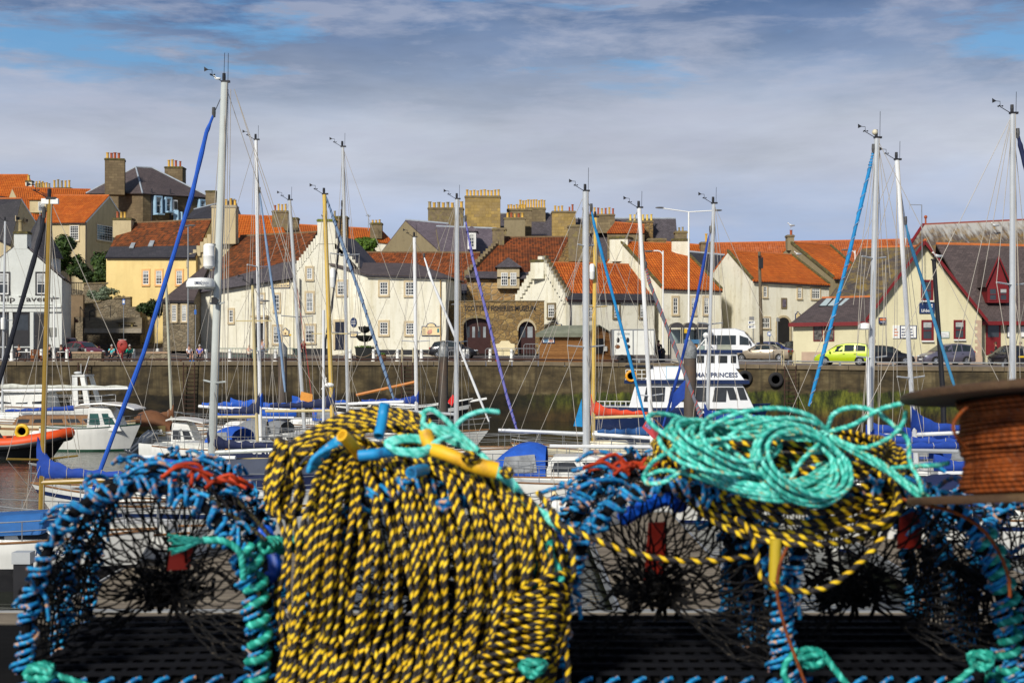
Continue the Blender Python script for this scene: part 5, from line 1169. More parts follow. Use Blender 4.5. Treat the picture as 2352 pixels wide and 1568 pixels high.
# ================================================================ people (one skinned body, clothes and hair as children)
SKIN=M('skin',(.50,.27,.18),.6,.08); SKIN2=M('tanned_skin',(.36,.18,.11),.6,.08); 
def skinob(name,nodes,edges,mat,par,root=0,sub=1):
    me=bpy.data.meshes.new(name); me.from_pydata([n[0] for n in nodes],[(a,b) for a,b in edges],[]); me.materials.append(mat)
    ob=bpy.data.objects.new(name,me); col.objects.link(ob); ob.parent=par
    s=ob.modifiers.new('skin','SKIN'); 
    if not me.skin_vertices:
        bpy.context.view_layer.objects.active=ob
    sv=me.skin_vertices[0].data if me.skin_vertices else None
    if sv:
        for i,n in enumerate(nodes): sv[i].radius=(n[1],n[1]*(n[2] if len(n)>2 else 1)); sv[i].use_root=(i==root)
    s.use_smooth_shade=True
    if sub: q=ob.modifiers.new('sub','SUBSURF'); q.levels=sub; q.render_levels=sub
    return ob
def person(lb,loc,rz,pose,shirt,legs,hair,skin=SKIN,short=False,arms=None,h=1.7,lean=0,shoe=DRK):
    o=thing('person',lb,'person',loc,rz=rz); k=h/1.72
    sit=pose=='sit'; hz=.50 if sit else .93
    hip=V(0,0,hz); sh=V(.02+lean,0,hz+.50); nk=V(.03+lean,0,hz+.57); hd=V(.055+lean*1.1,0,hz+.70)
    N=[];E=[]
    def a(p,r,par=None,ry=1): N.append((tuple(Vector(p)*k),r*k,ry)); 
    def ad(p,r,par=None,ry=1.):
        a(p,r,None,ry); i=len(N)-1
        if par is not None: E.append((par,i))
        return i
    i0=ad(hip,.13); i1=ad(hip.lerp(sh,.5),.12,i0); i2=ad(sh+V(0,0,-.06),.125,i1); i3=ad(nk,.05,i2); i4=ad(hd+V(-.01,0,-.04),.085,i3); i5=ad(hd+V(0,0,.06),.09,i4)
    AR={}
    for sg in (-1,1):
        s_=ad(sh+V(0,sg*.19,-.04),.055,i2)
        am=(arms or {}).get(sg) or ((V(.10,sg*.25,hz+.22),V(.30,sg*.14,hz+.14)) if sit else (V(-.02,sg*.25,hz+.19),V(.06,sg*.24,hz-.06)))
        e=ad(am[0],.042,s_); w_=ad(am[1],.028,e); dr=(Vector(am[1])-Vector(am[0])).normalized(); sd=dr.cross(V(0,0,1)) if abs(dr.z)<.9 else V(1,0,0); sd.normalize()
        hnd=ad(Vector(am[1])+dr*.07,.03,w_); 
        for f in range(4): ad(Vector(am[1])+dr*(.13+.012*(f in(1,2)))+sd*(.027*(f-1.5))+V(0,0,-.012),.0095,hnd)
        ad(Vector(am[1])+dr*.08+sd*.05,.0095,w_)
        lx=.0
        hp=ad(hip+V(0,sg*.09,-.03),.088,i0)
        if sit: kn,an,to=V(.42,sg*.10,.46),V(.40+.1*sg*.5,sg*.11,.09),V(.54+.1*sg*.5,sg*.12,.04)
        else: kn,an,to=V(.03,sg*.09,.50),V(0,sg*.10,.08),V(.15,sg*.11,.03)
        kk=ad(kn,.062,hp); cf=ad(Vector(kn).lerp(Vector(an),.35),.056,kk); aa=ad(an,.038,cf); ad(to,.035,aa)
        AR[sg]=(sh+V(0,sg*.19,-.04),am[0],am[1],hip+V(0,sg*.09,-.03),kn,an,to)
    body=skinob('body',N,E,skin,o)
    # shirt
    N=[];E=[]; i0=ad(hip+V(0,0,-.02),.145); i1=ad(hip.lerp(sh,.5),.135,i0); i2=ad(sh+V(0,0,-.05),.14,i1)
    for sg in (-1,1):
        s_=ad(AR[sg][0],.068,i2); e=ad(Vector(AR[sg][1]).lerp(AR[sg][0],.3 if short else 0),.056,s_)
        if not short: ad(Vector(AR[sg][2]),.038,e)
    skinob('top',N,E,shirt,body)
    N=[];E=[]; i0=ad(hip,.14)
    for sg in (-1,1):
        hp=ad(AR[sg][3],.095,i0); kk=ad(AR[sg][4],.072,hp)
        if legs[1]: ad(Vector(AR[sg][5]),.052,kk)
    skinob('trousers',N,E,legs[0],body)
    for sg in (-1,1):
        g=MB(Matrix.Scale(k,4)); an,to=Vector(AR[sg][5]),Vector(AR[sg][6]); g.ell(an.lerp(to,.55)+V(0,0,-.02),.14,.052,.05,10); g.build('shoe',shoe,body,smooth=True)
    g=MB(Matrix.Scale(k,4)); g.ell(hd+V(-.022,0,.035),.105,.095,.115,12); g.build('hair',hair,body,smooth=True)
    g=MB(Matrix.Scale(k,4)); g.ell(hd+V(.098,0,-.0),.02,.014,.022,8); g.build('nose',skin,body,smooth=True)
    g=MB(Matrix.Scale(k,4))
    for sg in (-1,1): g.ell(hd+V(.082,sg*.033,.03),.012,.014,.008,8)
    g.build('eyes',DRK,body); g=MB(Matrix.Scale(k,4)); g.ell(hd+V(.083,0,-.05),.01,.026,.007,8); g.build('mouth',M('lips',(.35,.10,.09),.5),body)
    g=MB(Matrix.Scale(k,4))
    for sg in (-1,1): g.ell(hd+V(0,sg*.09,.0),.02,.012,.032,8)
    g.build('ears',skin,body); return o
def cloth(n,c): return M('cloth_'+n,c,.85,.12,6)
GH=M('grey_hair',(.4,.38,.36),.8,.2,20); BH=M('brown_hair',(.06,.035,.02),.8,.2,20); DT=(cloth('charcoal',(.03,.03,.035)),1)
FC=R(-90) # facing the camera
def seatp(x,d,dz=0): return tuple(at_ground(x,d,dz))
BEN=M('bench_slats',(.10,.09,.09),.8,.2,5)
def bench(lb,x,d,w,ends=WP,slat=BEN,rz=0):
    p=at_ground(x,d); o=thing('bench',lb,'bench',tuple(p),rz=rz); g=MB()
    for i in range(3): g.box(-w/2,-.2+i*.15,.42,w/2,-.08+i*.15,.46)
    g.build('seat',slat,o); g=MB()
    for i in range(3): g.box(-w/2,.26+.02*i,.55+i*.13,w/2,.29+.02*i,.65+i*.13)
    g.build('backrest',slat,o)
    for s in (-1,1):
        g=MB(); x0=s*w/2-.04; g.prism([(x0,-.24,0),(x0,.36,0),(x0,.34,.9),(x0,.26,.9),(x0,.22,.46),(x0,-.22,.46)],(.08,0,0)); g.build('end_frame',ends,o)
    return o
bench('slatted bench with white ends under the three people by the lifebuoy',277,119.0,2.1); bench('slatted bench with white ends under the seated couple',446,119.0,1.5); bench('pale slatted bench seen from behind in front of the museum wall',572,119.6,1.2,M('pale_bench',(.55,.55,.6),.6),M('pale_bench',()))
person('grey haired man in turquoise polo shirt with his hand at his mouth',seatp(257,118.9),FC,'sit',cloth('turquoise',(.05,.50,.55)),DT,GH,short=True,arms={-1:(V(.15,-.22,.72),V(.16,-.05,1.0)),1:(V(.16,.22,.7),V(.30,.05,.66))})
person('person in green jacket and pink top seated right of the lifebuoy',seatp(298,118.9),FC,'sit',cloth('sea_green',(.01,.34,.22)),DT,GH,lean=-.02)
person('person in red jacket hidden behind the lifebuoy housing',seatp(277,118.9),FC,'sit',cloth('red',(.4,.02,.03)),DT,GH)
person('man in white t-shirt and dark shorts seated on the bench',seatp(434,118.9),FC+.7,'sit',cloth('white',(.72,.72,.76)),(cloth('dark_shorts',(.02,.02,.025)),0),BH,short=True,shoe=cloth('blue_shoe',(.03,.15,.5)))
person('person in blue flowered shirt and cap seated looking down at their hands',seatp(459,118.9),FC,'sit',M('flowered_shirt',(.12,.14,.5),.85,.5,14,c2=(.5,.3,.45),c2s=10),DT,GH,short=True)
person('person in cream top seen from behind on the pale bench',seatp(572,119.5),R(90),'sit',cloth('cream',(.7,.66,.55)),DT,M('blond_hair',(.6,.5,.36),.8))
person('woman in lilac grey shirt leaning with her hand to her face',seatp(603,118.2),FC-.6,'stand',cloth('lilac_grey',(.42,.42,.5)),(cloth('grey_jeans',(.10,.10,.12)),1),BH,short=True,arms={1:(V(.1,.22,1.1),V(.14,.05,1.42))},skin=SKIN)
person('white haired person in red and black jacket walking by the white building',seatp(696,119.3),FC+.9,'stand',cloth('dark_red',(.25,.03,.03)),(cloth('black',(.012,.012,.015)),1),M('white_hair',(.7,.68,.64),.8))
person('person in dark top sitting outside the tavern at the left',seatp(44,120.5),FC,'sit',cloth('black',()),DT,BH,skin=SKIN2); person('woman in black jumper seated at the white tavern table',seatp(141,121),FC-.5,'sit',cloth('black',()),DT,BH,skin=SKIN2)
person('person in black top with bare legs beside the gold mast',seatp(113,121.4),R(30),'sit',cloth('black',()),(cloth('dark_shorts',()),0),BH)
person('person with red rucksack standing beside the white display trailer',seatp(1513,118),R(90),'stand',cloth('black',()),(cloth('navy_trousers',(.01,.015,.05)),1),BH)
person('person in dark jacket by the red lifeboat station door',seatp(2288,115.5),R(160),'stand',cloth('black',()),(cloth('black',()),1),BH,skin=SKIN2); person('person at the right edge in front of the notice boards',seatp(2345,116.5),R(170),'stand',cloth('black',()),(cloth('black',()),1),BH,skin=SKIN2)
# tavern benches and tables
WDB=M('orange_brown_slats',(.22,.075,.02),.7,.25,6)
bench('orange brown slatted bench left of the tavern door',44,121.3,1.3,WDB,WDB); bench('orange brown slatted bench in front of the tavern window',75,121.3,1.3,WDB,WDB); bench('orange brown slatted chair near the tavern entrance',84,120.2,.6,WDB,WDB,rz=R(40))
def table(lb,x,d):
    p=at_ground(x,d); o=thing('cafe_table',lb,'table',tuple(p)); g=MB(); g.obox(p+V(-.5,-.4,.70),(1,0,0),(0,.8,0),(0,0,.05)); g.build('tabletop',WP,o); g=MB()
    g.tube([p,p+V(0,0,.7)],.04); g.lathe([(.28,0),(.28,.03)],p,n=12); g.build('pedestal',DRK,o)
table('white topped cafe table between the tavern benches',60,120.6); table('white topped cafe table beside the woman in black',150,120.6)
# lifebuoy housing on a red post
p=at_ground(281,117.9); o=thing('lifebuoy_stand','faded red lifebuoy housing on a red post in front of the bench','lifebuoy stand',tuple(p)); FR=M('faded_red',(.30,.03,.02),.55,.3,5)
g=MB(); g.tube([p,p+V(0,0,1.1)],.06,8); g.build('post',REDP,o); g=MB(); g.lathe([(.0,-.12),(.30,-.12),(.40,-.06),(.40,.06),(.30,.12),(.12,.12),(.1,.05),(0,.05)],p+V(0,0,1.25),(0,-1,0),18); 
for v in g.v:
    v.z=p.z+1.25+(v.z-p.z-1.25)*1.15
g.build('housing',FR,o,smooth=True); g=MB(); g.box(p.x-.3,p.y-.05,p.z+1.66,p.x+.3,p.y+.1,p.z+1.72); g.build('lid',M('pale_worn_lid',(.4,.35,.3),.7),o)
# litter bins
def wheelie(lb,x,d,c):
    p=at_ground(x,d); o=thing('wheelie_bin',lb,'bin',tuple(p)); g=MB(); g.loft([[p+V(-.26,-.26,.05),p+V(.26,-.26,.05),p+V(.26,.26,.05),p+V(-.26,.26,.05)],[p+V(-.33,-.36,.95),p+V(.33,-.36,.95),p+V(.33,.32,.95),p+V(-.33,.32,.95)]]); g.build('bin_body',c,o,bevel=.03)
    g=MB(); g.prism([p+V(-.36,-.38,.96),p+V(-.36,.36,.96),p+V(-.36,.3,1.08),p+V(-.36,-.3,1.03)],(.72,0,0)); g.build('lid',c,o,bevel=.02)
GB=M('bin_grey',(.06,.065,.07),.5)
wheelie('dark grey wheelie bin left of the stone seat block',172,119.6,GB); wheelie('second wheelie bin leaning against the first by the red car',183,120.2,GB)
p=at_ground(1519,119.5); g=MB(); g.lathe([(.3,0),(.3,.75),(.34,.78),(.34,.85),(.22,1.1),(0,1.15)],p,n=14); solo(g,'litter_bin',DRK,'black domed litter bin beside the display trailer','bin',smooth=True)
# tiered planter
p=at_ground(838,120.6); o=thing('tiered_planter','black three tier flower planter in front of the white wall','planter',tuple(p)); BP=M('black_planter',(.012,.014,.013),.5)
g=MB(); g.lathe([(.85,0),(1.0,1.05),(1.05,1.1),(.95,1.05)],p,n=4); g.build('tub',BP,o); g=MB(); g.tube([p+V(0,0,1),p+V(0,0,2.8)],.06,8); g.build('stem',BP,o)
for z,r in ((1.75,.75),(2.45,.55)): g=MB(); g.lathe([(.08,-.25),(r*.6,-.15),(r*.9,.1),(r,.28),(r*.9,.26)],p+V(0,0,z),n=14); bw=g.build('bowl',BP,o,smooth=True); crownmb([(p.x,p.y,p.z+z+.22,r*.7,r*.7,.08)],60,.06,RR).build('plants',LFP if r<.6 else LFB,bw)
crownmb([(p.x,p.y,p.z+1.12,.85,.85,.12)],260,.07,RR).build('plants',LFB,o)
for x,lb in ((800,'round wooden flower tub left of the tiered planter'),(877,'round wooden flower tub right of the tiered planter')):
    p=at_ground(x,119.6); o=thing('flower_tub',lb,'planter',tuple(p)); g=MB(); g.lathe([(.28,0),(.38,.3),(.34,.5)],p,n=14); g.build('tub',WOODBR,o,smooth=True); crownmb([(p.x,p.y,p.z+.55,.32,.32,.12)],120,.06,RR).build('plants',LFB,o)
# wooden ticket hut
d=117.; hb=thing('ticket_hut','brown timber ticket hut with grey felt roof and a boat trips poster','hut',(P(1285,826,d).x,d,4.3)); WH=planks('hut_boards',(.20,.085,.025),(.34,.16,.05),.14,2)
zb=4.2; x0,x1,x2=P(1239,0,d).x,P(1340,0,d).x,P(1404,0,d+1.5).x; zt=P(0,768,d).z; zr=P(0,752,d).z
g=MB(); g.poly([V(x0,d,zb),V(x1,d,zb),V(x1,d,zt),V(x0,d,zt)]); g.poly([V(x1,d,zb),V(x2,d+1.8,zb),V(x2,d+1.8,zt),V((x1+x2)/2,d+.9,zr+.1),V(x1,d,zt)]); g.poly([V(x2,d+1.8,zb),V(x0+2,d+4,zb),V(x0+2,d+4,zt),V(x2,d+1.8,zt)]); g.poly([V(x0+2,d+4,zb),V(x0,d,zb),V(x0,d,zt),V(x0+2,d+4,zt)]); g.build('wall',WH,hb)
FELT=M('grey_roof_felt',(.17,.18,.13),.9,.2,2,.2,12); g=MB(); m0=V(x0-.3,d-.3,zt+.02); m1=V(x1+.15,d-.3,zt+.02); rr0=V(x0+1.,d+2.,zr+.1); rr1=V((x1+x2)/2+.15,d+.75,zr+.15)
slab(g,[m0,m1,rr1,rr0],.07); slab(g,[rr0,rr1,V(x2+.2,d+1.9,zt+.02),V(x0+2,d+4.2,zt+.02)],.07); g.obox(m0+V(0,-.03,-.22),m1-m0,(0,.04,0),(0,0,.26)); g.build('roof',FELT,hb)
pl=(V(0,d-.01,0),V(0,-1,0)); s_,o,w_,h_,u,v,n=signboard(hb,pl,1246,768,1274,788,NAVY,WP,name='poster',out=.04); g=MB(); text(g,'BOAT TRIPS   BOOK HERE',o+u*w_*.08+v*h_*.58,u,v,w_*.84,h_*.24); g.build('lettering',NAVY,s_)
for k in range(2): g=MB(); g.obox(o+u*w_*(.12+.42*k)+v*h_*.12,u*w_*.34,v*h_*.36,n*.004); g.build('photo_print',M('print_%d'%k,((.1,.2,.3),(.4,.2,.15))[k],.5,.6,6),s_)
pl=plane_of(V(x1,d,zb),V(x2,d+1.8,zb),V(x1,d,zt)); q=rect(pl,1362,777,1388,812); g=MB(); g.obox(q[0],q[3]*q[1],q[4]*q[2],q[5]*.05); wd_=g.build('hatch_window',DRK,hb); g=MB(); q=rect(pl,1386,795,1393,806); g.obox(q[0],q[3]*q[1],q[4]*q[2],q[5]*.08); g.build('notice',WP,hb)
# display trailer
d=115.3; a,b=P(1406,823,d),P(1502,758,d); o=thing('display_trailer','white box trailer with wildlife notices and grey edging','trailer',(a.x,d,4.3)); g=MB(); g.box(a.x+.1,d,a.z+.25,b.x,d+2.2,b.z); g.build('box_body',M('trailer_white',(.72,.72,.66),.5,.06,1.5),o,bevel=.04)
g=MB(); 
for (x0_,x1_,z0_,z1_) in ((a.x,a.x+.12,a.z+.2,b.z+.05),(b.x-.02,b.x+.08,a.z+.2,b.z+.05),(a.x,b.x+.08,b.z,b.z+.08),((a.x+b.x)/2-.04,(a.x+b.x)/2+.04,a.z+.25,b.z)): g.box(x0_,d-.05,z0_,x1_,d+2.25,z1_) if x1_-x0_<1 and abs(x0_-(a.x+b.x)/2)>.3 else g.box(x0_,d-.03,z0_,x1_,d+.01,z1_)
g.build('frame',METAL,o); g=MB(); wt=(b.x-a.x)/2
text(g,'GUIDE TO ANSTRUTHER',V(a.x+.35,d-.02,b.z-.35),V(1,0,0),V(0,0,1),wt-.6,.14); text(g,'The Isle of May',V(a.x+.6,d-.02,b.z-.62),V(1,0,0),V(0,0,1),wt-1.1,.1); g.build('lettering',M('faded_grey_ink',(.35,.38,.4),.6),o)
for (dx,dz,mt) in ((.35,.75,DRK),(wt-.5,.75,DRK),(.3,1.25,WOODBR),(wt-.5,1.25,DRK)):
    g=MB(); g.ell(V(a.x+dx+.1,d-.012,b.z-dz),.12 if dz<1 else .2,.008,.2 if dz<1 else .16,12); g.build('picture',mt,o)
for i in (0,1): 
    c=V(a.x+.75+i*.62,d-.05,4.66); g=MB(); g.lathe([(.12,.05),(.3,.06),(.33,0),(.33,-.2)],c,(0,-1,0),16); g.build('wheel',TYRE,o,smooth=True)
g=MB(); 
for i in (0,1):
    c=V(a.x+.75+i*.62,d-.1,4.66); pts=[c+V(.4*math.cos(q),0,.4*math.sin(q)) for q in [math.pi*k/8 for k in range(9)]]; g.prism(pts,(0,.2,0))
g.build('mudguard',DRK,o)
# bus shelter
d=124; a,b=P(1540,812,d),P(1632,752,d); zb=gz(a.x,d); o=thing('bus_shelter','glass bus shelter with dark arched roof panels','bus shelter',(a.x,d,zb))
for i in range(4):
    x=a.x+(b.x-a.x)*i/3; 
    for y in (0,1.5): g=MB(); g.tube([V(x,d+y,zb),V(x,d+y,b.z)],.05,6); g.build('post',DRK,o)
for i in range(3):
    x0_=a.x+(b.x-a.x)*i/3; w_=(b.x-a.x)/3; g=MB(); pts=[V(x0_+w_/2-(w_/2)*math.cos(q),d-.1,b.z+.42*math.sin(q)) for q in [math.pi*k/8 for k in range(9)]]; g.prism(pts,(0,1.8,0)); g.build('roof_panel',M('smoked_roof',(.05,.045,.045),.25,.2),o)
    g=MB(); g.box(x0_+.1,d+1.48,zb+.3,x0_+w_-.1,d+1.5,b.z-.15); g.build('glass_panel',M('greenish_glass',(.30,.38,.36),.12,.1),o)
g=MB(); g.box(a.x+1.1,d-.03,b.z-.45,a.x+1.35,d,b.z-.1); g.build('stop_flag',M('yellow_plate',()),o)
# cabinets, cone, barriers, notice
p=at_ground(1665,121.5); g=MB(); g.box(p.x-.55,p.y,p.z,p.x+.5,p.y+.5,p.z+1.35); g.box(p.x-.58,p.y-.03,p.z+1.35,p.x+.53,p.y+.53,p.z+1.42); solo(g,'service_cabinet',M('cabinet_grey',(.34,.36,.29),.6),'pale grey service cabinet beside the minibus','cabinet',bevel=.02)
p=at_ground(1602,113.4); o=thing('bait_cabinet','pale concrete cabinet with rusty orange panel by the tour boat','cabinet',tuple(p)); g=MB(); g.box(p.x-1.9,p.y,p.z,p.x-.9,p.y+.8,p.z+1.5); g.build('cabinet',M('pale_concrete',(.42,.39,.33),.9,.1,2),o); g=MB(); g.box(p.x-.88,p.y,p.z,p.x-.0,p.y+.8,p.z+1.45); g.build('rusty_panel',M('rust_orange_panel',(.35,.14,.03),.8,.5,3,c2=(.1,.04,.02),c2s=2.5),o); g=MB(); g.box(p.x-.95,p.y-.1,p.z+1.5,p.x+.2,p.y+.7,p.z+1.8); g.build('blue_cover',M('faded_blue_cover',(.05,.16,.3),.7),o)
def cone(lb,x,d):
    p=at_ground(x,d); o=thing('traffic_cone',lb,'traffic cone',tuple(p)); g=MB(); g.box(p.x-.2,p.y-.2,p.z,p.x+.2,p.y+.2,p.z+.04); g.build('base',DRK,o); g=MB(); g.lathe([(.15,.04),(.03,.75)],p,n=14); c=g.build('cone',M('cone_orange',(.7,.08,.01),.5),o,smooth=True); g=MB(); g.lathe([(.113,.3),(.085,.46)],p,n=14); g.build('white_band',WP,c,smooth=True)
cone('orange and white traffic cone beside the cream notice board',1142,118.9)
p=at_ground(1160,118.8); o=thing('notice_board','cream arch topped notice board on the quay','notice board',tuple(p)); g=MB(); pts=[p+V(x,0,z) for x,z in ((-.75,.45),(.75,.45),(.75,1.35),(.45,1.4),(.3,1.6),(-.3,1.6),(-.45,1.4),(-.75,1.35))]; g.prism(pts,(0,.06,0)); g.build('board',M('cream_notice',(.72,.62,.38),.7,.06),o)
for s in (-1,1): g=MB(); g.box(p.x+s*.6-.1,p.y+.07,p.z,p.x+s*.6+.1,p.y+.2,p.z+.45); g.build('foot',WP,o)
def barrier(lb,x0,x1,d,h=1.,rails=(1.,.5),mat=METAL,group='metal pedestrian barriers on the quay',fill=0):
    a=at_ground(x0,d); b=at_ground(x1,d); b.z=a.z; o=thing('barrier',lb,'barrier',tuple(a),group); g=MB()
    g.tube([a,a+V(0,0,h-.12),a+V(.12,0,h),b+V(-.12,0,h),b+V(0,0,h-.12),b],.03,6); g.build('frame',mat,o); g=MB(); g.tube([a+V(0,0,.42),b+V(0,0,.42)],.022,5); n=max(2,int((b.x-a.x)/.22)) if fill else 3
    for i in range(1,n): x=a.x+(b.x-a.x)*i/n; g.tube([V(x,d,a.z+.1 if fill else a.z+.42),V(x,d,a.z+h)],.015,4)
    g.build('bars',mat,o)
barrier('long grey hoop barrier around the cream notice board',1115,1230,118.6); barrier('grey crowd barrier right of the right arched doorway',1203,1238,119.5,1.35,fill=1); barrier('grey green crowd barrier behind the leaning woman',582,680,120.3,1.,fill=1,mat=M('green_grey_metal',(.16,.24,.2),.5)); barrier('second grey green barrier left of the museum door',495,580,120.4,1.,fill=1,mat=M('green_grey_metal',()))
barrier('black railing in front of the rubble wall',1128,1190,131.5,1.1,mat=DRK,group='dark railings at the museum wall'); barrier('tubular hoop rail by the black hatchback',1030,1046,118.9,.85)
for (x,y,lb) in ((1193,826,'black tyre lying on the quay beside the barrier'),): tyre(P(x,y,118.4)+V(0,0,.02),.36,.13,(0,0,1),lb,None,'tyre',rope=False)
for (x,lb) in ((1895,'bronze bicycle hoop left of the lime green car'),):
    pass
# gulls
GW=M('gull_white',(.72,.72,.70),.7,.05); GG=M('gull_grey',(.30,.32,.34),.7,.1)
def gull(p,rz,lb,big=1.):
    o=thing('gull',lb,'gull',tuple(p),'gulls on the roofs and posts',rz=rz); S=Matrix.Scale(big,4); g=MB(S); rings=[]
    for (x,z,r) in ((-.30,.17,.008),(-.2,.18,.03),(-.08,.19,.075),(.04,.21,.085),(.12,.26,.06),(.16,.33,.045),(.20,.37,.045),(.24,.37,.028),(.26,.365,.01)): rings.append([V(x,r*math.cos(q),z+r*math.sin(q)) for q in [2*math.pi*i/8 for i in range(8)]])
    g.loft(rings); b=g.build('body',GW,o,smooth=True)
    for s in (-1,1):
        g=MB(S); g.ell(V(-.08,s*.075,.20),.20,.022,.06,10,T=Matrix.Rotation(.1,3,'Y')); g.build('wing',GG,b,smooth=True); g=MB(S); g.tube([V(0,s*.03,.14),V(.01,s*.03,0),V(.06,s*.035,0)],.008,4); g.build('leg',POTY,b)
    g=MB(S); g.lathe([(.015,0),(.002,.07)],(.255,0,.362),(1,0,-.15),6); g.build('beak',POTY,b); return o
B=1.35
for (x,y,d,rz,lb) in ((2376*0+2106*1.0,0,0,0,0),): pass
for (x,y,d,rz,lb) in ((2167,533,133,0,'first gull from the left on the guano streaked ridge'),(2238,527,132.5,0,'gull with spread tail on the guano streaked ridge'),(2285,525,132,R(180),'darker gull left of the right mast on the ridge'),(2312,523,132,0,'gull touching the left side of the right mast'),(2343,521,131.5,0,'last gull on the ridge at the right edge'),
 (1817,524,153,R(180),'gull perched on the tall single chimney pot'),(1880,530+29,157,0,'gull on the long orange terrace ridge'),(1877,628-40,146,0,'gull on the orange roof of the arched white house'),(1832,586+4,146,R(180),'gull sitting at the ridge end of the arched white house'),(1940,574,150,0,'gull on the curved white lamp arm'),(2080,545,160,0,'gull on top of the thin white pole'),(2153,598,80,R(180),'gull perched on the black leaning post'),(742,502,136,R(90),'gull on the moss topped chimney'),(1696,587,141,0,'gull on the orange ridge left of the telegraph pole')):
    gull(P(x,y,d),rz,lb,B if d>100 else 1.1)
g=MB(); g.tube([P(2081,620,160),P(2080,546,160)],.05,6); solo(g,'white_pole',WP,'thin white pole with a gull beyond the lifeboat station','pole')
o=thing('roof_aerial','tall aerial mast with side dipole on the lifeboat gable','aerial',tuple(P(2117,560,118))); g=MB(); g.tube([P(2119,700,118.2),P(2117,470,118.2)],.035,6); g.build('mast',METAL,o); g=MB(); g.tube([P(2117,471,118.2),P(2090,470,118.2)],.025,5); g.tube([P(2089,460,118.2),P(2089,481,118.2)],.015,5); g.build('dipole',METAL,o)
g=MB(); g.tube([P(846,530,176),P(846,492,176)],.04,5); g.tube([P(840,495,176),P(852,495,176)],.03,4); g.tube([P(842,491,176),P(850,499,176)],.03,4); solo(g,'tv_aerial',METAL,'television aerial beside the moss topped chimney stack','aerial')
# ================================================================ boats
GEL=M('white_gelcoat',(.70,.70,.66),.3,.06,1.5,coat=.3,streak=.25); GELC=M('cream_gelcoat',(.66,.60,.42),.35,.06,1.5,coat=.3,streak=.25); NVH=M('navy_hull',(.010,.022,.085),.25,.1,coat=.5); ANTI=M('red_antifoul',(.09,.02,.015),.8,.3,3); ANTB=M('blue_antifoul',(.01,.04,.12),.8,.3,3); BKH=M('black_hull',(.012,.012,.014),.4); DECK=M('deck_white',(.60,.60,.55),.6,.1,2); TEAK=M('teak',(.22,.11,.045),.7,.25,6)
ALU=M('mast_aluminium',(.52,.54,.55),.35,.05,metal=.3); MWH=M('mast_white',(.72,.73,.73),.35,.04); MYE=M('mast_buff_yellow',(.62,.42,.09),.4,.08); MCR=M('mast_cream',(.55,.45,.22),.45,.1); MGO=M('mast_gold',(.26,.16,.02),.4,.15); WIRE=M('rigging_wire',(.42,.38,.32),.5,.1); WIRED=M('dark_rigging',(.06,.06,.06),.5); RLINE=M('red_line',(.5,.06,.05),.6)
def canv(n,c): return M('canvas_'+n,c,.8,.18,2.5,.5,7)
CBL=canv('blue',(.01,.08,.42)); CNV=canv('navy',(.008,.015,.06)); CRB=canv('royal',(.01,.05,.30)); COR=canv('orange',(.62,.06,.02)); CBR=canv('brown',(.14,.055,.02)); CTQ=canv('sky_blue',(.01,.22,.50)); CST=canv('steel_blue',(.16,.24,.36)); CLV=canv('lavender',(.16,.15,.42)); CDK=canv('dark',(.01,.012,.02)); CGY=canv('grey',(.13,.14,.17)); WND=glassm('cabin_window',(.025,.027,.03),.1,.6); CLR=M('clear_vinyl',(.25,.26,.27),.15,.3,3)
def local(c,h): return Matrix.Translation(Vector(c))@Matrix.Rotation(h,4,'Z')
def hull(par,T,L,B,fb,top=None,stripe=None,anti=None,boot=None,tr=.75,rake=.12,sheer=.25,deck=DECK,n=16,boots=.08,fullbow=2.2,rail=TEAK):
    top=top or GEL; rings=[]; side=[]
    for i in range(n+1):
        t=i/n; b=B/2*((1-((t-.42)/.58)**fullbow) if t>.42 else 1-(1-tr)*((.42-t)/.42)**1.8); b=max(b,.02)
        zs=fb*(1+sheer*(((t-.35)/.65)**2 if t>.35 else .25*((.35-t)/.35)**2)); 
        def pt(f,z,s): 
            x=-L/2+t*L*(1-rake)+rake*L*(t**2.5)*max(0,z/zs)*1.0; return V(x,s*b*f,z)
        q=[(.0,-.45),(.5,-.35),(.90,-.05),(.93,boots+.0),(.985,zs*.72),(1.,zs*.84),(.985,zs)]
        rings.append([pt(f,z,-1) for f,z in q[::-1]]+[pt(f,z,1) for f,z in q[1:]]); side.append((pt(.985,zs,-1),pt(.985,zs,1)))
    A=['t','s','t','b','a','a','a','a','b','t','s','t','t']
    mp={'t':0,'s':1,'b':2,'a':3}; g=MB(T); g.loft(rings,closed=False,mis=[mp[k] for k in A[:12]],caps=False)
    g.add(rings[0],[list(range(13))],0)
    hu=g.build('hull',[top,stripe or top,boot or top,anti or ANTI],par,smooth=True)
    g=MB(T); 
    for a,b_ in zip(side,side[1:]): g.poly([a[0]+V(0,0,-.04),b_[0]+V(0,0,-.04),b_[1]+V(0,0,-.04),a[1]+V(0,0,-.04)])
    g.build('deck',deck,par)
    if rail:
        g=MB(T); g.tube([a[0] for a in side],.03,5); g.tube([a[1] for a in side],.03,5); g.build('toe_rail',rail,hu)
    return side
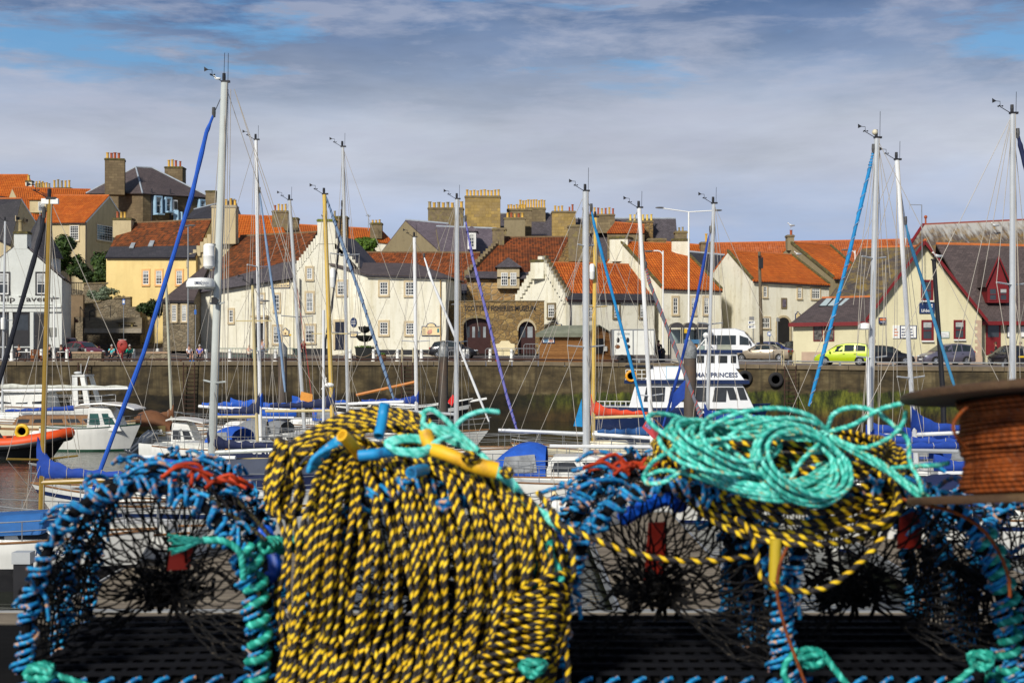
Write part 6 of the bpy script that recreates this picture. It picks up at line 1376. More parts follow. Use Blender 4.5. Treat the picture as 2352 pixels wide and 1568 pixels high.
def cabin(par,T,x0,x1,w0,w1,z0,h,mat=GEL,wins=3,sl=.35,sr=.6,wh=.45,name='cabin',win=WND,zt=0,frame=None):
    def rg(z,k): 
        a=sl*k; b=sr*k; return [V(x0+a,-w0*(1-.12*k),z),V(x1-b,-w1*(1-.12*k),z+zt*k),V(x1-b,w1*(1-.12*k),z+zt*k),V(x0+a,w0*(1-.12*k),z)]
    g=MB(T); g.loft([rg(z0,0),rg(z0+h*.85,.85),rg(z0+h,1.15)]); c=g.build(name,mat,par,bevel=.03)
    for s in (-1,1):
        for i in range(wins):
            ta,tb=(i+.14)/wins,(i+.86)/wins; pts=[]
            for t_,k in ((ta,.3),(tb,.3),(tb,.3+wh),(ta,.3+wh)):
                x=(x0+sl*k)+((x1-sr*k)-(x0+sl*k))*t_; w_=(w0+(w1-w0)*t_)*(1-.12*k)+.008; pts.append(V(x,s*w_,z0+h*.9*k+zt*k*t_))
            g=MB(T); g.poly(pts); g.build('window',win,c)
    return c
def rails(par,T,side,h=.6,pulp=True,mat=METAL,step=2):
    g=MB(T); 
    for k in (0,1):
        pts=[a[k]+V(0,0,h) for a in side]; g.tube(pts,.014,4,cap=False); g.tube([p-V(0,0,h*.45) for p in pts],.010,4,cap=False)
        for a in side[::step]: g.tube([a[k],a[k]+V(0,0,h)],.014,4,cap=False)
    a,b=side[-1],side[-2]; g.tube([b[0]+V(0,0,h),a[0].lerp(a[1],.5)+V(.1,0,h+.05),b[1]+V(0,0,h)],.018,5)
    a=side[0]; g.tube([a[0]+V(0,0,h),a[1]+V(0,0,h)],.018,5)
    return g.build('guard_rails',mat,par)
def fenders(o,T,side,fb,seed):
    rd=random.Random(seed); k=0 if (T@side[4][0]).y<(T@side[4][1]).y else 1
    for i in (3,6,9):
        if rd.random()<.25: continue
        p=side[i][k]+V(0,(-.12 if k==0 else .12),-.45*fb+rd.uniform(-.1,.1)); g=MB(T); g.lathe([(.015,-.3),(.08,-.27),(.11,-.18),(.11,.18),(.08,.27),(.02,.34)],p,n=10); f=g.build('fender',rd.choice((WP,WP,NAVY,CREAM)),o,smooth=True); g=MB(T); g.tube([p+V(0,0,.34),side[i][k]+V(0,0,.5)],.012,4); g.build('lanyard',WIRE,f)
    g=MB(T); L=abs(side[-1][0].x-side[0][0].x); x=side[0][0].x+L*.80; g.box(x-.22,-.2,fb+.06,x+.22,.2,fb+.12); g.build('deck_hatch',WND,o)
def hood(par,T,x0,x1,w,z0,h,mat,name='sprayhood',vin=True):
    rings=[]; n=6
    for i in range(n+1):
        t=i/n; k=math.sin(math.pi*(.12+.55*t)); rings.append([V(x0+(x1-x0)*t,w*(.92+.08*k)*math.cos(q),z0+h*k*max(0,math.sin(q))**.6) for q in [math.pi*j/8 for j in range(9)]])
    rings=[[V(p.x,p.y,p.z) for p in r] for r in rings]; g=MB(T); g.loft(rings,closed=False,caps=False); hd=g.build(name,mat,par,smooth=True)
    if vin:
        for s in (-1,1):
            g=MB(T); a=w*1.0; g.poly([V(x0+(x1-x0)*.2,s*a*1.0,z0+h*.15),V(x0+(x1-x0)*.85,s*a*1.0,z0+h*.15),V(x0+(x1-x0)*.8,s*a*.93,z0+h*.68),V(x0+(x1-x0)*.25,s*a*.93,z0+h*.6)]); g.build('vinyl_window',CLR,hd)
    return hd
def cover(par,a,b,mat,r0=.17,r1=.085,up=.5,name='sail_cover',wig=.03,n=22,sag=0.):
    """canvas boom cover, tall at the mast and tapering to the boom end; real creases"""
    rd=random.Random(int(a.x*100)); d_=(b-a).normalized(); s_=Vector((-d_.y,d_.x,0)).normalized(); rings=[]; a=a-d_*.12
    for i in range(n+1):
        t=i/n; p=a.lerp(b,t); hh=(r0+(r1-r0)*t)*1.7+up*.75*math.exp(-t*8)+.03*math.sin(t*31+a.x)+rd.uniform(-wig,wig)*.5; w=(r0+(r1-r0)*t)*.55*(1+.12*math.sin(t*40)); r_=[]
        for k in range(14):
            q=2*math.pi*k/14; y=math.cos(q)*w*(1+.14*math.sin(3*q+i*1.3)+rd.uniform(-.06,.06))*(1-.35*max(0,math.sin(q))); z=(math.sin(q)*.5+.5)*hh-r0*.55; r_.append(p+s_*y+V(0,0,z)+d_*rd.uniform(-.01,.01))
        rings.append(r_)
    g=MB(); g.loft(rings); c=g.build(name,mat,par,smooth=True)
    for i in range(3,n,4):
        g=MB(); m_=sum(rings[i],Vector())/14; g.tube([m_+(p-m_)*1.03 for p in rings[i]+rings[i][:1]],.010,4,cap=False); g.build('lashing',WIRE,c)
    return c
def furl(par,pts,mat,r,name='furled_genoa',wrap=None):
    n=len(pts); P_=[P(*p) for p in pts]; out=[]
    for a,b in zip(P_,P_[1:]): out+= [a.lerp(b,i/6) for i in range(6)]
    out.append(P_[-1]); m=len(out); rs=[r*(.55+.65*min(1,i/(m*.25)))*(1+.12*math.sin(i*1.7)) if i<m*.9 else r*(1-.5*(i-m*.9)/(m*.1)) for i in range(m)]
    g=MB(); g.tube(out,rs,8); f=g.build(name,mat,par,smooth=True)
    if wrap:
        g=MB(); hp=[]
        for i in range(m-1):
            a,b=out[i],out[i+1]; ax=(b-a).normalized(); u=ax.orthogonal().normalized(); v=ax.cross(u)
            for k in range(8): q=2*math.pi*(k/8); hp.append(a.lerp(b,k/8)+(u*math.cos(q)+v*math.sin(q))*rs[i]*1.02)
        g.tube(hp,.018,4,cap=False); g.build('wrapping_line',wrap,f)
    return f
def masthead(par,p,typ=0,s=1.):
    g=MB(); g.box(p.x-.1*s,p.y-.06,p.z,p.x+.16*s,p.y+.06,p.z+.06); g.lathe([(.05,0),(.055,.1),(.05,.22)],p+V(-.02,0,.06),n=8)
    g.build('masthead_light',DRK,par); g=MB()
    g.tube([p+V(-.1,0,.05),p+V(-.38*s,0,.22)],.012,4); 
    for q in range(3): c=p+V(-.38*s,0,.24); e=c+V(.07*math.cos(q*2.1),.07*math.sin(q*2.1),0); g.tube([c,e],.008,4); g.ell(e,.03,.03,.025,6)
    g.tube([p+V(-.38*s,0,.22),p+V(-.38*s,0,.38),p+V(-.62*s,0,.40)],.01,4); g.poly([p+V(-.62*s,0,.33),p+V(-.48*s,0,.39),p+V(-.62*s,0,.48)])
    if typ: g.tube([p+V(.1,0,.05),p+V(.11,0,.45+.22*typ)],.008,4)
    g.build('wind_instruments',DRK,par)
def yacht(lb,mast,h,L,B=None,fb=1.1,mm=ALU,top=None,stripe=None,boot=None,anti=None,furls=(),boomz=2.6,boomL=None,cov=None,spr=((.55,1.1),),hoodm=None,mf=.56,lines=(),mh=1,cab=True,deck=DECK,boomh=None,group='sailing yachts moored in the marina',wins=3,tr=.72,cover_up=.5,boomm=None,rad=None,name='sailing_yacht',rl=True,mz=None,win=WND,wire=WIRE,cabm=None,hz=0.):
    xt,yt,xb,yb,d,wp=mast; B=B or L*.32; h=R(h); foot=P(xb,yb,d); topp=P(xt,yt,d); dirv=V(math.cos(h),math.sin(h),0); ctr=Vector((foot.x,foot.y,hz))-dirv*(mf-.5)*L
    o=thing(name,lb,'yacht',tuple(ctr),group); T=local(ctr,h); side=hull(o,T,L,B,fb,top,stripe,anti,boot,tr,deck=deck)
    xm=(mf-.5)*L
    if cab:
        c=cabin(o,T,-L*.16,xm+L*.10,B*.30,B*.18,fb-.05,.45,cabm or top or GEL,wins=wins,win=win); g=MB(T); g.loft([[V(-L*.40,-B*.26,fb+.25),V(-L*.17,-B*.30,fb+.28),V(-L*.17,B*.30,fb+.28),V(-L*.40,B*.26,fb+.25)],[V(-L*.40,-B*.22,fb-.04),V(-L*.17,-B*.27,fb-.04),V(-L*.17,B*.27,fb-.04),V(-L*.40,B*.22,fb-.04)]]); g.build('cockpit_coaming',cabm or top or GEL,o)
    if rl: rails(o,T,side)
    fenders(o,T,side,fb,int(xt))
    if hoodm: hood(o,T,-L*.20,-L*.04,B*.31,fb+.3,.75,hoodm)
    r=wp*.5*d/F; base=Vector((foot.x,foot.y,fb+.35)); k=(topp-foot); 
    b0=foot-k*((foot.z-base.z)/k.z) if k.z else base
    g=MB(); g.tube([b0,topp],[r,r*.85],10,sx=.8); m_=g.build('mast',mm,o,smooth=True)
    g=MB(); fwd=V(-dirv.y,dirv.x,0)*0+V(0,-1,0); g.tube([b0+V(r*.75,-r*.55,0),topp+V(r*.65,-r*.5,0)],.012,4); g.build('halyard',wire,m_)
    masthead(m_,topp,mh)
    ath=V(-math.sin(h),math.cos(h),0); ends=[]
    for (f,wd) in spr:
        c=b0.lerp(topp,f); g=MB(); 
        if abs(ath.x)<.35: av=V(.8,.6,0)
        else: av=ath
        e1,e2=c+av*wd+V(0,0,.06),c-av*wd+V(0,0,.06); g.tube([e1,c,e2],.028,5); g.build('spreader',mm,m_); ends.append((e1,e2))
    g=MB(); W=.010 if d>45 else .008
    for s in (0,1):
        prev=topp+V(0,0,-.15); 
        for e in ends[::-1]: g.tube([prev,e[s]],W,4,cap=False); prev=e[s]
        ch=T@V(xm-.15,(1 if s==0 else -1)*B*.45,fb); g.tube([prev,ch],W,4,cap=False)
        if ends: g.tube([b0.lerp(topp,spr[0][0]),T@V(xm+.4,(1 if s==0 else -1)*B*.44,fb)],W*.9,4,cap=False)
    g.tube([topp,T@V(-L*.49,0,fb+.1)],W,4,cap=False)
    if not furls: g.tube([topp,T@V(L*.47,0,fb+.3)],W,4,cap=False)
    g.tube([topp+V(.05,0,-.1),b0.lerp(topp,.02)+V(.3,0,0)],W*.8,4,cap=False)
    for (x0,y0,x1,y1) in lines: g.tube([P(x0,y0,d),P(x1,y1,d)],W,4,cap=False)
    g.build('rigging',wire,o)
    for f in furls: 
        pts=f[0]; fm=f[1]; fr=f[2]; furl(o,pts,fm,fr,wrap=f[3] if len(f)>3 else None)
        g=MB(); g.tube([topp+V(0,0,-.2),P(*pts[0])],.012,4); g.lathe([(.05,0),(.06,.15),(.05,.3)],P(*pts[0])+V(0,0,-.1),n=8); g.build('furling_swivel',WIRED,o)
    bl=boomL or L*.36; bh=boomh if boomh is not None else h+math.pi; bd=V(math.cos(bh),math.sin(bh),0)
    zb=boomz; c0=b0.lerp(topp,(zb-b0.z)/(topp.z-b0.z)); c1=c0+bd*bl+V(0,0,.12)
    g=MB(); g.tube([c0,c1],.07,8); g.build('boom',boomm or mm,o,smooth=True)
    if cov: cover(o,c0+V(0,0,.2),c1+V(0,0,.12)-bd*.2,cov,up=cover_up)
    if rad:
        for (kind,x,y,w_,h_) in rad:
            a=P(x,y,d-.2); W_=w_*d/F; H_=h_*d/F
            g=MB()
            if kind=='cyl': g.lathe([(.02,-H_*.5),(W_*.35,-H_*.48),(W_*.5,-H_*.4),(W_*.5,-.02),(W_*.53,0),(W_*.5,.02),(W_*.5,H_*.4),(W_*.35,H_*.48),(.02,H_*.5)],a,n=16); g.build('radar_reflector',WP,o,smooth=True)
            else:
                g.lathe([(.02,-H_*.5),(W_*.40,-H_*.5),(W_*.5,-H_*.35),(W_*.5,H_*.05),(W_*.42,H_*.4),(.02,H_*.5)],a,n=18); dm=g.build('radar_dome',WP,o,smooth=True)
                if kind=='SIM': g=MB(); q=a+V(-W_*.12,-W_*.52,-H_*.16); text(g,'SIMRAD /inrto',q,V(1,.0,0),V(0,0,1),W_*.5,H_*.3); g.build('lettering',NAVY,dm)
    return o,T,side,topp,b0
def small_yacht(lb,x,d,h,L,top=GEL,cv=CBL,hm=CBL,stripe=None,mast=None,fb=1.05):
    c=V((x-CX)*d/F,d,0); o=thing('sailing_yacht',lb,'yacht',tuple(c),'sailing yachts moored in the marina'); T=local(c,R(h)); sd=hull(o,T,L,L*.32,fb,top,stripe,ANTB,stripe); cabin(o,T,-L*.16,L*.16,L*.10,L*.06,fb-.05,.45,top,3); rails(o,T,sd); fenders(o,T,sd,fb,int(x)); 
    if hm: hood(o,T,-L*.25,-L*.06,L*.10,fb+.25,.9,hm)
    a=T@V(L*.08,0,fb+1.2); b=T@V(-L*.33,0,fb+1.25); g=MB(); g.tube([a,b],.06,6); g.build('boom',MWH,o); 
    if cv: cover(o,a+V(0,0,.15),b+V(0,0,.13),cv,up=.3)
    if mast:
        g=MB(); tp=P(*mast,d); f=T@V(L*.08,0,fb); g.tube([f,V(f.x+(tp.x-f.x),d,tp.z)],[.06,.045],8); g.build('mast',MWH,o,smooth=True); g=MB()
        for s in (-1,1): g.tube([tp,T@V(L*.06,s*L*.15,fb)],.009,4,cap=False)
        g.tube([tp,T@V(L*.48,0,fb)],.009,4,cap=False); g.tube([tp,T@V(-L*.48,0,fb)],.009,4,cap=False); g.build('rigging',WIRE,o)
    return o
Y=yacht
HF=math.pi
# --- tallest left yacht
o,T,sd,tp,b0=Y('tallest masted white yacht at left with bright blue furled sail and radar dome',(516,190,487,1045,46,20),211,9,mm=M('pale_grey_mast',(.50,.53,.50),.35,.05),stripe=NAVY,boot=NAVY,furls=[([(491,262,46),(474,305,45.9),(440,450,45.6),(330,810,44.8),(192,1183,44)],CBL,.058)],boomz=2.7,cov=CNV,spr=((.27,.95),(.46,.62)),mf=.56,lines=((512,210,480,650),(512,212,497,640),(524,205,520,640),(530,205,522,900),(538,205,612,420),(538,205,790,1000),(612,420,668,600),(519,560,523,690)),mh=2,rad=[('SIM',461,650,66,26),('cyl',480,588,26,58)],boomL=2.2,boomh=R(-8),wire=WIRE)
g=MB(); 
for y in (560,617,664): g.tube([P(470 if y>600 else 482,y,45.8),P(500,y+2,46)],.02,5)
g.build('bracket',METAL,o); g=MB(); a=P(492,690,45.7); g.prism([a+V(-.09,0,.1),a+V(.04,0,.1),a+V(.14,0,0),a+V(.04,0,-.13),a+V(-.09,0,-.1)],(0,.05,0)); g.build('day_shape',DRK,o)
g=MB(); g.tube([tp+V(-.02,0,.2),tp+V(0,0,.9)],.008,4); g.build('whip_aerial',DRK,o); g=MB(); g.ell(tp+V(-.2,0,.12),.09,.05,.04,8); g.poly([tp+V(-.22,0,.14),tp+V(-.36,0,.26),tp+V(-.3,0,.12)]); g.build('wind_transmitter',WP,o)
# --- gold masted yacht
o,T,sd,tp,b0=Y('gold masted yacht at far left with royal blue boom cover and dark furled sail',(115,458,95,1165,40,14),176,7.0,mm=MGO,stripe=None,top=GEL,furls=[([(101,492,40),(97,525,40),(77,600,40),(-25,955,40),(-80,1160,40)],CDK,.055)],boomz=2.35,cov=CRB,spr=((.18,.95),(.62,.0001)),boomL=2.6,lines=((112,480,168,1190),(110,470,60,1180),(113,480,200,1175)),mf=.6,mh=0,cover_up=1.1)
g=MB(); g.box(tp.x-.22,tp.y-.05,tp.z-.12,tp.x+.22,tp.y+.05,tp.z+.02); g.build('white_masthead_crane',WP,o)
# --- small yacht L983 with blue cockpit covers, lower left
c=P(40,1300,38); c.z=0; o=thing('cabin_cruiser','white cruiser with blue covers and registration on a black band, lower left','boat',tuple(c)); h=R(-6); T=local(c,h); sd=hull(o,T,7.2,2.6,1.15,GEL,None,ANTB,BKH,boots=.55)
cabin(o,T,-1.2,1.6,.85,.6,1.1,.42,GEL,2); rails(o,T,sd,.5)
g=MB(T); g.loft([[V(-2.6,-.95,1.2),V(1.0,-.9,1.35),V(1.0,.9,1.35),V(-2.6,.95,1.2)],[V(-2.4,-.6,1.62),V(.9,-.5,1.85),V(.9,.5,1.85),V(-2.4,.6,1.62)]]); g.build('blue_cover',canv('mid_blue',(.015,.10,.30)),o,bevel=.08)
g=MB(T); text(g,'Kingfisher',V(1.0,-1.28,.86),V(1,.05,0).normalized(),V(0,0,1),1.1,.2,shear=.25); g.build('lettering',NAVY,o); g=MB(T); text(g,'L983',V(1.1,-1.24,.42),V(1,.06,0).normalized(),V(0,0,1),.8,.22); g.build('registration_lettering',WP,o)
# --- main row
o,T,sd,tp,b0=Y('white yacht with forked spreaders left of centre and pale furled sail',(588,322,598,985,70,9),-25,9.5,mm=MWH,furls=[([(596,440,70),(620,620,69),(643,785,68.5),(655,900,68)],CST,.05)],boomz=2.9,cov=CBL,spr=((.58,.85),(.30,.75)),lines=((585,330,560,960),),hoodm=CBL)
o,T,sd,tp,b0=Y('white yacht with leaning grey mast and bright blue boom cover',(665,460,697,950,76,9),-18,9.,mm=ALU,boomz=2.6,cov=CBL,spr=((.50,.9),),lines=((668,470,612,960),(668,470,640,940),(667,465,700,1000)),hoodm=canv('grey_clear',(.2,.21,.22)))
g=MB(); g.tube([P(668,560,76),P(706,830,76),P(720,950,75)],.012,4); g.build('red_halyard',RLINE,o)
o,T,sd,tp,b0=Y('yacht with slim grey mast, white boom and black furled sail behind the rope heap',(787,338,800,1000,72,8),172,9.,mm=ALU,furls=[([(786,470,72),(775,600,72),(762,705,72),(748,780,72),(742,855,72)],CDK,.045)],boomz=3.1,boomm=MWH,spr=((.63,.8),(.36,.8)),boomL=2.7,lines=((790,345,838,800),),mh=1)
# Claymore ketch
c=V((700-CX)*64/F,64,0); h=R(2); L=10.4; o=thing('ketch','navy hulled ketch with buff masts, blue name board and orange lifebuoy','yacht',tuple(c)); x0=(480-CX)*64/F; ctr=V(x0+L/2-.1,64,0); T=local(ctr,h); sd=hull(o,T,L,3.1,1.25,NVH,WP,ANTI,WP,boots=.09,tr=.7,rail=MCR)
cabin(o,T,-1.5,2.6,.95,.6,1.2,.5,GEL,3); cabin(o,T,-3.1,-1.6,1.0,.95,1.2,.42,GEL,1); rails(o,T,sd,.7)
g=MB(T); a=T.inverted()@P(504,1045,62.6); g.box(a.x,-1.42,1.28,a.x+3.4,-1.40,1.92); nb=g.build('name_board',CNV,o); g=MB(T); text(g,'CLAYMORE',V(a.x+1.3,-1.425,1.44),V(1,0,0),V(0,0,1),1.75,.33); g.build('lettering',WP,nb)
g=MB(T); text(g,'E',V(-L/2+.25,-1.17,.72),V(1,0,0),V(0,0,1),.12,.14); g.build('lettering',WP,o)
def rb(pt,rad,r,mat,par,nm='lifebuoy',ax=(0,-1,0),half=0):
    g=MB(); g.lathe([(rad+r*math.cos(q),r*math.sin(q)) for q in [2*math.pi*i/8 for i in range(9)]],pt,ax,16); 
    for v in g.v:
        if half and v.z<pt.z-rad*.5: v.z=pt.z-rad*.5-(pt.z-rad*.5-v.z)*.5
    return g.build(nm,mat,par,smooth=True)
OLB=M('orange_lifebuoy',(.75,.32,.01),.5); rb(P(508,1028,62.5),.24,.09,OLB,o,half=1)
g=MB(); a=P(540,1025,63.2); g.box(a.x-.2,a.y,a.z-.25,a.x+.75,a.y+.5,a.z+.2); g.build('liferaft_canister',WP,o,bevel=.08)
for (m,bm,z,bx,cv) in (((745,447,764,985,64,11),MYE,3.15,-2.8,CNV),((580,655,592,1040,64,7.5),MCR,2.9,-1.75,CNV)):
    xt,yt,xb,yb,d,wp=m; A,Bp=P(xt,yt,d),P(xb,yb,d); k=A-Bp; b0=Bp-k*((Bp.z-1.6)/k.z); r=wp*.5*d/F; g=MB(); g.tube([b0,A],[r,r*.85],10); mo=g.build('mast',bm,o,smooth=True); masthead(mo,A,0)
    c0=b0.lerp(A,(z-b0.z)/(A.z-b0.z)); g=MB(); g.tube([c0,c0+V(bx,0,-.02)],.06,8); g.build('boom',MCR,o); cover(o,c0+V(0,0,.2),c0+V(bx+.2,0,.22),cv,r0=.2,r1=.1,up=.75)
    g=MB(); f=.78 if wp<10 else .45; e=b0.lerp(A,f); g.tube([e+V(-.8,.3,0),e,e+V(.8,-.3,0)],.025,5); g.build('spreader',MCR,mo); g=MB()
    for s in (-1,1): g.tube([A,e+V(.8*s,-.3*s,0),V(b0.x+.9*s,b0.y-1.2*s,1.3)],.009,4,cap=False); g.tube([A,V(b0.x-.3+.5*s,b0.y-1.3*s,1.3)],.009,4,cap=False)
    g.tube([A,V(b0.x+4,b0.y,1.5)],.009,4,cap=False); g.build('rigging',WIRE,o)
furl(o,[(749,452,64),(772,520,64),(827,676,64),(873,819,64),(905,918,64)],CST,.055,wrap=NAVY)
g=MB(); a=P(1959*.5742*0+752,625*0+622,63.7)
g.lathe([(.02,-.42),(.08,-.4),(.11,-.3),(.11,0),(.115,.02),(.11,.04),(.11,.3),(.08,.4),(.02,.42)],P(764,638,63.6),n=14); g.build('radar_reflector',WP,o,smooth=True)
g=MB(); g.tube([P(743,712,63),P(743,1010,63)],.055,8); po=g.build('mizzen_pole',MWH,o); a=P(756,884,63); g=MB(); g.ell(a,.2,.1,.1,10); g.tube([P(743,887,63),a],.03); g.build('wind_generator',WP,po,smooth=True); g=MB(); g.poly([a+V(-.15,0,.05),a+V(-.3,0,.38),a+V(-.1,0,.3)]); g.poly([a+V(-.1,0,0),a+V(-.35,0,-.2),a+V(-.2,0,.05)]); g.build('vane',WP,po)
# orange skull flag
g=MB(); a=P(718,905,66); g.poly([a,a+V(-.5,0,.0+.12),a+V(-.55,0,-.25),a+V(-.02,0,-.38)]); solo(g,'orange_flag',M('orange_flag_cloth',(.65,.28,.05),.8,.15,5),'small ragged orange flag flying between the blue boom covers','flag')
# yachts centre
o,T,sd,tp,b0=Y('white yacht in mid harbour with long white furled sail sloping to its bow rail',(952,545,957,965,82,9),-14,9.2,mm=MWH,furls=[([(974,590,81.5),(990,640,81),(1040,760,80.5),(1123,968,80)],MWH,.055)],boomz=2.6,cov=CRB,spr=((.45,.9),),lines=((955,560,900,960),))
o,T,sd,tp,b0=Y('white yacht with tall grey mast and lavender furled sail in mid harbour',(1050,458,1048,990,70,12),-30,10.,mm=ALU,furls=[([(1069,505,69.8),(1085,590,69.5),(1120,730,69),(1163,905,68.5),(1188,990,68)],CLV,.055,CRB)],boomz=2.7,spr=((.41,.95),),lines=((1048,465,960,790),(1050,465,1000,900),(1052,470,1100,760)),wire=WIRE)
o,T,sd,tp,b0=Y('white yacht with blue cockpit tent and heavy grey mast right of the rope heap',(1345,440,1347,1040,57,17),-4,10.4,mm=ALU,stripe=NVH,boot=NVH,furls=[([(1358,480,57),(1366,520,57),(1400,650,57),(1440,800,57),(1482,962,57)],CTQ,.048)],boomz=2.6,spr=((.43,.9),(.80,.4)),boomL=3.3,lines=((1342,570,1245,820),(1342,570,1150,990)),mf=.46,cab=False,hoodm=None,mh=2)
cabin(o,T,-2.0,1.5,1.05,.7,1.05,.75,GEL,2,sl=.35,sr=1.5,wh=.5); g=MB(T); 
hood(o,T,-3.9,-1.9,1.15,1.05,1.25,CBL,name='cockpit_tent')
g=MB(T); g.ell(V(-1.9,-1.75,.62),.12,.12,.34,12); fo=g.build('fender',WP,o,smooth=True); g=MB(T); g.lathe([(.12,.2),(.04,.36)],V(-1.9,-1.75,.62),n=10); g.build('fender_cap',CBL,fo)
# small white stern with rudder
c=P(1345,1190,47); c.z=0; o=thing('small_yacht','small white yacht seen at its transom with hung rudder and round porthole','yacht',tuple(c)); T=local(c,R(60)); sd=hull(o,T,5.8,2.2,.95,GEL,None,ANTB,CTQ,boots=.2,tr=.86); cabin(o,T,-1.,1.4,.8,.5,.9,.4,GEL,2); rails(o,T,sd,.5)
g=MB(T); g.prism([V(-2.95,-.02,-.4),V(-2.95,-.02,1.15),V(-3.15,-.02,1.3),V(-3.5,-.02,.9),V(-3.38,-.02,-.4)],(0,.05,0)); g.build('rudder',GEL,o); g=MB(T); g.tube([V(-3.1,0,1.25),V(-2.,0,1.5)],.03,6); g.build('tiller',TEAK,o); g=MB(T); g.lathe([(.11,0),(.11,.02)],V(-2.92,.45,.62),(-1,0,0),14); g.build('porthole',WND,o)
g=MB(T); g.ell(V(-3.1,-.6,1.2),.1,.12,.35,8); g.build('outboard_pod',WP,o,smooth=True)
o,T,sd,tp,b0=Y('cream yacht with buff yellow mast and orange boom cover',(1368,500,1362,1010,70,10.5),176,8.6,mm=MYE,top=GELC,stripe=None,boomz=2.55,cov=COR,boomL=3.1,boomm=MCR,spr=((.60,.75),),lines=((1372,510,1345,990),(1370,510,1425,985)),rad=[('cyl',1360,624,12,37)],mh=0,cover_up=1.0,cabm=GELC)
g=MB(); g.poly([P(1336,915,69),P(1317,978,69),P(1338,980,69)]); g.build('blue_foresail',CTQ,o)
o,T,sd,tp,b0=Y('grey masted leaning yacht with slate blue boom cover left of the thickest pile',(1468,478,1500,1045,60,11),-16,9.4,mm=MWH,furls=[([(1483,612,60),(1492,650,60),(1548,792,60),(1600,930,59.5),(1620,985,59)],CGY,.06,RLINE)],boomz=2.25,cov=canv('teal_blue',(.015,.08,.24)),boomL=2.4,spr=((.25,.7),),lines=((1465,480,1435,560),(1470,500,1380,985)))
o,T,sd,tp,b0=Y('yacht with dark blue furled sail and royal blue cover before the tour boat bow',(1639,468,1624,985,62,9),174,8.8,mm=ALU,furls=[([(1632,530,62),(1625,560,62),(1600,690,62),(1560,850,62),(1521,985,62)],CRB,.05)],boomz=2.75,cov=CRB,boomL=2.5,spr=((.52,.7),),lines=((1643,480,1700,980),(1640,480,1590,980)))
g=MB(); g.poly([P(1545,905,61.5),P(1575,870,61.5),P(1572,915,61.5),P(1540,945,61.5)]); g.build('sail_clew',CRB,o)
# red ensign
g=MB(); a=P(1520,990,58); g.poly([a,a+V(-.55,0,.5),a+V(-.75,0,.15),a+V(-.25,0,-.35)]); f_=solo(g,'red_ensign',M('ensign_red',(.45,.05,.06),.8),'drooping red ensign on a wooden staff','flag'); g=MB(); g.tube([P(1542,1000,58),P(1485,945,58)],.02,5); g.build('staff',TEAK,f_)
g=MB(); g.poly([a+V(-.5,-.01,.42),a+V(-.28,-.01,.25),a+V(-.45,-.01,.05),a+V(-.66,-.01,.2)]); g.build('canton',M('ensign_canton',(.2,.15,.3),.8,.6,20),f_)
# right hand yachts
o,T,sd,tp,b0=Y('tall yacht at right with sky blue furled sail sloping to the left and white dome',(2014,318,1998,1010,50,15),168,10.5,mm=ALU,furls=[([(2006,345,50),(1998,385,50),(1950,585,50),(1905,760,50),(1858,932,50)],CTQ,.052,CST)],boomz=2.6,cov=CRB,boomL=3.,spr=((.65,.6),(.36,.75)),rad=[('dome',1986,749,28,16)],lines=((2018,330,2045,640),(2010,345,1960,700),(2016,330,2065,560)),mh=2,hoodm=None,stripe=NVH)
g=MB(); g.tube([P(1993,820,49.5),P(1996,1010,49.5)],.05,6); g.build('spinnaker_pole',MWH,o)
g=MB(); g.ell(tp+V(-.06,0,.2),.1,.1,.1,10); g.build('masthead_ball',M('cream_ball',(.6,.55,.4),.5),o,smooth=True)
o,T,sd,tp,b0=Y('yacht with white leaning mast, slate furled sail and blue cover at right',(2060,368,2100,990,54,12),-6,9.6,mm=MWH,furls=[([(2080,510,54),(2088,550,54),(2120,650,54),(2165,800,54),(2198,905,54)],canv('steel_teal',(.04,.20,.36)),.05)],boomz=2.75,cov=CRB,boomL=3.2,boomh=R(4),spr=((.30,.75),),lines=((2062,380,1990,640),(2100,790,2060,985),(2061,380,2050,980)),mh=1,hoodm=CRB,stripe=NVH,cover_up=1.1)
o,T,sd,tp,b0=Y('yacht with the rightmost tall grey mast and dark blue furled sail',(2326,262,2326,1010,46,16),8,11,mm=ALU,furls=[([(2338,310,46),(2345,340,46),(2375,450,46),(2470,800,46),(2530,1000,46)],CNV,.07)],boomz=2.7,cov=CRB,spr=((.55,.8),),lines=((2322,270,2190,830),(2322,275,2225,830),(2328,280,2345,800)),mh=1)
o=small_yacht('white yacht with navy hooped canopy and blue name board under the reel',2215,44,180,9.5,hm=None,cv=CRB,stripe=NVH); T=local(V((2215-CX)*44/F,44,0),R(180))
hood(o,T,-.9,1.2,1.3,1.1,1.15,CNV,name='cockpit_tent')
g=MB(); a=P(2125,1157,42.5); g.box(a.x,42.4,a.z-.05,a.x+1.6,42.45,a.z+.36); nb=g.build('name_board',CRB,o); g=MB(); text(g,'VENTURE',a+V(.3,-.14,.05),V(1,0,0),V(0,0,1),1.25,.22); g.build('lettering',WP,nb)
for i,(x,y,d,w_,lb) in enumerate(((2060,960,56,1.7,'blue'),)): pass
o,T,sd,tp,b0=Y('white yacht with blue sprayhood in the cluster behind the ketch',(523,470,540,965,80,0.001+5),10,8.5,mm=MWH,boomz=2.6,cov=CBL,spr=((.5,.5),),mh=0,hoodm=CBL,lines=()) if 0 else (0,)*5
small_yacht('white yacht with arched bright blue tent left of the ketch masts',560,88,168,8.5,mast=None)
small_yacht('long white yacht hull with black windows behind the ketch',640,76,4,9.5,hm=canv('grey_clear',()),cv=CBL,stripe=NVH)
small_yacht('white yacht with blue cover between the pile and the black hull',700,92,18186,8)
small_yacht('blue sided yacht in front of the right quay wall',2045,62,175,8.5,top=canv('hull_blue',(.01,.07,.26)),hm=CRB,cv=CRB,stripe=WP)
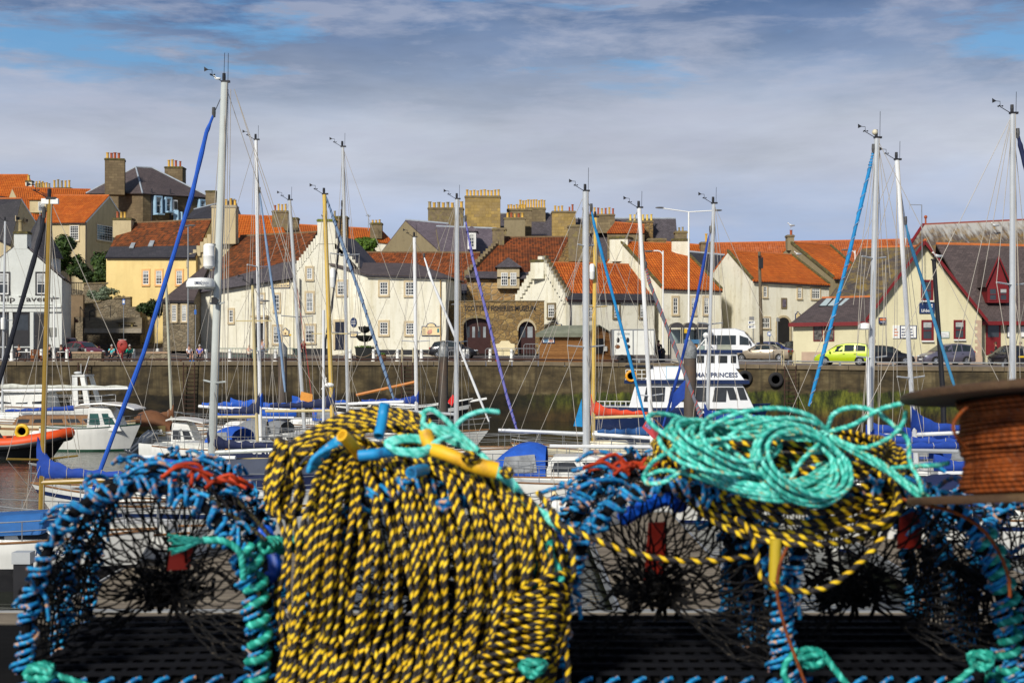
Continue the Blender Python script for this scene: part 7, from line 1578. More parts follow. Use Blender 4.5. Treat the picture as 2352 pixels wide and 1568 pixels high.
small_yacht('white yacht with royal blue canopy right of the turquoise coil',2120,58,185,8.5,hm=CRB,cv=CRB)
small_yacht('cream yacht low in the water beneath the orange cover',1400,64,182,8,top=GELC,hm=None,cv=None,stripe=None)
small_yacht('white yacht behind the cream one with coachroof windows',1450,55,6,9,hm=None,cv=None,stripe=None)
small_yacht('white yacht deck glimpsed through the nets of the left creel',350,50,165,9,hm=None,cv=None,stripe=NVH)
small_yacht('white yacht glimpsed under the turquoise coil',1720,52,190,9,hm=CRB,cv=None,stripe=NVH)
# black hulled fishing yawl
c=V((930-CX)*98/F,98,0); o=thing('fishing_yawl','black hulled wooden fishing boat with white rail and yellow registration','fishing boat',tuple(c)); T=local(c,R(8)); sd=hull(o,T,8.8,2.9,1.75,BKH,WP,ANTI,WP,boots=.1,tr=.35,sheer=.35,rail=WP); g=MB(T); text(g,'KY.40',V(-3.9,-1.32,1.18),V(1,-.06,0).normalized(),V(0,0,1),1.0,.26); g.build('registration_lettering',M('gold_letter',(.7,.55,.2),.6),o)
cabin(o,T,-2.5,-.6,.8,.7,1.6,.7,GELC,2); g=MB(); g.tube([P(818,907,97.5),P(957,876,97.5)],.09,8); g.build('orange_spar',M('orange_spar_wood',(.5,.17,.02),.5),o); g=MB(T); g.tube([V(3.8,0,2.1),V(5.3,0,2.35)],.08,6); g.build('bowsprit',WP,o)
g=MB(); a=P(1040,905,97); g.poly([a,a+V(-.35,0,-.5),a+V(-.05,0,-.75),a+V(.15,0,-.3)]); g.build('red_pennant',M('pennant_red',(.7,.01,.01),.7),o)
# tour boat
sc_=98/F; c=V((1560-CX)*sc_,98,0); o=thing('tour_boat','navy and white passenger tour boat with two decks and wheelhouse','passenger boat',tuple(c)); h=R(-6); L=11.6; T=local(c,h)
TBN=M('tour_boat_navy',(.008,.02,.075),.3,.1,coat=.4); TBW=M('tour_boat_white',(.72,.73,.74),.4,.04)
sd=hull(o,T,L,4.2,1.85,TBN,None,WP,None,boots=.05,tr=.85,sheer=.12,rake=.08,rail=TBN)
X=lambda px:(px-1560)*sc_; Z=lambda py:CZ-(py-784)*sc_
def shell(x0,x1,x0t,x1t,w,wt,z0,z1,mat,nm,w1=None):
    w1=w1 or w; g=MB(T); g.loft([[V(x0,-w,z0),V(x1,-w1,z0),V(x1,w1,z0),V(x0,w,z0)],[V(x0t,-wt,z1),V(x1t,-wt*w1/w,z1),V(x1t,wt*w1/w,z1),V(x0t,wt,z1)]]); return g.build(nm,mat,o,bevel=.05)
def wn(par,x0,x1,x0t,x1t,y,yt,z0,z1,m=WND): 
    for s in (-1,1): g=MB(T); g.prism([V(x0,s*y,z0),V(x1,s*y,z0),V(x1t,s*yt,z1),V(x0t,s*yt,z1)],(0,s*.015,0)); g.build('window',m,par)
lw=shell(X(1446),X(1728),X(1462),X(1700),1.85,1.75,1.8,Z(878),TBW,'saloon')
for (a,b) in ((1484,1530),(1540,1578),(1590,1628),(1638,1668)): wn(lw,X(a)-.12,X(b)-.12,X(a)+.05,X(b)-.05,1.86,1.80,Z(919),Z(887))
for (a,b) in ((1672,1690),(1695,1712)): wn(lw,X(a),X(b),X(a)-.2,X(b)-.25,1.87,1.80,Z(914),Z(887))
g=MB(T); g.box(X(1436),-2.,Z(879),X(1716),2.,Z(871)); g.build('navy_band',TBN,o)
up=shell(X(1482),X(1706),X(1498),X(1684),1.92,1.75,Z(871),Z(842),TBW,'upper_bulwark')
g=MB(T); text(g,'MAY PRINCESS',V(X(1597),-1.93,Z(864)),V(1,0,0),V(0,.17,1).normalized(),X(1690)-X(1597),.30); g.build('lettering',NAVY,up)
g=MB(T); text(g,'MAY PRINCESS',V(X(1600),-1.98,Z(947)),V(1,.0,0),V(0,0,1),X(1682)-X(1600),.2); g.build('lettering',WP,o)
g=MB(T); g.obox(V(X(1530),-1.95,Z(873)+.08),(X(1572)-X(1530),0,0),(0,.02,0),V(0,.1,.85)); nbd=g.build('notice_board',BLUEP,up); g=MB(T); g.obox(V(X(1532),-1.965,Z(873)+.13),(X(1570)-X(1532),0,0),(0,.01,0),V(0,.09,.75)); g.build('face',WP,nbd)
wh=shell(X(1594),X(1696),X(1600),X(1690),1.15,1.2,Z(846),Z(810),TBW,'wheelhouse')
for (a,b) in ((1600,1616),(1626,1640),(1648,1668),(1676,1688)): wn(wh,X(a),X(b),X(a),X(b),1.165,1.195,Z(833),Z(816))
g=MB(T); g.box(X(1588),-1.35,Z(810),X(1702),1.35,Z(803)); g.build('wheelhouse_roof',TBN,o)
g=MB(T); 
for z in (Z(848),Z(858),Z(867)): g.tube([V(X(1440),-1.95,z),V(X(1484),-1.95,z)],.025,4); g.tube([V(X(1440),-1.95,z),V(X(1440),1.95,z)],.025,4)
for x in (1440,1452,1464,1476): g.tube([V(X(x),-1.95,Z(872)),V(X(x),-1.95,Z(848))],.025,4)
g.build('stern_rails',WP,o)
g=MB(T); g.box(X(1438),-1.95,Z(842),X(1500),1.95,Z(839)); g.build('awning',CDK,o)
g=MB(T); g.tube([V(X(1691)+.5,-.2,1.9),V(X(1691),-.2,Z(868))],.13,6); g.tube([V(X(1660),-.2,Z(902)),V(X(1716),-.2,Z(905))],.06,6); g.build('foremast',WP,o)
g=MB(T); g.tube([V(X(1621),0,Z(803)),V(X(1621),0,Z(772))],.08,6); g.tube([V(X(1600),-.3,Z(803)),V(X(1618),0,Z(780)),V(X(1640),.3,Z(803))],.05,5); g.tube([V(X(1608),0,Z(792)),V(X(1634),0,Z(792))],.05,5); g.ell(V(X(1621),0,Z(770)),.2,.2,.2,8); g.build('radar_gantry',WP,o)
g=MB(T); 
for i in range(6): g.tube([V(X(1380+12*i),-1.85,1.95),V(X(1380+12*i),-1.85,2.25)],.03,4)
g.tube([V(X(1375),-1.85,2.25),V(X(1450),-1.85,2.25)],.03,4); g.build('aft_rail',WP,o)
g=MB(T); 
for i in range(3): g.box(X(1415+i*28),-2.02,Z(957),X(1425+i*28),-1.9,Z(953))
g.build('freeing_ports',WP,o); rb(T@V(X(1452),-2.05,Z(862)),.3,.08,OLB,o)
# motor sailer, far left
sc1=104/F; c=V((95-CX)*sc1,104,0); o=thing('motor_sailer','white motor sailer with raked arch, black windows and blue waterline stripes','motor boat',tuple(c)); T=local(c,R(176)); X1=lambda px:-(px-95)*sc1; Z1=lambda py:CZ-(py-784)*sc1
sd=hull(o,T,9.4,3.2,1.6,GEL,None,ANTB,CBL,boots=.25,tr=.9,sheer=.1); 
cb_=cabin(o,T,X1(125),X1(0),1.25,1.1,1.55,1.05,GEL,3,sl=.25,sr=.5,wh=.5); g=MB(T); g.box(X1(128),-1.3,2.62,X1(8),1.3,2.70); g.build('cabin_roof',GEL,o,bevel=.03)
g=MB(T); 
for s in (-1,1): g.prism([V(X1(196),s*1.2,1.7),V(X1(182),s*1.2,1.7),V(X1(178),s*.9,Z1(864)),V(X1(190),s*.9,Z1(864))],(0,-.1*s,0)); g.prism([V(X1(224),s*1.2,1.7),V(X1(212),s*1.2,1.7),V(X1(196),s*.9,Z1(862)),V(X1(206),s*.9,Z1(862))],(0,-.1*s,0))
g.box(X1(208),-.95,Z1(864),X1(178),.95,Z1(860)); g.build('radar_arch',GEL,o)
g=MB(T); g.ell(V(X1(181),0,Z1(856)),.28,.28,.1,12); g.tube([V(X1(188),0,Z1(862)),V(X1(188),0,Z1(835))],.02,4); g.tube([V(X1(196),.2,Z1(862)),V(X1(210),.2,Z1(818))],.025,4); g.build('aerials',WP,o); rails(o,T,sd[:8],.75,mat=WP)
g=MB(T); 
for x in (36,72,110): g.box(X1(x)-.22,1.56,1.08,X1(x)+.22,1.62,1.22)
g.build('portlights',WND,o)
# old wooden cruiser behind RIB
c=V((185-CX)*91/F,91,0); o=thing('wooden_cruiser','old cream wooden cruiser with blue covers and white fenders along its side','motor boat',tuple(c)); T=local(c,R(4)); sd=hull(o,T,10.5,2.9,1.15,GELC,TEAK,ANTI,None,tr=.6,rail=TEAK); cabin(o,T,-3.8,1.5,1.0,.8,1.1,.55,TEAK,5)
cover(o,T@V(-.5,0,2.),T@V(-4.4,0,1.95),CRB,r0=.16,up=.1)
for i,x in enumerate((-2.2,-.6,1.0,2.5)): g=MB(T); g.ell(V(x,-1.5,.62),.42,.2,.2,12); g.build('fender',WP,o,smooth=True)
# RIB
c=V((35-CX)*80/F,80,0); o=thing('inflatable_rib','orange and black rigid inflatable boat with raised bow','inflatable boat',tuple(c)); T=local(c,R(3)); RO=M('rib_orange',(.70,.08,.01),.5,.08); 
def tubeboat(o,T,L,B,r,mo,z0=.45,rise=.5,low=None):
    pts=[]; n=10
    for i in range(n+1): t=i/n; pts.append((t,)) 
    def side(s): return [V(-L/2+L*t,s*(B/2)*(1 if t<.6 else math.sqrt(max(0,1-((t-.6)/.4)**2))),z0+rise*max(0,t-.45)**1.5*2.2) for t in [i/14 for i in range(15)]]
    a=side(-1); b=side(1)[::-1]; g=MB(T); g.tube(a+b[1:],[.35*r]+[r]*(len(a)+len(b)-3)+[.35*r],12); tb=g.build('buoyancy_tube',mo,o,smooth=True)
    g=MB(T); g.tube([p+V(0,0,-r*.55)+V(0,(1 if p.y>0 else -1)*r*.35 if abs(p.y)>.05 else 0,0) for p in a+b[1:]],r*.75,10); g.build('rubbing_tube',low or BKH,o,smooth=True)
    hull(o,T@Matrix.Translation((-.1,0,-.1)),L*.94,B*.9,.5,low or BKH,tr=.9,rail=None,sheer=.8); return tb
tubeboat(o,T,5.6,2.1,.30,RO,.75,.55); cabin(o,T,-1.2,-.5,.4,.35,.7,.9,BKH,0); rb(T@V(.4,-.2,1.35),.3,.1,M('yellow_fender',(.7,.45,.02),.5),o,'hose_reel')
# pilothouse boat
s4=85/F; c=V((215-CX)*s4,85,0); o=thing('pilothouse_boat','white pilothouse fishing boat with swept roof and green stripe','motor boat',tuple(c)); T=local(c,R(-5)); X4=lambda px:(px-215)*s4; GRS=M('dark_green_stripe',(.01,.06,.035),.5); sd=hull(o,T,5.4,2.3,1.25,GEL,None,ANTB,GRS,boots=.1,tr=.95,sheer=.18,rail=GRS)
cb_=cabin(o,T,X4(212),X4(292),.95,.75,1.1,1.35,GEL,2,sl=.1,sr=.75,wh=.5,win=glassm('green_glass',(.02,.07,.06)))
g=MB(T); pts=[V(X4(186),0,Z1(0)*0+2.42),V(X4(200),0,2.52),V(X4(250),0,2.58),V(X4(300),0,2.45),V(X4(325),0,2.25)]; g.loft([[p+V(0,-1.,0),p+V(0,-1.,.09),p+V(0,1.,.09),p+V(0,1.,0)] for p in pts]); g.build('pilothouse_roof',GEL,o,bevel=.03,smooth=False)
g=MB(T); g.box(X4(112)-.0,-.9,.28,X4(140),.9,.36); g.build('bathing_platform',GEL,o); rails(o,T,sd[8:],.5)
# brown sailed boat
s8=88/F; c=V((360-CX)*s8,88,0); o=thing('brown_sailed_boat','small boat with brown furled sail, brown cuddy and olive name dodger','sailing boat',tuple(c)); T=local(c,R(176)); sd=hull(o,T,6.4,2.2,.95,GEL,TEAK,ANTI,None)
A,Bp=P(381,641,88),P(395,975,88); g=MB(); g.tube([Bp,A],[.085,.07],8); g.build('mast',M('grey_cream_mast',(.42,.42,.33),.5),o,smooth=True); cover(o,P(394,955,88),P(308,959,88),CBR,r0=.2,r1=.09,up=.6)
hood(o,T,-1.0,1.0,.85,.95,1.15,CBR,name='cuddy',vin=False)
g=MB(); a=P(278,1010,86); b=P(380,986,86); g.obox(a+V(0,0,.1),(b.x-a.x,0,.12),(0,.03,0),(0,0,b.z-a.z)); nb=g.build('name_dodger',canv('olive',(.12,.09,.03)),o); g=MB(); text(g,'THOR',a+V((b.x-a.x)*.68,-.02,.32),V(1,0,.04).normalized(),V(0,0,1),(b.x-a.x)*.26,.26); g.build('lettering',WP,nb)
g=MB(); 
for q in ((381,641,330,940),(381,641,425,965),(382,650,400,960)): g.tube([P(q[0],q[1],88),P(q[2],q[3],88)],.01,4,cap=False)
g.build('rigging',WIRE,o)
# outboard powered angling boat + engines
s7=76/F; c=V((420-CX)*s7,76,0); o=thing('angling_boat','white angling boat with small wheelhouse and twin tilted dark outboards','motor boat',tuple(c)); T=local(c,R(-4)); X7=lambda px:(px-420)*s7; sd=hull(o,T,3.9,2.,.98,GEL,None,ANTB,None,tr=.95,rail=None); cb_=cabin(o,T,X7(402),X7(462),.8,.7,.9,1.15,GEL,2,sl=.05,sr=.5); g=MB(T); g.loft([[V(x,-.9,z),V(x,-.9,z+.07),V(x,.9,z+.07),V(x,.9,z)] for x,z in ((X7(392),2.12),(X7(402),2.2),(X7(440),2.16),(X7(478),2.0))]); g.build('wheelhouse_roof',GEL,o)
ENG=M('outboard_cowl',(.035,.042,.055),.3,.1,coat=.4)
for i,(dx,dy) in enumerate(((0,-.45),(-.45,.35))):
    e=T@V(X7(352)+dx,dy,0); g=MB(); ax=V(-.72,0,-.55).normalized(); up=V(-.55,0,.72).normalized(); head=e+V(.0,0,1.25); 
    rings=[]
    for (t_,r1,r2) in ((-.35,.12,.1),(-.28,.26,.2),(.1,.27,.22),(.35,.22,.18),(.5,.12,.1)): rings.append([head+ax*t_+up*(r1*math.cos(q))+V(0,1,0)*(r2*math.sin(q)) for q in [2*math.pi*k/10 for k in range(10)]])
    g.loft(rings); en=g.build('outboard',ENG,o,smooth=True); g=MB(); g.tube([head+ax*.4,head+ax*1.15],[.12,.07],8); g.ell(head+ax*1.2,.28,.08,.09,10,T=Matrix.Rotation(.6,3,'Y')); g.build('leg',ENG,en,smooth=True); g=MB()
    for k in range(3): q=k*2.1; d_=up*math.cos(q)+V(0,1,0)*math.sin(q); c_=head+ax*1.2+up*-.25; g.poly([c_,c_+d_*.2+ax*.03,c_+d_*.2-ax*.05+up.cross(d_)*.03,c_+ax*.05])
    g.build('propeller',METAL,en); g=MB(); text(g,'YAMAHA',head+V(-.15,-.235,.0),V(.72,0,.35).normalized(),V(-.35,0,.72).normalized(),.34,.07); g.build('lettering',METAL,en)
# grey inflatable tender
c=V((420-CX)*68/F,68,0); o=thing('inflatable_dinghy','grey inflatable dinghy with pointed tube ends beside the angling boat','dinghy',tuple(c)); tubeboat(o,local(c,R(8)),2.3,1.2,.19,M('grey_pvc',(.36,.37,.40),.5),.32,.25,M('dark_grey_pvc',(.08,.08,.09),.5))
# left mooring yacht with long white boom
o,T,sd,tp,b0=Y('yacht at the left frame edge with long white boom and furled white mainsail',(12,508,5,960,98,6),172,9,mm=ALU,boomm=MWH,boomz=2.9,boomL=8.2,boomh=R(1),cov=canv('white_sail',(.55,.56,.50)),spr=((.48,.6),),mh=0,cover_up=.05,rl=True)
g=MB(); g.lathe([(.02,-.4),(.14,-.36),(.15,0),(.14,.36),(.02,.4)],P(7,743,97.8),n=12); g.build('radar_reflector',WP,o,smooth=True)
g=MB(); g.tube([P(295,1300,40),P(293,1035,60)],.04) 
c=P(294,1100,52); g=MB(); z=c.z; g.tube([V(c.x,52,-.5),V(c.x,52,P(0,1042,52).z)],.07,6); g.box(c.x-.3,51.95,P(0,1044,52).z-.06,c.x+.3,52.05,P(0,1044,52).z+.04); solo(g,'mooring_stake',WIRED,'thin T topped stake standing in the open water','stake')
# grey canopy boat behind left creel
c=V((600-CX)*52/F,52,0); o=thing('covered_boat','boat under a taut dark grey boom tent behind the left creel','boat',tuple(c)); T=local(c,R(175)); sd=hull(o,T,6.5,2.3,.9,GEL,NVH,ANTB,None); g=MB(T); g.prism([V(-2.6,-1.1,.95),V(-2.6,1.1,.95),V(-2.6,0,2.2)],(4.6,0,-.25)); g.build('boom_tent',canv('slate_grey',(.05,.06,.09)),o)
c=V((690-CX)*50/F,50,0); o=thing('covered_boat','navy covered white dayboat glimpsed left of the rope heap','boat',tuple(c)); T=local(c,R(178)); sd=hull(o,T,6.5,2.3,.9,GEL,NVH,ANTB,None); g=MB(T); g.prism([V(-2.8,-1.1,.9),V(-2.8,1.1,.9),V(-2.8,0,1.75)],(5,0,-.1)); g.build('cover',CNV,o)
# ================================================================ pontoons
PLK=planks('pontoon_planks',(.17,.135,.095),(.29,.24,.17),.14,1,dark=.15); PLK2=PLK
def pontoon(lb,x0,y0,x1,y1):
    o=thing('pontoon',lb,'pontoon',((x0+x1)/2,(y0+y1)/2,0)); g=MB(); g.box(x0+.06,y0+.06,.38,x1-.06,y1-.06,.46); g.build('deck',PLK if x1-x0>y1-y0 else PLK2,o); g=MB(); 
    for (a,b,c,d_) in ((x0,y0,x1,y0+.06),(x0,y1-.06,x1,y1),(x0,y0+.06,x0+.06,y1-.06),(x1-.06,y0+.06,x1,y1-.06)): g.box(a,b,.2,c,d_,.5)
    g.build('edge_beam',METAL,o); 
    n=max(2,int(max(x1-x0,y1-y0)/5)); 
    for i in range(n):
        t_=(i+.5)/n; cx=x0+(x1-x0)*t_ if x1-x0>y1-y0 else (x0+x1)/2; cy=(y0+y1)/2 if x1-x0>y1-y0 else y0+(y1-y0)*t_; g=MB(); g.box(cx-.9,cy-.6,-.3,cx+.9,cy+.6,.36); g.build('float',M('concrete_float',(.22,.21,.19),.9),o)
    return o
pontoon('main walkway pontoon crossing in front of the nearest yachts',-15,27.5,20,31.5); pontoon('pontoon finger running out below the left creel',-9.6,31.6,-4.6,42.6); pontoon('pontoon finger running out below the right creels',2.2,31.6,5.2,50); pontoon('pontoon finger running out below the orange reel',9.5,31.6,12.3,46)
p=P(52,1305,33); o=thing('service_pedestal','dark service pedestal with pale top on the left pontoon','service pedestal',(p.x,33,.47)); g=MB(); g.box(p.x-.17,32.9,.47,p.x+.17,33.2,1.25); g.build('column',DRK,o); g=MB(); g.box(p.x-.2,32.87,1.25,p.x+.2,33.23,1.5); g.build('lamp_head',M('frosted_lamp',(.4,.42,.43),.4),o)
# ================================================================ foreground: ropes, creels and twine reel
def catmull(pts,step):
    p=np.array([tuple(q) for q in pts],dtype=float); n=len(p); out=[]
    ext=np.vstack([2*p[0]-p[1],p,2*p[-1]-p[-2]])
    for i in range(n-1):
        a,b,c,d=ext[i],ext[i+1],ext[i+2],ext[i+3]; L=np.linalg.norm(c-b); k=max(2,int(L/step)+1)
        t=np.linspace(0,1,k,endpoint=False)[:,None]
        out.append(.5*((2*b)+(-a+c)*t+(2*a-5*b+4*c-d)*t**2+(-a+3*b-3*c+d)*t**3))
    out.append(p[-1:]); q=np.vstack(out)
    s=np.concatenate([[0],np.cumsum(np.linalg.norm(np.diff(q,axis=0),axis=1))]); m=max(3,int(s[-1]/step)+1); u=np.linspace(0,s[-1],m)
    return np.stack([np.interp(u,s,q[:,k]) for k in range(3)],1),u
def frames(q):
    t=np.gradient(q,axis=0); t/=np.linalg.norm(t,axis=1)[:,None]+1e-12
    m=len(q); A=np.zeros_like(q); a=np.cross(t[0],[0,0,1.]); 
    if np.linalg.norm(a)<.1: a=np.cross(t[0],[1.,0,0])
    for i in range(m):
        a=a-t[i]*a.dot(t[i]); a=a/(np.linalg.norm(a)+1e-12); A[i]=a
    return t,A,np.cross(t,A)
def rope_arrays(pts,r,pitch,seg=6,nv=9,lobes=3,depth=.22,ph=0.):
    q,u=catmull(pts,pitch/seg); t,A,B=frames(q); m=len(q)
    k=np.arange(nv)*2*np.pi/nv; tw=(u/pitch*2*np.pi+ph)[:,None]
    th=k[None,:]+tw; rr=r*(1-depth*.5+depth*.5*np.cos(lobes*k))[None,:]
    v=q[:,None,:]+rr[...,None]*(np.cos(th)[...,None]*A[:,None,:]+np.sin(th)[...,None]*B[:,None,:])
    v=v.reshape(-1,3); i=np.arange(m-1)[:,None]*nv; j=np.arange(nv)[None,:]; j2=(j+1)%nv
    f=np.stack([i+j,i+j2,i+nv+j2,i+nv+j],-1).reshape(-1,4)
    lobe=(np.floor(((np.arange(nv)+.5)/nv*lobes+.5))%lobes).astype(int); mi=np.tile(lobe,(m-1,1)).reshape(-1)
    return v,f,mi
def rope(name,paths,r,pitch,mats,parent=None,seg=6,nv=9,depth=.22,label=None):
    V_=[];F_=[];M_=[];b=0
    for k,pts in enumerate(paths):
        v,f,mi=rope_arrays(pts,r,pitch,seg,nv,3,depth,k*1.3); V_.append(v);F_.append(f+b);M_.append(mi); b+=len(v)
    v=np.vstack(V_);f=np.vstack(F_);mi=np.concatenate(M_)
    o_=off(parent); v=v-np.array(tuple(o_))
    me=bpy.data.meshes.new(name); me.vertices.add(len(v)); me.vertices.foreach_set('co',v.ravel()); me.loops.add(f.size); me.loops.foreach_set('vertex_index',f.ravel()); me.polygons.add(len(f)); me.polygons.foreach_set('loop_start',np.arange(0,f.size,4)); me.polygons.foreach_set('loop_total',np.full(len(f),4))
    for m in mats: me.materials.append(m)
    me.polygons.foreach_set('material_index',mi.astype(np.int32)); me.polygons.foreach_set('use_smooth',np.ones(len(f),bool)); me.update(calc_edges=True)
    ob=bpy.data.objects.new(name,me); col.objects.link(ob); OFF[ob.name]=o_
    if parent is not None: ob.parent=parent
    if label: ob['label']=label
    return ob
def ropemat(n,c,c2=None,flk=None,rough=.55,bs=900):
    m=bpy.data.materials.new(n); t=nt(m); co=objc(t)
    cc=mixc(t,ramp(t,noise(t,co,25,3),[(.3,0.),(.7,1.)]),sc(c,.75),c2 or sc(c,1.15))
    if flk: cc=mixc(t,ramp(t,noise(t,co,70,2,.5),[(.57,0.),(.63,1.)]),cc,flk)
    cc=mixc(t,ramp(t,noise(t,co,5,5,.7),[(.46,0.),(.72,.6)]),cc,sc(c,.35)); cc=mixc(t,ramp(t,noise(t,co,160,2),[(.60,0.),(.72,.3)]),cc,(.30,.24,.16))
    h=noise(t,co,bs,1); fin(t,cc,rough,nrm=bump(t,h,.5,.001),spec=.25); return m
RY=ropemat('rope_yellow',(.95,.54,.004),(1.,.70,.03)); RK=ropemat('rope_black',(.013,.011,.012),(.035,.03,.03)); RB=ropemat('rope_blue',(.006,.13,.42),(.015,.28,.62),(.55,.28,.15)); RB2=ropemat('rope_blue_light',(.01,.24,.55),(.03,.38,.68),(.6,.35,.2)); RT=ropemat('rope_turquoise',(.03,.50,.38),(.12,.72,.58),rough=.45); RT2=ropemat('rope_turquoise_pale',(.10,.72,.58),(.32,.90,.78),rough=.4); RTD=ropemat('rope_teal',(.005,.22,.17),(.02,.38,.28)); RRD=ropemat('twine_red',(.42,.03,.008),(.65,.07,.02)); RNET=ropemat('net_black',(.004,.004,.005),(.009,.009,.010),rough=.95); ROG=ropemat('twine_orange',(.17,.035,.006),(.34,.08,.014))
BPL=M('blue_plastic',(.008,.10,.62),.35,.1,coat=.2); YPL=M('yellow_plastic_tube',(.80,.44,.01),.55,.15,12,c2=(.38,.19,.02),c2s=22); CPL=M('cyan_plastic_tube',(.01,.25,.52),.5,.2,12,c2=(.01,.09,.22),c2s=22); BRB=M('black_rubber',(.006,.006,.007),.9,.2,8,spec=.1); RTAG=M('red_plastic_tag',(.20,.012,.005),.5,.3,12)
rn=random.Random(5)
def PX(pts): return [P(*p) for p in pts]
# harbour parapet on which the creels stand
ZP=5.285
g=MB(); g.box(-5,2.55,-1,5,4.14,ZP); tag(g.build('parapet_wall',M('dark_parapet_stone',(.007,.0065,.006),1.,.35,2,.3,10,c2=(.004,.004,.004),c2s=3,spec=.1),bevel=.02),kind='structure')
# ---- creel prototype (local: x across, y along, z up)
HW=.250; HH=.435; LEN=.78
def hoop(y,n=26,w=HW,h=HH,z0=.0):
    pts=[]; st=h-w*.92
    pts+= [V(-w,y,z0+st*i/4) for i in range(4)]
    pts=[]
    for i in range(n+9): q=math.pi*i/(n+8); c_=math.cos(q); pts.append(V(-w*(1 if c_>0 else -1)*abs(c_)**.84,y,z0+h*max(0,math.sin(q))**.86))
    return pts
def hp_at(u,y,k=1.):
    """point on the hoop by parameter 0..1"""
    pts=hoop(y); q,s=catmull(pts,.02); x=u*(len(q)-1); i=int(min(len(q)-2,x)); p=Vector(q[i]).lerp(Vector(q[i+1]),x-i); c=V(0,y,.15); return c+(p-c)*k
HP_=[Vector(p) for p in catmull(hoop(0),.02)[0]]
def hpt(u,y,k=1.):
    x=max(0,min(1,u))*(len(HP_)-1); i=int(min(len(HP_)-2,x)); p=HP_[i].lerp(HP_[i+1],x-i); c=V(0,0,.17); p=c+(p-c)*k; return V(p.x,y,p.z)
def helix(pts,r,pitch,jit=.25,ph=0,step=10,rd=rn):
    q,u=catmull(pts,pitch/step); t,A,B=frames(q); out=[]
    for i in range(len(q)):
        a=u[i]/pitch*2*math.pi+ph+math.sin(i*.37)*jit; k=r*(1+.18*math.sin(i*.51+ph)); out.append(q[i]+(A[i]*math.cos(a)+B[i]*math.sin(a))*k)
    return out[::max(1,step//8)]
def net(name,mat,par,S,nu,nv,r=.0019,jit=.006,closed=False,seed=1,sag=None):
    """diamond netting over the surface S(u,v)"""
    rd=random.Random(seed); g=MB(); N={}
    for j in range(nv+1):
        for i in range(nu+1):
            u=(i+(.5 if j%2 else 0))/nu; p=S(min(1,u) if not closed else u%1,j/nv); N[i,j]=Vector(p)+V(rd.gauss(0,jit),rd.gauss(0,jit),rd.gauss(0,jit))*(0 if j in(0,) else 1)
    for j in range(nv):
        for i in range(nu+1):
            for di in ((0,1) if j%2 else (-1,0)):
                b=(i+di,j+1)
                if closed: b=(b[0]%nu,j+1); 
                if (i,j) in N and b in N:
                    p,q=N[i,j],N[b]
                    if (p-q).length<.25: g.tube([p,(p+q)/2+V(0,0,-.003),q],r*rd.uniform(.8,1.2),3,cap=False)
    return g.build(name,mat,par,smooth=True)
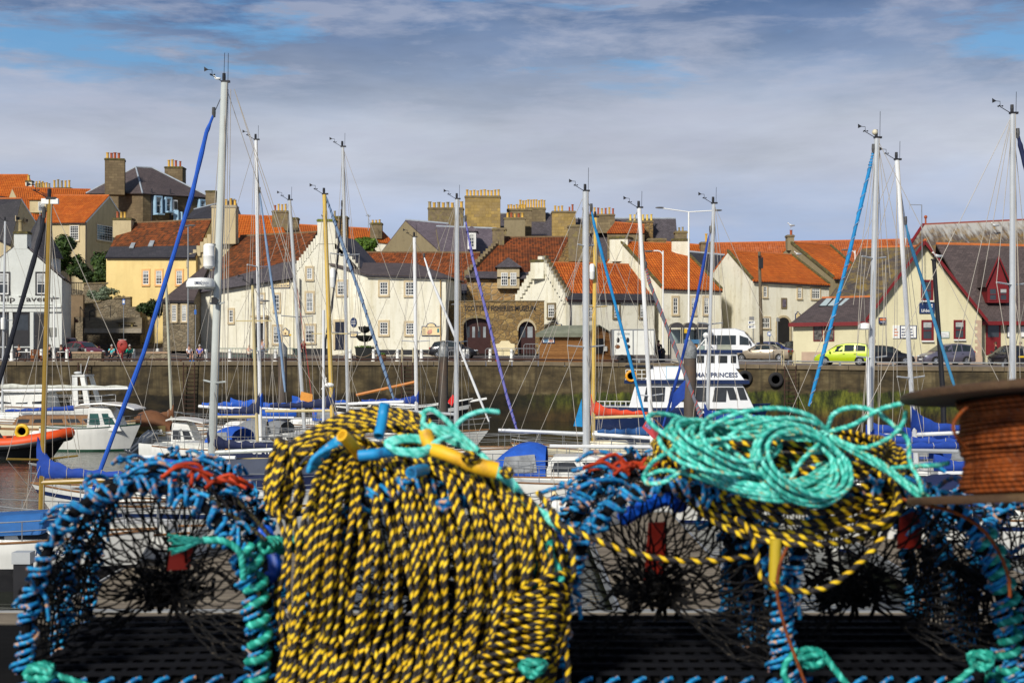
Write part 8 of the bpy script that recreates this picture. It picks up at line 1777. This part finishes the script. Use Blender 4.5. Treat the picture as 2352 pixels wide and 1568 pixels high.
def make_creel():
    c=thing('lobster_creel','creel','lobster creel',(0,0,0)); 
    for j,y in enumerate((0,.40,LEN)):
        g=MB(); g.tube(hoop(y),.011,8); h=g.build('hoop',BRB,c,smooth=True)
        path=hoop(y); P1=helix(path,.0165,.034,ph=j); P2=helix(path,.021,.052,ph=j+2.2,jit=.8)
        rope('rope_lashing',[P1],.0062,.020,(RB,RB2,RB),h,seg=4,nv=6)
        rope('rope_lashing',[P2],.0058,.020,(RB2,RB,RB2),h,seg=4,nv=6)
        # tufts and knots
        P3=[]
        for k in range(46):
            u=rn.random(); a=hpt(u,y)+V(rn.gauss(0,.012),rn.gauss(0,.014),rn.gauss(0,.012)); d_=V(rn.gauss(0,1),rn.gauss(0,1),rn.gauss(0,1)).normalized()*.022; P3.append([a-d_,a+V(0,0,.01),a+d_])
        rope('knotted_tufts',P3,.0060,.018,(RB,RB2,RB2),h,seg=4,nv=6)
    g=MB()
    for (a,b) in (((-HW,0,0),(HW,0,0)),((-HW,LEN,0),(HW,LEN,0)),((-HW,0,0),(-HW,LEN,0)),((HW,0,0),(HW,LEN,0)),((-HW,0,.21),(-HW,LEN,.21)),((HW,0,.21),(HW,LEN,.21))): g.tube([V(*a),V(*b)],.011,7)
    g.build('base_frame',BRB,c,smooth=True); g=MB()
    for i in range(14): x=-HW+.02+i*(2*HW-.04)/13; g.box(x-.006,0.01,.006,x+.006,LEN-.01,.018)
    for i in range(9): y=.05+i*.085; g.box(-HW+.01,y-.008,.0185,HW-.01,y+.008,.026)
    g.build('slatted_base',M('black_slats',(.006,.0065,.009),.8,.3,6,spec=.15),c)
    sp=[]
    for i in range(9): x=-HW+.04+i*.058; sp.append([V(x-.012,-.012,-.012),V(x,-.02,.004),V(x+.018,-.012,.018),V(x+.034,.0,.022)])
    rope('base_lacing',sp,.0062,.02,(RB,RB2,RB),c,seg=4,nv=6)
    # netting: covering (two bays), funnel at the front, parlour wall
    net('cover_netting',RNET,c,lambda u,v:hpt(.10+.80*u,.02+.74*v,.985-.035*math.sin(math.pi*v*2)**2),28,17,.0024,.004,seed=3)
    for sg in (-1,1): net('side_netting',RNET,c,lambda u,v:V(sg*HW*(.99-.04*v),.02+.74*u,.02+.17*v),18,5,.0022,.004,seed=8+sg)
    def fun(u,v):
        o=hpt(u,.0,.97) if 1 else 0; q=math.pi*(1.25-1.5*u); 
        a=2*math.pi*u; o=hpt(.02+.96*u,0,.97) if u<.999 else hpt(.98,0,.97)
        e=V(-.034*math.cos(math.pi*(u*1.6-.3)),.30,.16+.034*math.sin(math.pi*(u*1.6-.3))); k=v**.75; return o.lerp(e,k)+V(0,0,-.02*math.sin(math.pi*v))
    net('funnel_netting',RNET,c,fun,34,7,.0026,.005,seed=5)
    g=MB(); g.tube([V(.034*math.cos(q),.30,.16+.034*math.sin(q)) for q in [2*math.pi*i/16 for i in range(17)]],.005,6); g.build('eye_ring',BRB,c,smooth=True)
    net('inner_funnel_netting',RNET,c,lambda u,v:V(-(.034-.02*v)*math.cos(2*math.pi*u),.30+.12*v,.16+(.034-.02*v)*math.sin(2*math.pi*u)-.03*v),12,8,.002,.003,seed=15)
    bb=[]
    for k in range(60): a=V(rn.gauss(0,.05),.50+rn.gauss(0,.04),.10+abs(rn.gauss(0,.045))); d_=V(rn.gauss(0,1),rn.gauss(0,1),rn.gauss(0,1)).normalized()*.045; bb.append([a-d_,a+V(0,0,.012),a+d_])
    rope('dark_twine_filler',bb,.006,.016,(RNET,BRB,RNET),c,seg=4,nv=6)  # black twine mass added so the middle of the creel looks dark
    net('end_netting',RNET,c,lambda u,v:hpt(.05+.9*u,LEN-.01,1-.93*v),22,7,.0022,.004,seed=6)
    # dark twine mass over the top
    tw=[]
    for k in range(26):
        u=rn.uniform(.28,.72); y=rn.uniform(.02,.7); a=hpt(u,y,1.03); b=hpt(u+rn.uniform(-.08,.08),y+rn.uniform(.05,.2),1.04); m_=hpt(u+rn.uniform(-.05,.05),y+.06,1.08); tw.append([a,m_,b])
    rope('black_twine',tw,.0042,.014,(RNET,RK,RNET),c,seg=4,nv=6)
    return c
proto=make_creel()
def place(o,x,lab,d=3.3,dz=0): 
    X=(x-CX)*d/F; o.location=(X,d,ZP+.015+dz); o['label']=lab; o['group']='lobster creels stacked on the parapet'; return V(X,d,ZP+.015+dz)
creels=[proto]+[dup(proto) for _ in range(4)]
LBS=['lobster creel with turquoise wrapped post, frayed turquoise rope end and curved blue bar','lobster creel buried under the black and yellow rope heap','lobster creel with red twine on top, left of the coiled rope','lobster creel with a red plate in its net, below the turquoise coil','lobster creel carrying the twine reel']
LOC=[place(c,x,l) for c,x,l in zip(creels,(325,965,1545,2050,2610),LBS)]; creels[4].location.z-=.03; creels[0].rotation_euler=(0,0,R(5.5))
def inc(i,pts): return [LOC[i]+Vector(p) for p in pts]
def lashing(i,pts,mats,lab,r=.017,rr=.0075,pitch=.026,name='post_lashing'):
    par=creels[i]; pth=helix(pts,r,pitch,jit=.5); o=rope(name,[pth],rr,.022,mats,None,seg=5,nv=6); o.parent=par; o['label']=lab; return o
TQ=(RTD,RT,RTD)
lashing(0,[V(HW,0,.0),V(HW,-.005,.12),V(HW-.005,0,.24),V(HW-.03,0,.30)],TQ,'turquoise rope wrapped round the front right post',r=.020,rr=.011,pitch=.04)
lashing(1,[V(HW,0,.0),V(HW,-.005,.12),V(HW,0,.24),V(HW-.05,0,.33)],TQ,'teal rope wrapped round the right post',r=.02,rr=.009,pitch=.035)
lashing(3,[V(HW-.05,0,.0),V(HW,0,.03),V(HW,-.005,.14),V(HW-.01,0,.24),V(HW-.06,0,.34)],TQ,'teal rope wrapped round the right post',r=.02,rr=.010,pitch=.036)
# teal knots
def knot(lab,cx,cy,d,R_,n,mats,rr,name='rope_knot',seed=1,sq=.7,tail=()):
    rd=random.Random(seed); c=P(cx,cy,d); k=d/F*R_; pts=[]
    for i in range(n*5): q=i*2.1+rd.random(); e=rd.uniform(-1,1); pts.append(c+V(math.cos(q)*k*rd.uniform(.5,1),rd.uniform(-.5,.5)*k,math.sin(q)*k*sq*rd.uniform(.5,1)))
    o=rope(name,[pts]+[PX(t) for t in tail],rr,rr*3.2,mats,None,seg=5,nv=6); tag(o,lab,'rope'); return o
knot('frayed turquoise knot at the bottom of the gap between the right creels',1860,1510,3.22,38,5,TQ,.0085,tail=[[(1830,1490,3.22),(1800,1540,3.2),(1830,1600,3.2)],[(1890,1500,3.22),(1920,1540,3.2),(1960,1590,3.2)]],seed=3)
knot('turquoise knot at the lower right corner post',2255,1520,3.2,36,5,TQ,.0085,tail=[[(2250,1520,3.2),(2190,1570,3.2),(2120,1600,3.2)]],seed=4)
knot('turquoise knot at the lower left corner of the frame',95,1545,3.2,36,4,TQ,.009,tail=[[(95,1540,3.2),(160,1560,3.2),(240,1590,3.2)]],seed=5)
knot('teal rope tangle at the bottom beside the rope heap',1225,1530,3.15,34,5,TQ,.0085,seed=6,tail=[[(1262,1240,3.2),(1270,1340,3.2),(1250,1440,3.2),(1225,1520,3.2)],[(1245,1250,3.22),(1290,1330,3.2),(1240,1400,3.2),(1262,1500,3.2),(1200,1600,3.2)]])
# frayed end of turquoise rope + red tag in the left creel
g=[]; c=P(470,1238,3.22); e=P(392,1250,3.15)
for k in range(16):
    dy=rn.uniform(-20,26); g.append([P(480,1240,3.25),P(450,1241+dy*.25,3.22),P(425,1245+dy*.6,3.2),P(387+rn.uniform(-4,10),1246+dy,3.18)])
fr=rope('frayed_rope_end',g+[PX([(555,1300,3.28),(548,1265,3.27),(520,1245,3.26),(470,1240,3.24)])]*1,.0036,.02,(RTD,RT,RT),None,seg=4,nv=6); tag(fr,'frayed turquoise rope end with orange strands at the left creel','rope')
o=rope('rope_tail',[PX([(560,1330,3.27),(552,1270,3.26),(515,1243,3.25),(465,1240,3.24)])],.009,.03,(RT,RTD,RT),fr,seg=6,nv=9)
def tagpl(i,lab,x0,y0,x1,y1,d,m=RTAG,name='red_tag'):
    a,b=P(x0,y1,d),P(x1,y0,d); g=MB(); g.obox(a,(b.x-a.x,.02,0),(0,.004,0),(.01,.0,b.z-a.z)); o=g.build(name,m); o.parent=creels[i]; o.location=-LOC[i]; o['label']=lab
tagpl(0,'bright red plastic tag under the frayed rope',398,1238,448,1310,3.45); tagpl(2,'red plate seen through the funnel net',1480,1200,1525,1330,3.75); tagpl(3,'red plate at the top of the net',2060,1170,2120,1260,3.8)
# red twine masses on top
def mass(i,lab,n,mats,r,ur,yr,k0=1.05,amp=.02,seed=1,name='red_twine',ln=.05):
    rd=random.Random(seed); ps=[]
    for _ in range(n):
        u=rd.uniform(*ur); y=rd.uniform(*yr); a=hpt(u,y,k0+rd.uniform(0,.03)); pts=[a]
        dr=V(rd.gauss(0,1),rd.gauss(0,1),0).normalized()
        for s in range(3): a=a+dr*ln*.5+V(rd.gauss(0,.012),rd.gauss(0,.012),rd.gauss(0,.006)); pts.append(a)
        ps.append([p+V(0,0,amp*math.sin(j)) for j,p in enumerate(pts)])
    o=rope(name,ps,r,.02,mats,None,seg=4,nv=6); o.parent=creels[i]; o['label']=lab
mass(0,'bright red twine bands knotted over the top',9,(RRD,RRD,RRD),.0055,(.50,.62),(.05,.35),seed=2); mass(2,'tangled orange red twine over the top',38,(RRD,RRD,RRD),.0055,(.40,.62),(.2,.55),seed=3,amp=.012)
for i,sd_ in ((0,7),(2,8),(3,9),(4,11)): mass(i,'blue rope mesh crossing the top',30,(RB,RB2,RB),.0065,(.25,.8),(.05,.74),seed=sd_,name='blue_rope_mesh',ln=.07,k0=1.03)
# blue plastic handles
def handle(lab,i,pts,r=.012):
    g=MB(); q,_=catmull(PX(pts),.01); g.tube([Vector(p) for p in q],r,8,sx=1.5); o=g.build('blue_handle',BPL,None,smooth=True); o.parent=creels[i]; o.location=-LOC[i]; o['label']=lab
handle('curved blue plastic bar across the top',0,[(405,1085,3.85),(420,1068,3.84),(470,1078,3.8),(515,1105,3.75),(525,1118,3.74)],.017); handle('blue plastic loop on the right side',0,[(612,1235,3.5),(622,1215,3.5),(632,1240,3.48),(642,1290,3.46),(640,1325,3.45),(625,1330,3.46)],.010)
handle('blue plastic hook on the right side',1,[(1275,1240,3.4),(1285,1235,3.4),(1290,1280,3.4),(1286,1330,3.4),(1275,1345,3.4)],.010); handle('bright blue plastic bar across the top',2,[(1430,1192,3.45),(1450,1178,3.45),(1510,1150,3.5),(1545,1142,3.5),(1560,1165,3.48)],.018)
# ---- black and yellow rope heap
def lerpg(G,s,t):
    i=int(min(len(G)-2,math.floor(s))); a,b=G[i],G[i+1]; k=s-i
    x=t*(len(a)-1); j=int(min(len(a)-2,math.floor(x))); f=x-j
    pa=[a[j][c]+(a[j+1][c]-a[j][c])*f for c in (0,1)]; pb=[b[j][c]+(b[j+1][c]-b[j][c])*f for c in (0,1)]
    return pa[0]+(pb[0]-pa[0])*k,pa[1]+(pb[1]-pa[1])*k
G=[[(770,1040),(725,1100),(705,1220),(690,1400),(640,1610)],
   [(795,1035),(765,1120),(745,1250),(735,1420),(690,1610)],
   [(815,1040),(825,1140),(815,1290),(800,1450),(770,1610)],
   [(835,1040),(905,1130),(935,1270),(940,1430),(900,1610)],
   [(870,1035),(985,1100),(1030,1240),(1045,1400),(1010,1610)],
   [(930,1040),(1080,1090),(1145,1230),(1150,1390),(1080,1610)],
   [(990,1050),(1160,1120),(1235,1260),(1235,1420),(1150,1610)],
   [(1045,1070),(1225,1150),(1300,1290),(1300,1440),(1240,1610)]]
heap=thing('rope_heap','great heap of black and yellow twisted rope draped over a creel','rope',tuple(P(965,1540,3.2)))
def strands(svals,d0,bul,seed,t0=0.,t1=1.):
    rd=random.Random(seed); out=[]; 
    for n,s in enumerate(svals):
        st=[]; dr_=rd.gauss(0,.28); p1,p2=rd.uniform(0,6),rd.uniform(0,6); a1=rd.uniform(5,16); dj=rd.uniform(-.025,.025)
        for j in range(12):
            t=t0+(t1-t0)*j/11; x,y=lerpg(G,max(0,min(6.999,s+dr_*math.sin(t*3.1))),t); x+=a1*math.sin(t*5+p1)+5*math.sin(t*13+p2); y+=5*math.sin(t*7+p2)
            d=d0-bul*math.sin(min(1,t*1.5)*math.pi/2)+dj+.012*math.sin(t*9+p1); st.append(P(x,y,d))
        if n%2: st=st[::-1]
        out+=st
        if n<len(svals)-1:
            pass
    return out
def chunks(sv,k): return [sv[i:i+k] for i in range(0,len(sv),k)]
YB=(RY,RK,RK)
rd=random.Random(21)
sv=sorted([rd.uniform(0,2.0) for _ in range(20)])+sorted([rd.uniform(2.0,3.3) for _ in range(10)])+sorted([rd.uniform(3.3,7) for _ in range(50)])
sv=[x+rd.uniform(-.12,.12) for x in sv]
rope('hanging_strands',[strands(sv,3.42,.22,3)],.0062,.0285,YB,heap,seg=6,nv=9)
sv2=[.1+6.9*i/43+rd.uniform(-.15,.15) for i in range(44)]
rope('under_strands',[strands(sv2,3.50,.20,5)],.0062,.0285,YB,heap,seg=5,nv=9)
# loops over the top
lp=[]
rd=random.Random(8)
for i in range(13):
    k=i/12.; j=lambda a:rd.uniform(-a,a); d=3.78-.24*k
    L0=[(612+45*k+j(6),1150+30*k,d),(622+50*k+j(6),1085+16*k,d),(668+40*k+j(8),1025+20*k,d),(735+25*k+j(8),975+36*k,d+.02),(810+j(8),948+46*k,d+.04),(890+j(8),938+50*k,d+.05),(965+j(8),958+46*k,d+.03),(1010-15*k+j(8),1000+30*k,d),(1025-10*k,1050+15*k,d-.03)]
    lp+= PX(L0 if i%2==0 else L0[::-1])
rope('top_loops',[lp],.0062,.030,YB,heap,seg=6,nv=9)
lp2=[]
for i in range(46):
    q=i*.55; rx=90+50*math.sin(i*.37); lp2.append(P(880+rx*math.cos(q)+10*math.sin(i),1010+20*math.sin(q)-.3*i,3.58-.05*math.sin(q)-.001*i))
for i in range(40):
    q=i*.6; lp2.append(P(800+60*math.cos(q)-i*.5,1030+28*math.sin(q),3.5+.06*math.sin(q)))
rope('top_coils',[lp2],.0062,.030,YB,heap,seg=6,nv=9)
lf=[]
for i in range(7):
    k=i/6.; st=[(640+22*k,1010+8*k,3.6-.1*k),(612+25*k,1080,3.58-.1*k),(605+34*k,1130,3.55-.1*k),(625+20*k,1180,3.5-.1*k),(668+10*k,1165+14*k,3.5-.1*k),(690-4*k,1120,3.52-.1*k),(668+16*k,1075,3.55-.1*k)]
    lf+=PX([(x+rd.uniform(-8,8),y+rd.uniform(-8,8),d) for x,y,d in st])
rope('left_loops',[lf],.0062,.030,YB,heap,seg=6,nv=9)
lft=[]
for i in range(6):
    st=[(640+10*i,1170,3.45),(650+9*i,1270,3.4),(636+10*i,1370,3.36),(652+7*i,1470,3.33),(628+12*i,1610,3.3)]; st=[(x+rd.uniform(-12,12),y,d-.01*i) for x,y,d in st]; lft+=PX(st if i%2==0 else st[::-1])
rope('left_hanging_strands',[lft],.0062,.0285,YB,heap,seg=6,nv=9)
# loose cross loops low right of the heap
cr=[]
for i in range(9):
    y=1330+24*i; cr+=PX([(1180-12*i+rd.uniform(-10,10),y+35,3.17),(1230,y+6,3.15),(1290-3*i+rd.uniform(-8,8),y-14,3.17),(1310-4*i,y+8,3.2),(1250,y+34,3.18)])
rope('lower_loops',[cr],.0062,.0285,YB,heap,seg=6,nv=9)
bt=[]
for i in range(26):
    x=640+i*24; bt+=PX([(x+rd.uniform(-8,8),1480+rd.uniform(-20,20),3.19),(x+14,1530,3.17),(x-6,1590,3.16)])
rope('bottom_strands',[bt],.0062,.0285,YB,heap,seg=6,nv=9)
# things caught in the heap
def ptube(lab,pts,r,mat,hole=True,name='plastic_tube'):
    q,_=catmull(PX(pts),.012); q=[Vector(p) for p in q]; g=MB(); g.tube(q,r,14,cap=False); o=g.build('tube',mat,None,smooth=True); o.name=name; tag(o,lab,'tube'); g=MB(); g.tube(q,r*.72,14,cap=False); o2=g.build('bore',BRB,o,smooth=True)
    g=MB()
    for e,d_ in ((q[0],q[0]-q[1]),(q[-1],q[-1]-q[-2])):
        g=MB(); g.lathe([(r*.72,0),(r*.72,.002),(r,.002),(r,0)],e,d_,14); g.build('rim',mat,o)
    return o
ptube('cyan plastic tube standing up at the top of the rope heap',[(884,928,3.52),(880,950,3.52),(876,975,3.5),(870,1000,3.48)],.0125,CPL)
ptube('hollow yellow plastic tube at the left of the rope heap top',[(786,1000,3.28),(800,1012,3.3),(822,1040,3.36)],.014,YPL)
ptube('short cyan tube lying across the rope heap',[(826,1046,3.3),(865,1042,3.3),(905,1036,3.32)],.012,CPL)
ptube('bent yellow plastic tube knotted into the rope heap',[(978,995,3.32),(990,1028,3.3),(1020,1040,3.28),(1050,1052,3.27),(1075,1060,3.27)],.0155,YPL)
ptube('straight yellow plastic tube at the right shoulder of the heap',[(1070,1058,3.25),(1100,1070,3.24),(1140,1080,3.24)],.0185,YPL)
ptube('small cyan tube end looking out of the heap',[(945,1085,3.22),(960,1080,3.26),(975,1078,3.3)],.013,CPL)
g=[]
for i in range(9): g.append(PX([(708+i*5,1085-i*3,3.33+.004*i),(722+i*5,1050-i*4,3.33+.004*i),(765+i*3,1025-i*3,3.34+.004*i),(800,1016-i*2,3.36+.004*i)]))
o=rope('blue_rope_strap',g,.0075,.02,(CPL,RB2,CPL),None,seg=4,nv=6); tag(o,'bright cyan braided strap under the yellow tube','strap')
knot('yellow and black knot tied round the yellow tubes',1078,1050,3.22,20,4,YB,.0065,seed=12); knot('yellow and black knot at the end of the straight yellow tube',1165,1085,3.22,16,3,YB,.0065,seed=13); knot('cyan rope knot half way down the rope heap',1018,1158,3.12,18,4,(RB2,RB2,RB),.006,seed=14)
# turquoise rope over the heap
tq=[PX([(975,945,3.45),(972,985,3.42),(990,1010,3.4)]),PX([(968,950,3.45),(990,940,3.43),(1020,960,3.4),(1050,990,3.36),(1100,1035,3.32)]),
 PX([(1045,1000,3.38),(1050,975,3.4),(1075,955,3.42),(1110,944,3.44),(1146,946,3.45)])]
ov=[]
for i in range(30):
    q=i*2*math.pi/9; ov.append(P(945+62*math.cos(q)*(1-.012*i),1022+17*math.sin(q)+.5*i-6,3.3-.02*math.sin(q)))
tq.append(ov+PX([(1010,1010,3.3),(1040,1000,3.32)]))
rd=random.Random(31)
for i in range(9): tq.append(PX([(985+rd.uniform(-15,15),975+rd.uniform(-5,12),3.4),(1040+rd.uniform(-12,12),1005+rd.uniform(-16,18),3.36),(1105+rd.uniform(-8,8),1052+rd.uniform(-12,12),3.33),(1165+rd.uniform(-8,8),1100+rd.uniform(-12,12),3.3),(1215+rd.uniform(-6,6),1150+rd.uniform(-9,9),3.28),(1268+rd.uniform(-8,8),1195+rd.uniform(-8,8),3.27),(1300+rd.uniform(-8,8),1225+rd.uniform(-14,14),3.28)]))
T3=(RT2,RT,RT2)
o=rope('turquoise_rope',tq,.0068,.028,T3,None,seg=6,nv=9); tag(o,'turquoise rope looped over the right shoulder of the rope heap','rope')
# ---- right: flat black and yellow coil
co_r=[]; rd=random.Random(41); Xc=(1775-CX)*3.6/F
for k in range(20):
    kk=k%10; rx=.292-.006*kk+rd.uniform(-.006,.006); ry=.345-.004*kk; sag=.150-.0165*kk+rd.uniform(-.006,.006); z0=5.765+.010*(k//3); tl=rd.uniform(-.012,.012)
    for i in range(22):
        q=2*math.pi*i/22; s_=math.sin(q); d=3.56-ry*s_; X=Xc+rx*math.cos(q)+.01*math.sin(3*q+k)
        co_r.append(V(X,d,z0-(sag*max(0,s_)**1.3 if s_>0 else 0)+tl*math.cos(q)+.004*math.sin(5*q+k)))
coil=rope('rope_coil',[co_r],.0072,.034,YB,None,seg=6,nv=9); tag(coil,'flat coil of black and yellow rope sagging between two creels','rope')
rope('loose_loop',[PX([(1690,1190,3.2),(1718,1215,3.18),(1738,1270,3.17),(1745,1320,3.16),(1780,1345,3.15),(1840,1358,3.15),(1905,1345,3.15),(1960,1305,3.16),(2010,1255,3.18),(2045,1200,3.2),(2062,1150,3.24)])],.0072,.034,YB,coil)
rope('right_stack',[sum([PX([(1975+rd.uniform(-6,6)+8*i,1052+6*i,3.5-.03*i),(2020+5*i,1075+6*i,3.45-.03*i),(2050+2*i,1120+6*i,3.38-.03*i),(2058-6*i,1170+5*i,3.3-.02*i),(2010-12*i,1215,3.26-.015*i)][::(1 if i%2==0 else -1)]) for i in range(8)],[])],.0072,.034,YB,coil)
o=rope('rope_line',[PX([(1235,1130,3.3),(1262,1165,3.27),(1275,1200,3.24),(1310,1215,3.22),(1370,1240,3.2),(1440,1265,3.19),(1530,1284,3.18),(1620,1288,3.18),(1700,1280,3.18),(1742,1276,3.19)]),PX([(1270,1170,3.26),(1300,1230,3.22),(1318,1300,3.2),(1300,1380,3.2),(1285,1440,3.2),(1305,1520,3.2),(1300,1610,3.2)])],.0070,.034,YB,None); tag(o,'single black and yellow rope strung across the front of the creel','rope')
# turquoise coil
RT3=ropemat('rope_turquoise_deep',(.02,.38,.30),(.06,.55,.44),(.45,.45,.25),rough=.5)  # deeper turquoise for one of the three strands
tc=[]; rd=random.Random(52)
def bundle(x0,y0,cx,cy,rx,ry,rot,d0,dd,n=15,ph=0.):
    pts=[]
    for i in range(n+1):
        q=ph+2*math.pi*i/n; x=cx+rx*math.cos(q)*math.cos(rot)-ry*math.sin(q)*math.sin(rot); y=cy+rx*math.cos(q)*math.sin(rot)+ry*math.sin(q)*math.cos(rot); pts.append((x+rd.uniform(-3,3),y+rd.uniform(-3,3),d0-dd*math.sin(q)))
    return PX(pts)
path=[]
for i in range(13): path+=bundle(0,0,1770-rd.uniform(-14,26),1052+rd.uniform(-8,10),165+rd.uniform(-35,14),78+rd.uniform(-18,12),.12+rd.uniform(-.06,.06),3.25,.13,ph=-.3)
tc.append(path); path=[]
for i in range(9): path+=bundle(0,0,1660+rd.uniform(-40,50),1020+rd.uniform(-20,20),120+rd.uniform(-30,35),42+rd.uniform(-12,18),.35+rd.uniform(-.2,.2),3.25-.008*i,.10,n=13,ph=rd.uniform(0,6))
tc.append(path); path=[]
for i in range(6): path+=bundle(0,0,1840+rd.uniform(-20,20),1065+rd.uniform(-10,10),95+rd.uniform(-10,14),72+rd.uniform(-12,8),.5,3.17-.006*i,.05,n=13,ph=-.8)
tc.append(path)
K=(1900,990)
for (pts) in ([(1900,990),(1860,955),(1790,938),(1710,945),(1640,975),(1598,1010),(1600,1040)],[(1900,985),(1850,965),(1780,962),(1700,985),(1640,1030),(1590,1045)],[(1895,1000),(1840,985),(1770,1000),(1735,1050),(1745,1100)],[(1900,990),(1820,1005),(1740,1002),(1650,1010),(1560,1040)],
 [(1900,985),(1915,950),(1960,935),(2010,945),(2050,975),(2085,1010),(2090,1060),(2110,1100),(2120,1135)],[(1905,990),(1960,975),(2010,945),(2045,932),(2075,926)],[(1905,1000),(1960,1025),(2000,1025),(2050,1000),(2075,970),(2080,945)],
 [(1910,1000),(1960,1030),(2020,1060),(2080,1105),(2130,1140),(2150,1165)],[(1910,1010),(1980,1050),(2040,1085),(2100,1120),(2145,1160)],[(1905,1005),(1990,1045),(2060,1100),(2120,1150)],[(2040,1075),(2100,1070),(2150,1068),(2180,1062)],
 [(1480,1090),(1500,1060),(1550,1030),(1600,1015),(1680,1005)],[(1478,1095),(1490,1110),(1530,1105),(1570,1075),(1600,1040)],[(1480,1092),(1530,1080),(1600,1095),(1680,1125),(1760,1140)],[(1900,995),(1870,1030),(1840,1060),(1810,1110),(1790,1130)]):
    n=len(pts); tc.append(PX([(x,y,3.22-.08*(i/(n-1))-.01*math.sin(i)) for i,(x,y) in enumerate(pts)]))
o=rope('turquoise_coil',tc,.0062,.026,(RT2,RT,RT3),None,seg=7,nv=9,depth=.34); tag(o,'loose shining coil of turquoise rope on top of the black and yellow coil','rope')
g=MB(); g.ell(P(1815,1078,3.3),.042,.042,.022,14); solo(g,'blue_float',M('blue_float',(.03,.16,.6),.4),'small blue float under the turquoise coil','float',smooth=True)
# yellow tube and orange twine between creels
ptube('vertical yellow tube hanging between the two right creels',[(1782,1240,3.2),(1780,1290,3.2),(1778,1352,3.2)],.0125,M('dull_yellow_tube',(.50,.36,.02),.5,.1,5))
o=rope('orange_twine',[PX([(2070,1145,3.2),(2130,1160,3.15),(2190,1175,3.1),(2250,1210,3.05),(2290,1260,3.03),(2315,1320,3.02),(2320,1370,3.02)])],.0042,.02,(ROG,ROG,ROG),None,seg=4,nv=6); tag(o,'orange twine trailing from the reel over the right creel','twine')
o=rope('orange_twine',[PX([(1808,1255,3.17),(1790,1300,3.16),(1785,1360,3.15),(1800,1430,3.14),(1820,1490,3.13),(1850,1570,3.12)])],.0042,.02,(ROG,ROG,ROG),None,seg=4,nv=6); tag(o,'thin orange twine trailing down between the two right creels','twine')
# twine reel
ROG2=ropemat('twine_dark_orange',(.10,.02,.004),(.2,.05,.01))
c=V((2476-CX)*2.98/F,2.98,5.742); rl=thing('twine_reel','wooden flanged reel wound with orange brown twine','reel',tuple(c)); WR=M('reel_wood',(.07,.035,.014),.75,.3,7,.3,30,c2=(.18,.12,.04),c2s=3); tl=R(2.2)
ax=V(-math.sin(tl),math.sin(R(6.4)),1).normalized()
for z in (.0,.205):
    g=MB(); g.lathe([(.03,0),(.322,0),(.325,.004),(.325,.012),(.318,.016),(.03,.016)],c+ax*z,ax,56); g.build('flange',WR,rl,smooth=True)
g=MB(); g.lathe([(.19,.01),(.19,.21)],c,ax,32); g.build('core',M('reel_core',(.05,.02,.01),.8),rl)
pts=[]; u=ax.cross(V(0,1,0)).normalized(); w_=ax.cross(u)
for i in range(19*30): q=2*math.pi*i/30; z=.022+.178*(i/(19*30)); rr=.210+.006*math.sin(z*70)+.0045*math.sin(i*.23)+.002*math.sin(i*.9); pts.append(c+ax*z+(u*math.cos(q)+w_*math.sin(q))*rr)
rope('wound_twine',[pts],.0060,.018,(ROG,ROG2,ROG),rl,seg=5,nv=6,depth=.4)
pts=[]
for i in range(24*28): q=2*math.pi*i/28+1; z=.026+.17*(i/(24*28)); pts.append(c+ax*z+(u*math.cos(q)+w_*math.sin(q))*(.2035))
rope('wound_twine',[pts],.0052,.016,(ROG,ROG,ROG),rl,seg=4,nv=6,depth=.3)
rope('twine_tail',[PX([(2218,1030,2.86),(2195,1000,2.83),(2190,975,2.83),(2205,950,2.85),(2222,935,2.86)])],.004,.016,(ROG,ROG,ROG),rl,seg=4,nv=6)
# bungee cord over left creel
o=rope('dark_cord',[PX([(500,1105,3.8),(545,1150,3.65),(590,1195,3.5),(625,1240,3.45)]),PX([(470,1130,3.6),(530,1180,3.45),(580,1215,3.35),(612,1240,3.32)])],.0055,.016,(RK,RK,ropemat('olive_fleck',(.08,.07,.01))),None,seg=4,nv=6); tag(o,'dark green flecked cord tied over the left creel','cord')
lashing(0,[V(.26,.05,.30),V(.30,.15,.285),V(.34,.3,.27)],TQ,'teal rope wound round the side bar',r=.014,rr=.007,pitch=.02)

for o in bpy.data.objects:
    if o.name.split('.')[0] in ('blue_rope_mesh','red_twine','knotted_tufts','black_twine','dark_twine_filler'): o['kind']='stuff'
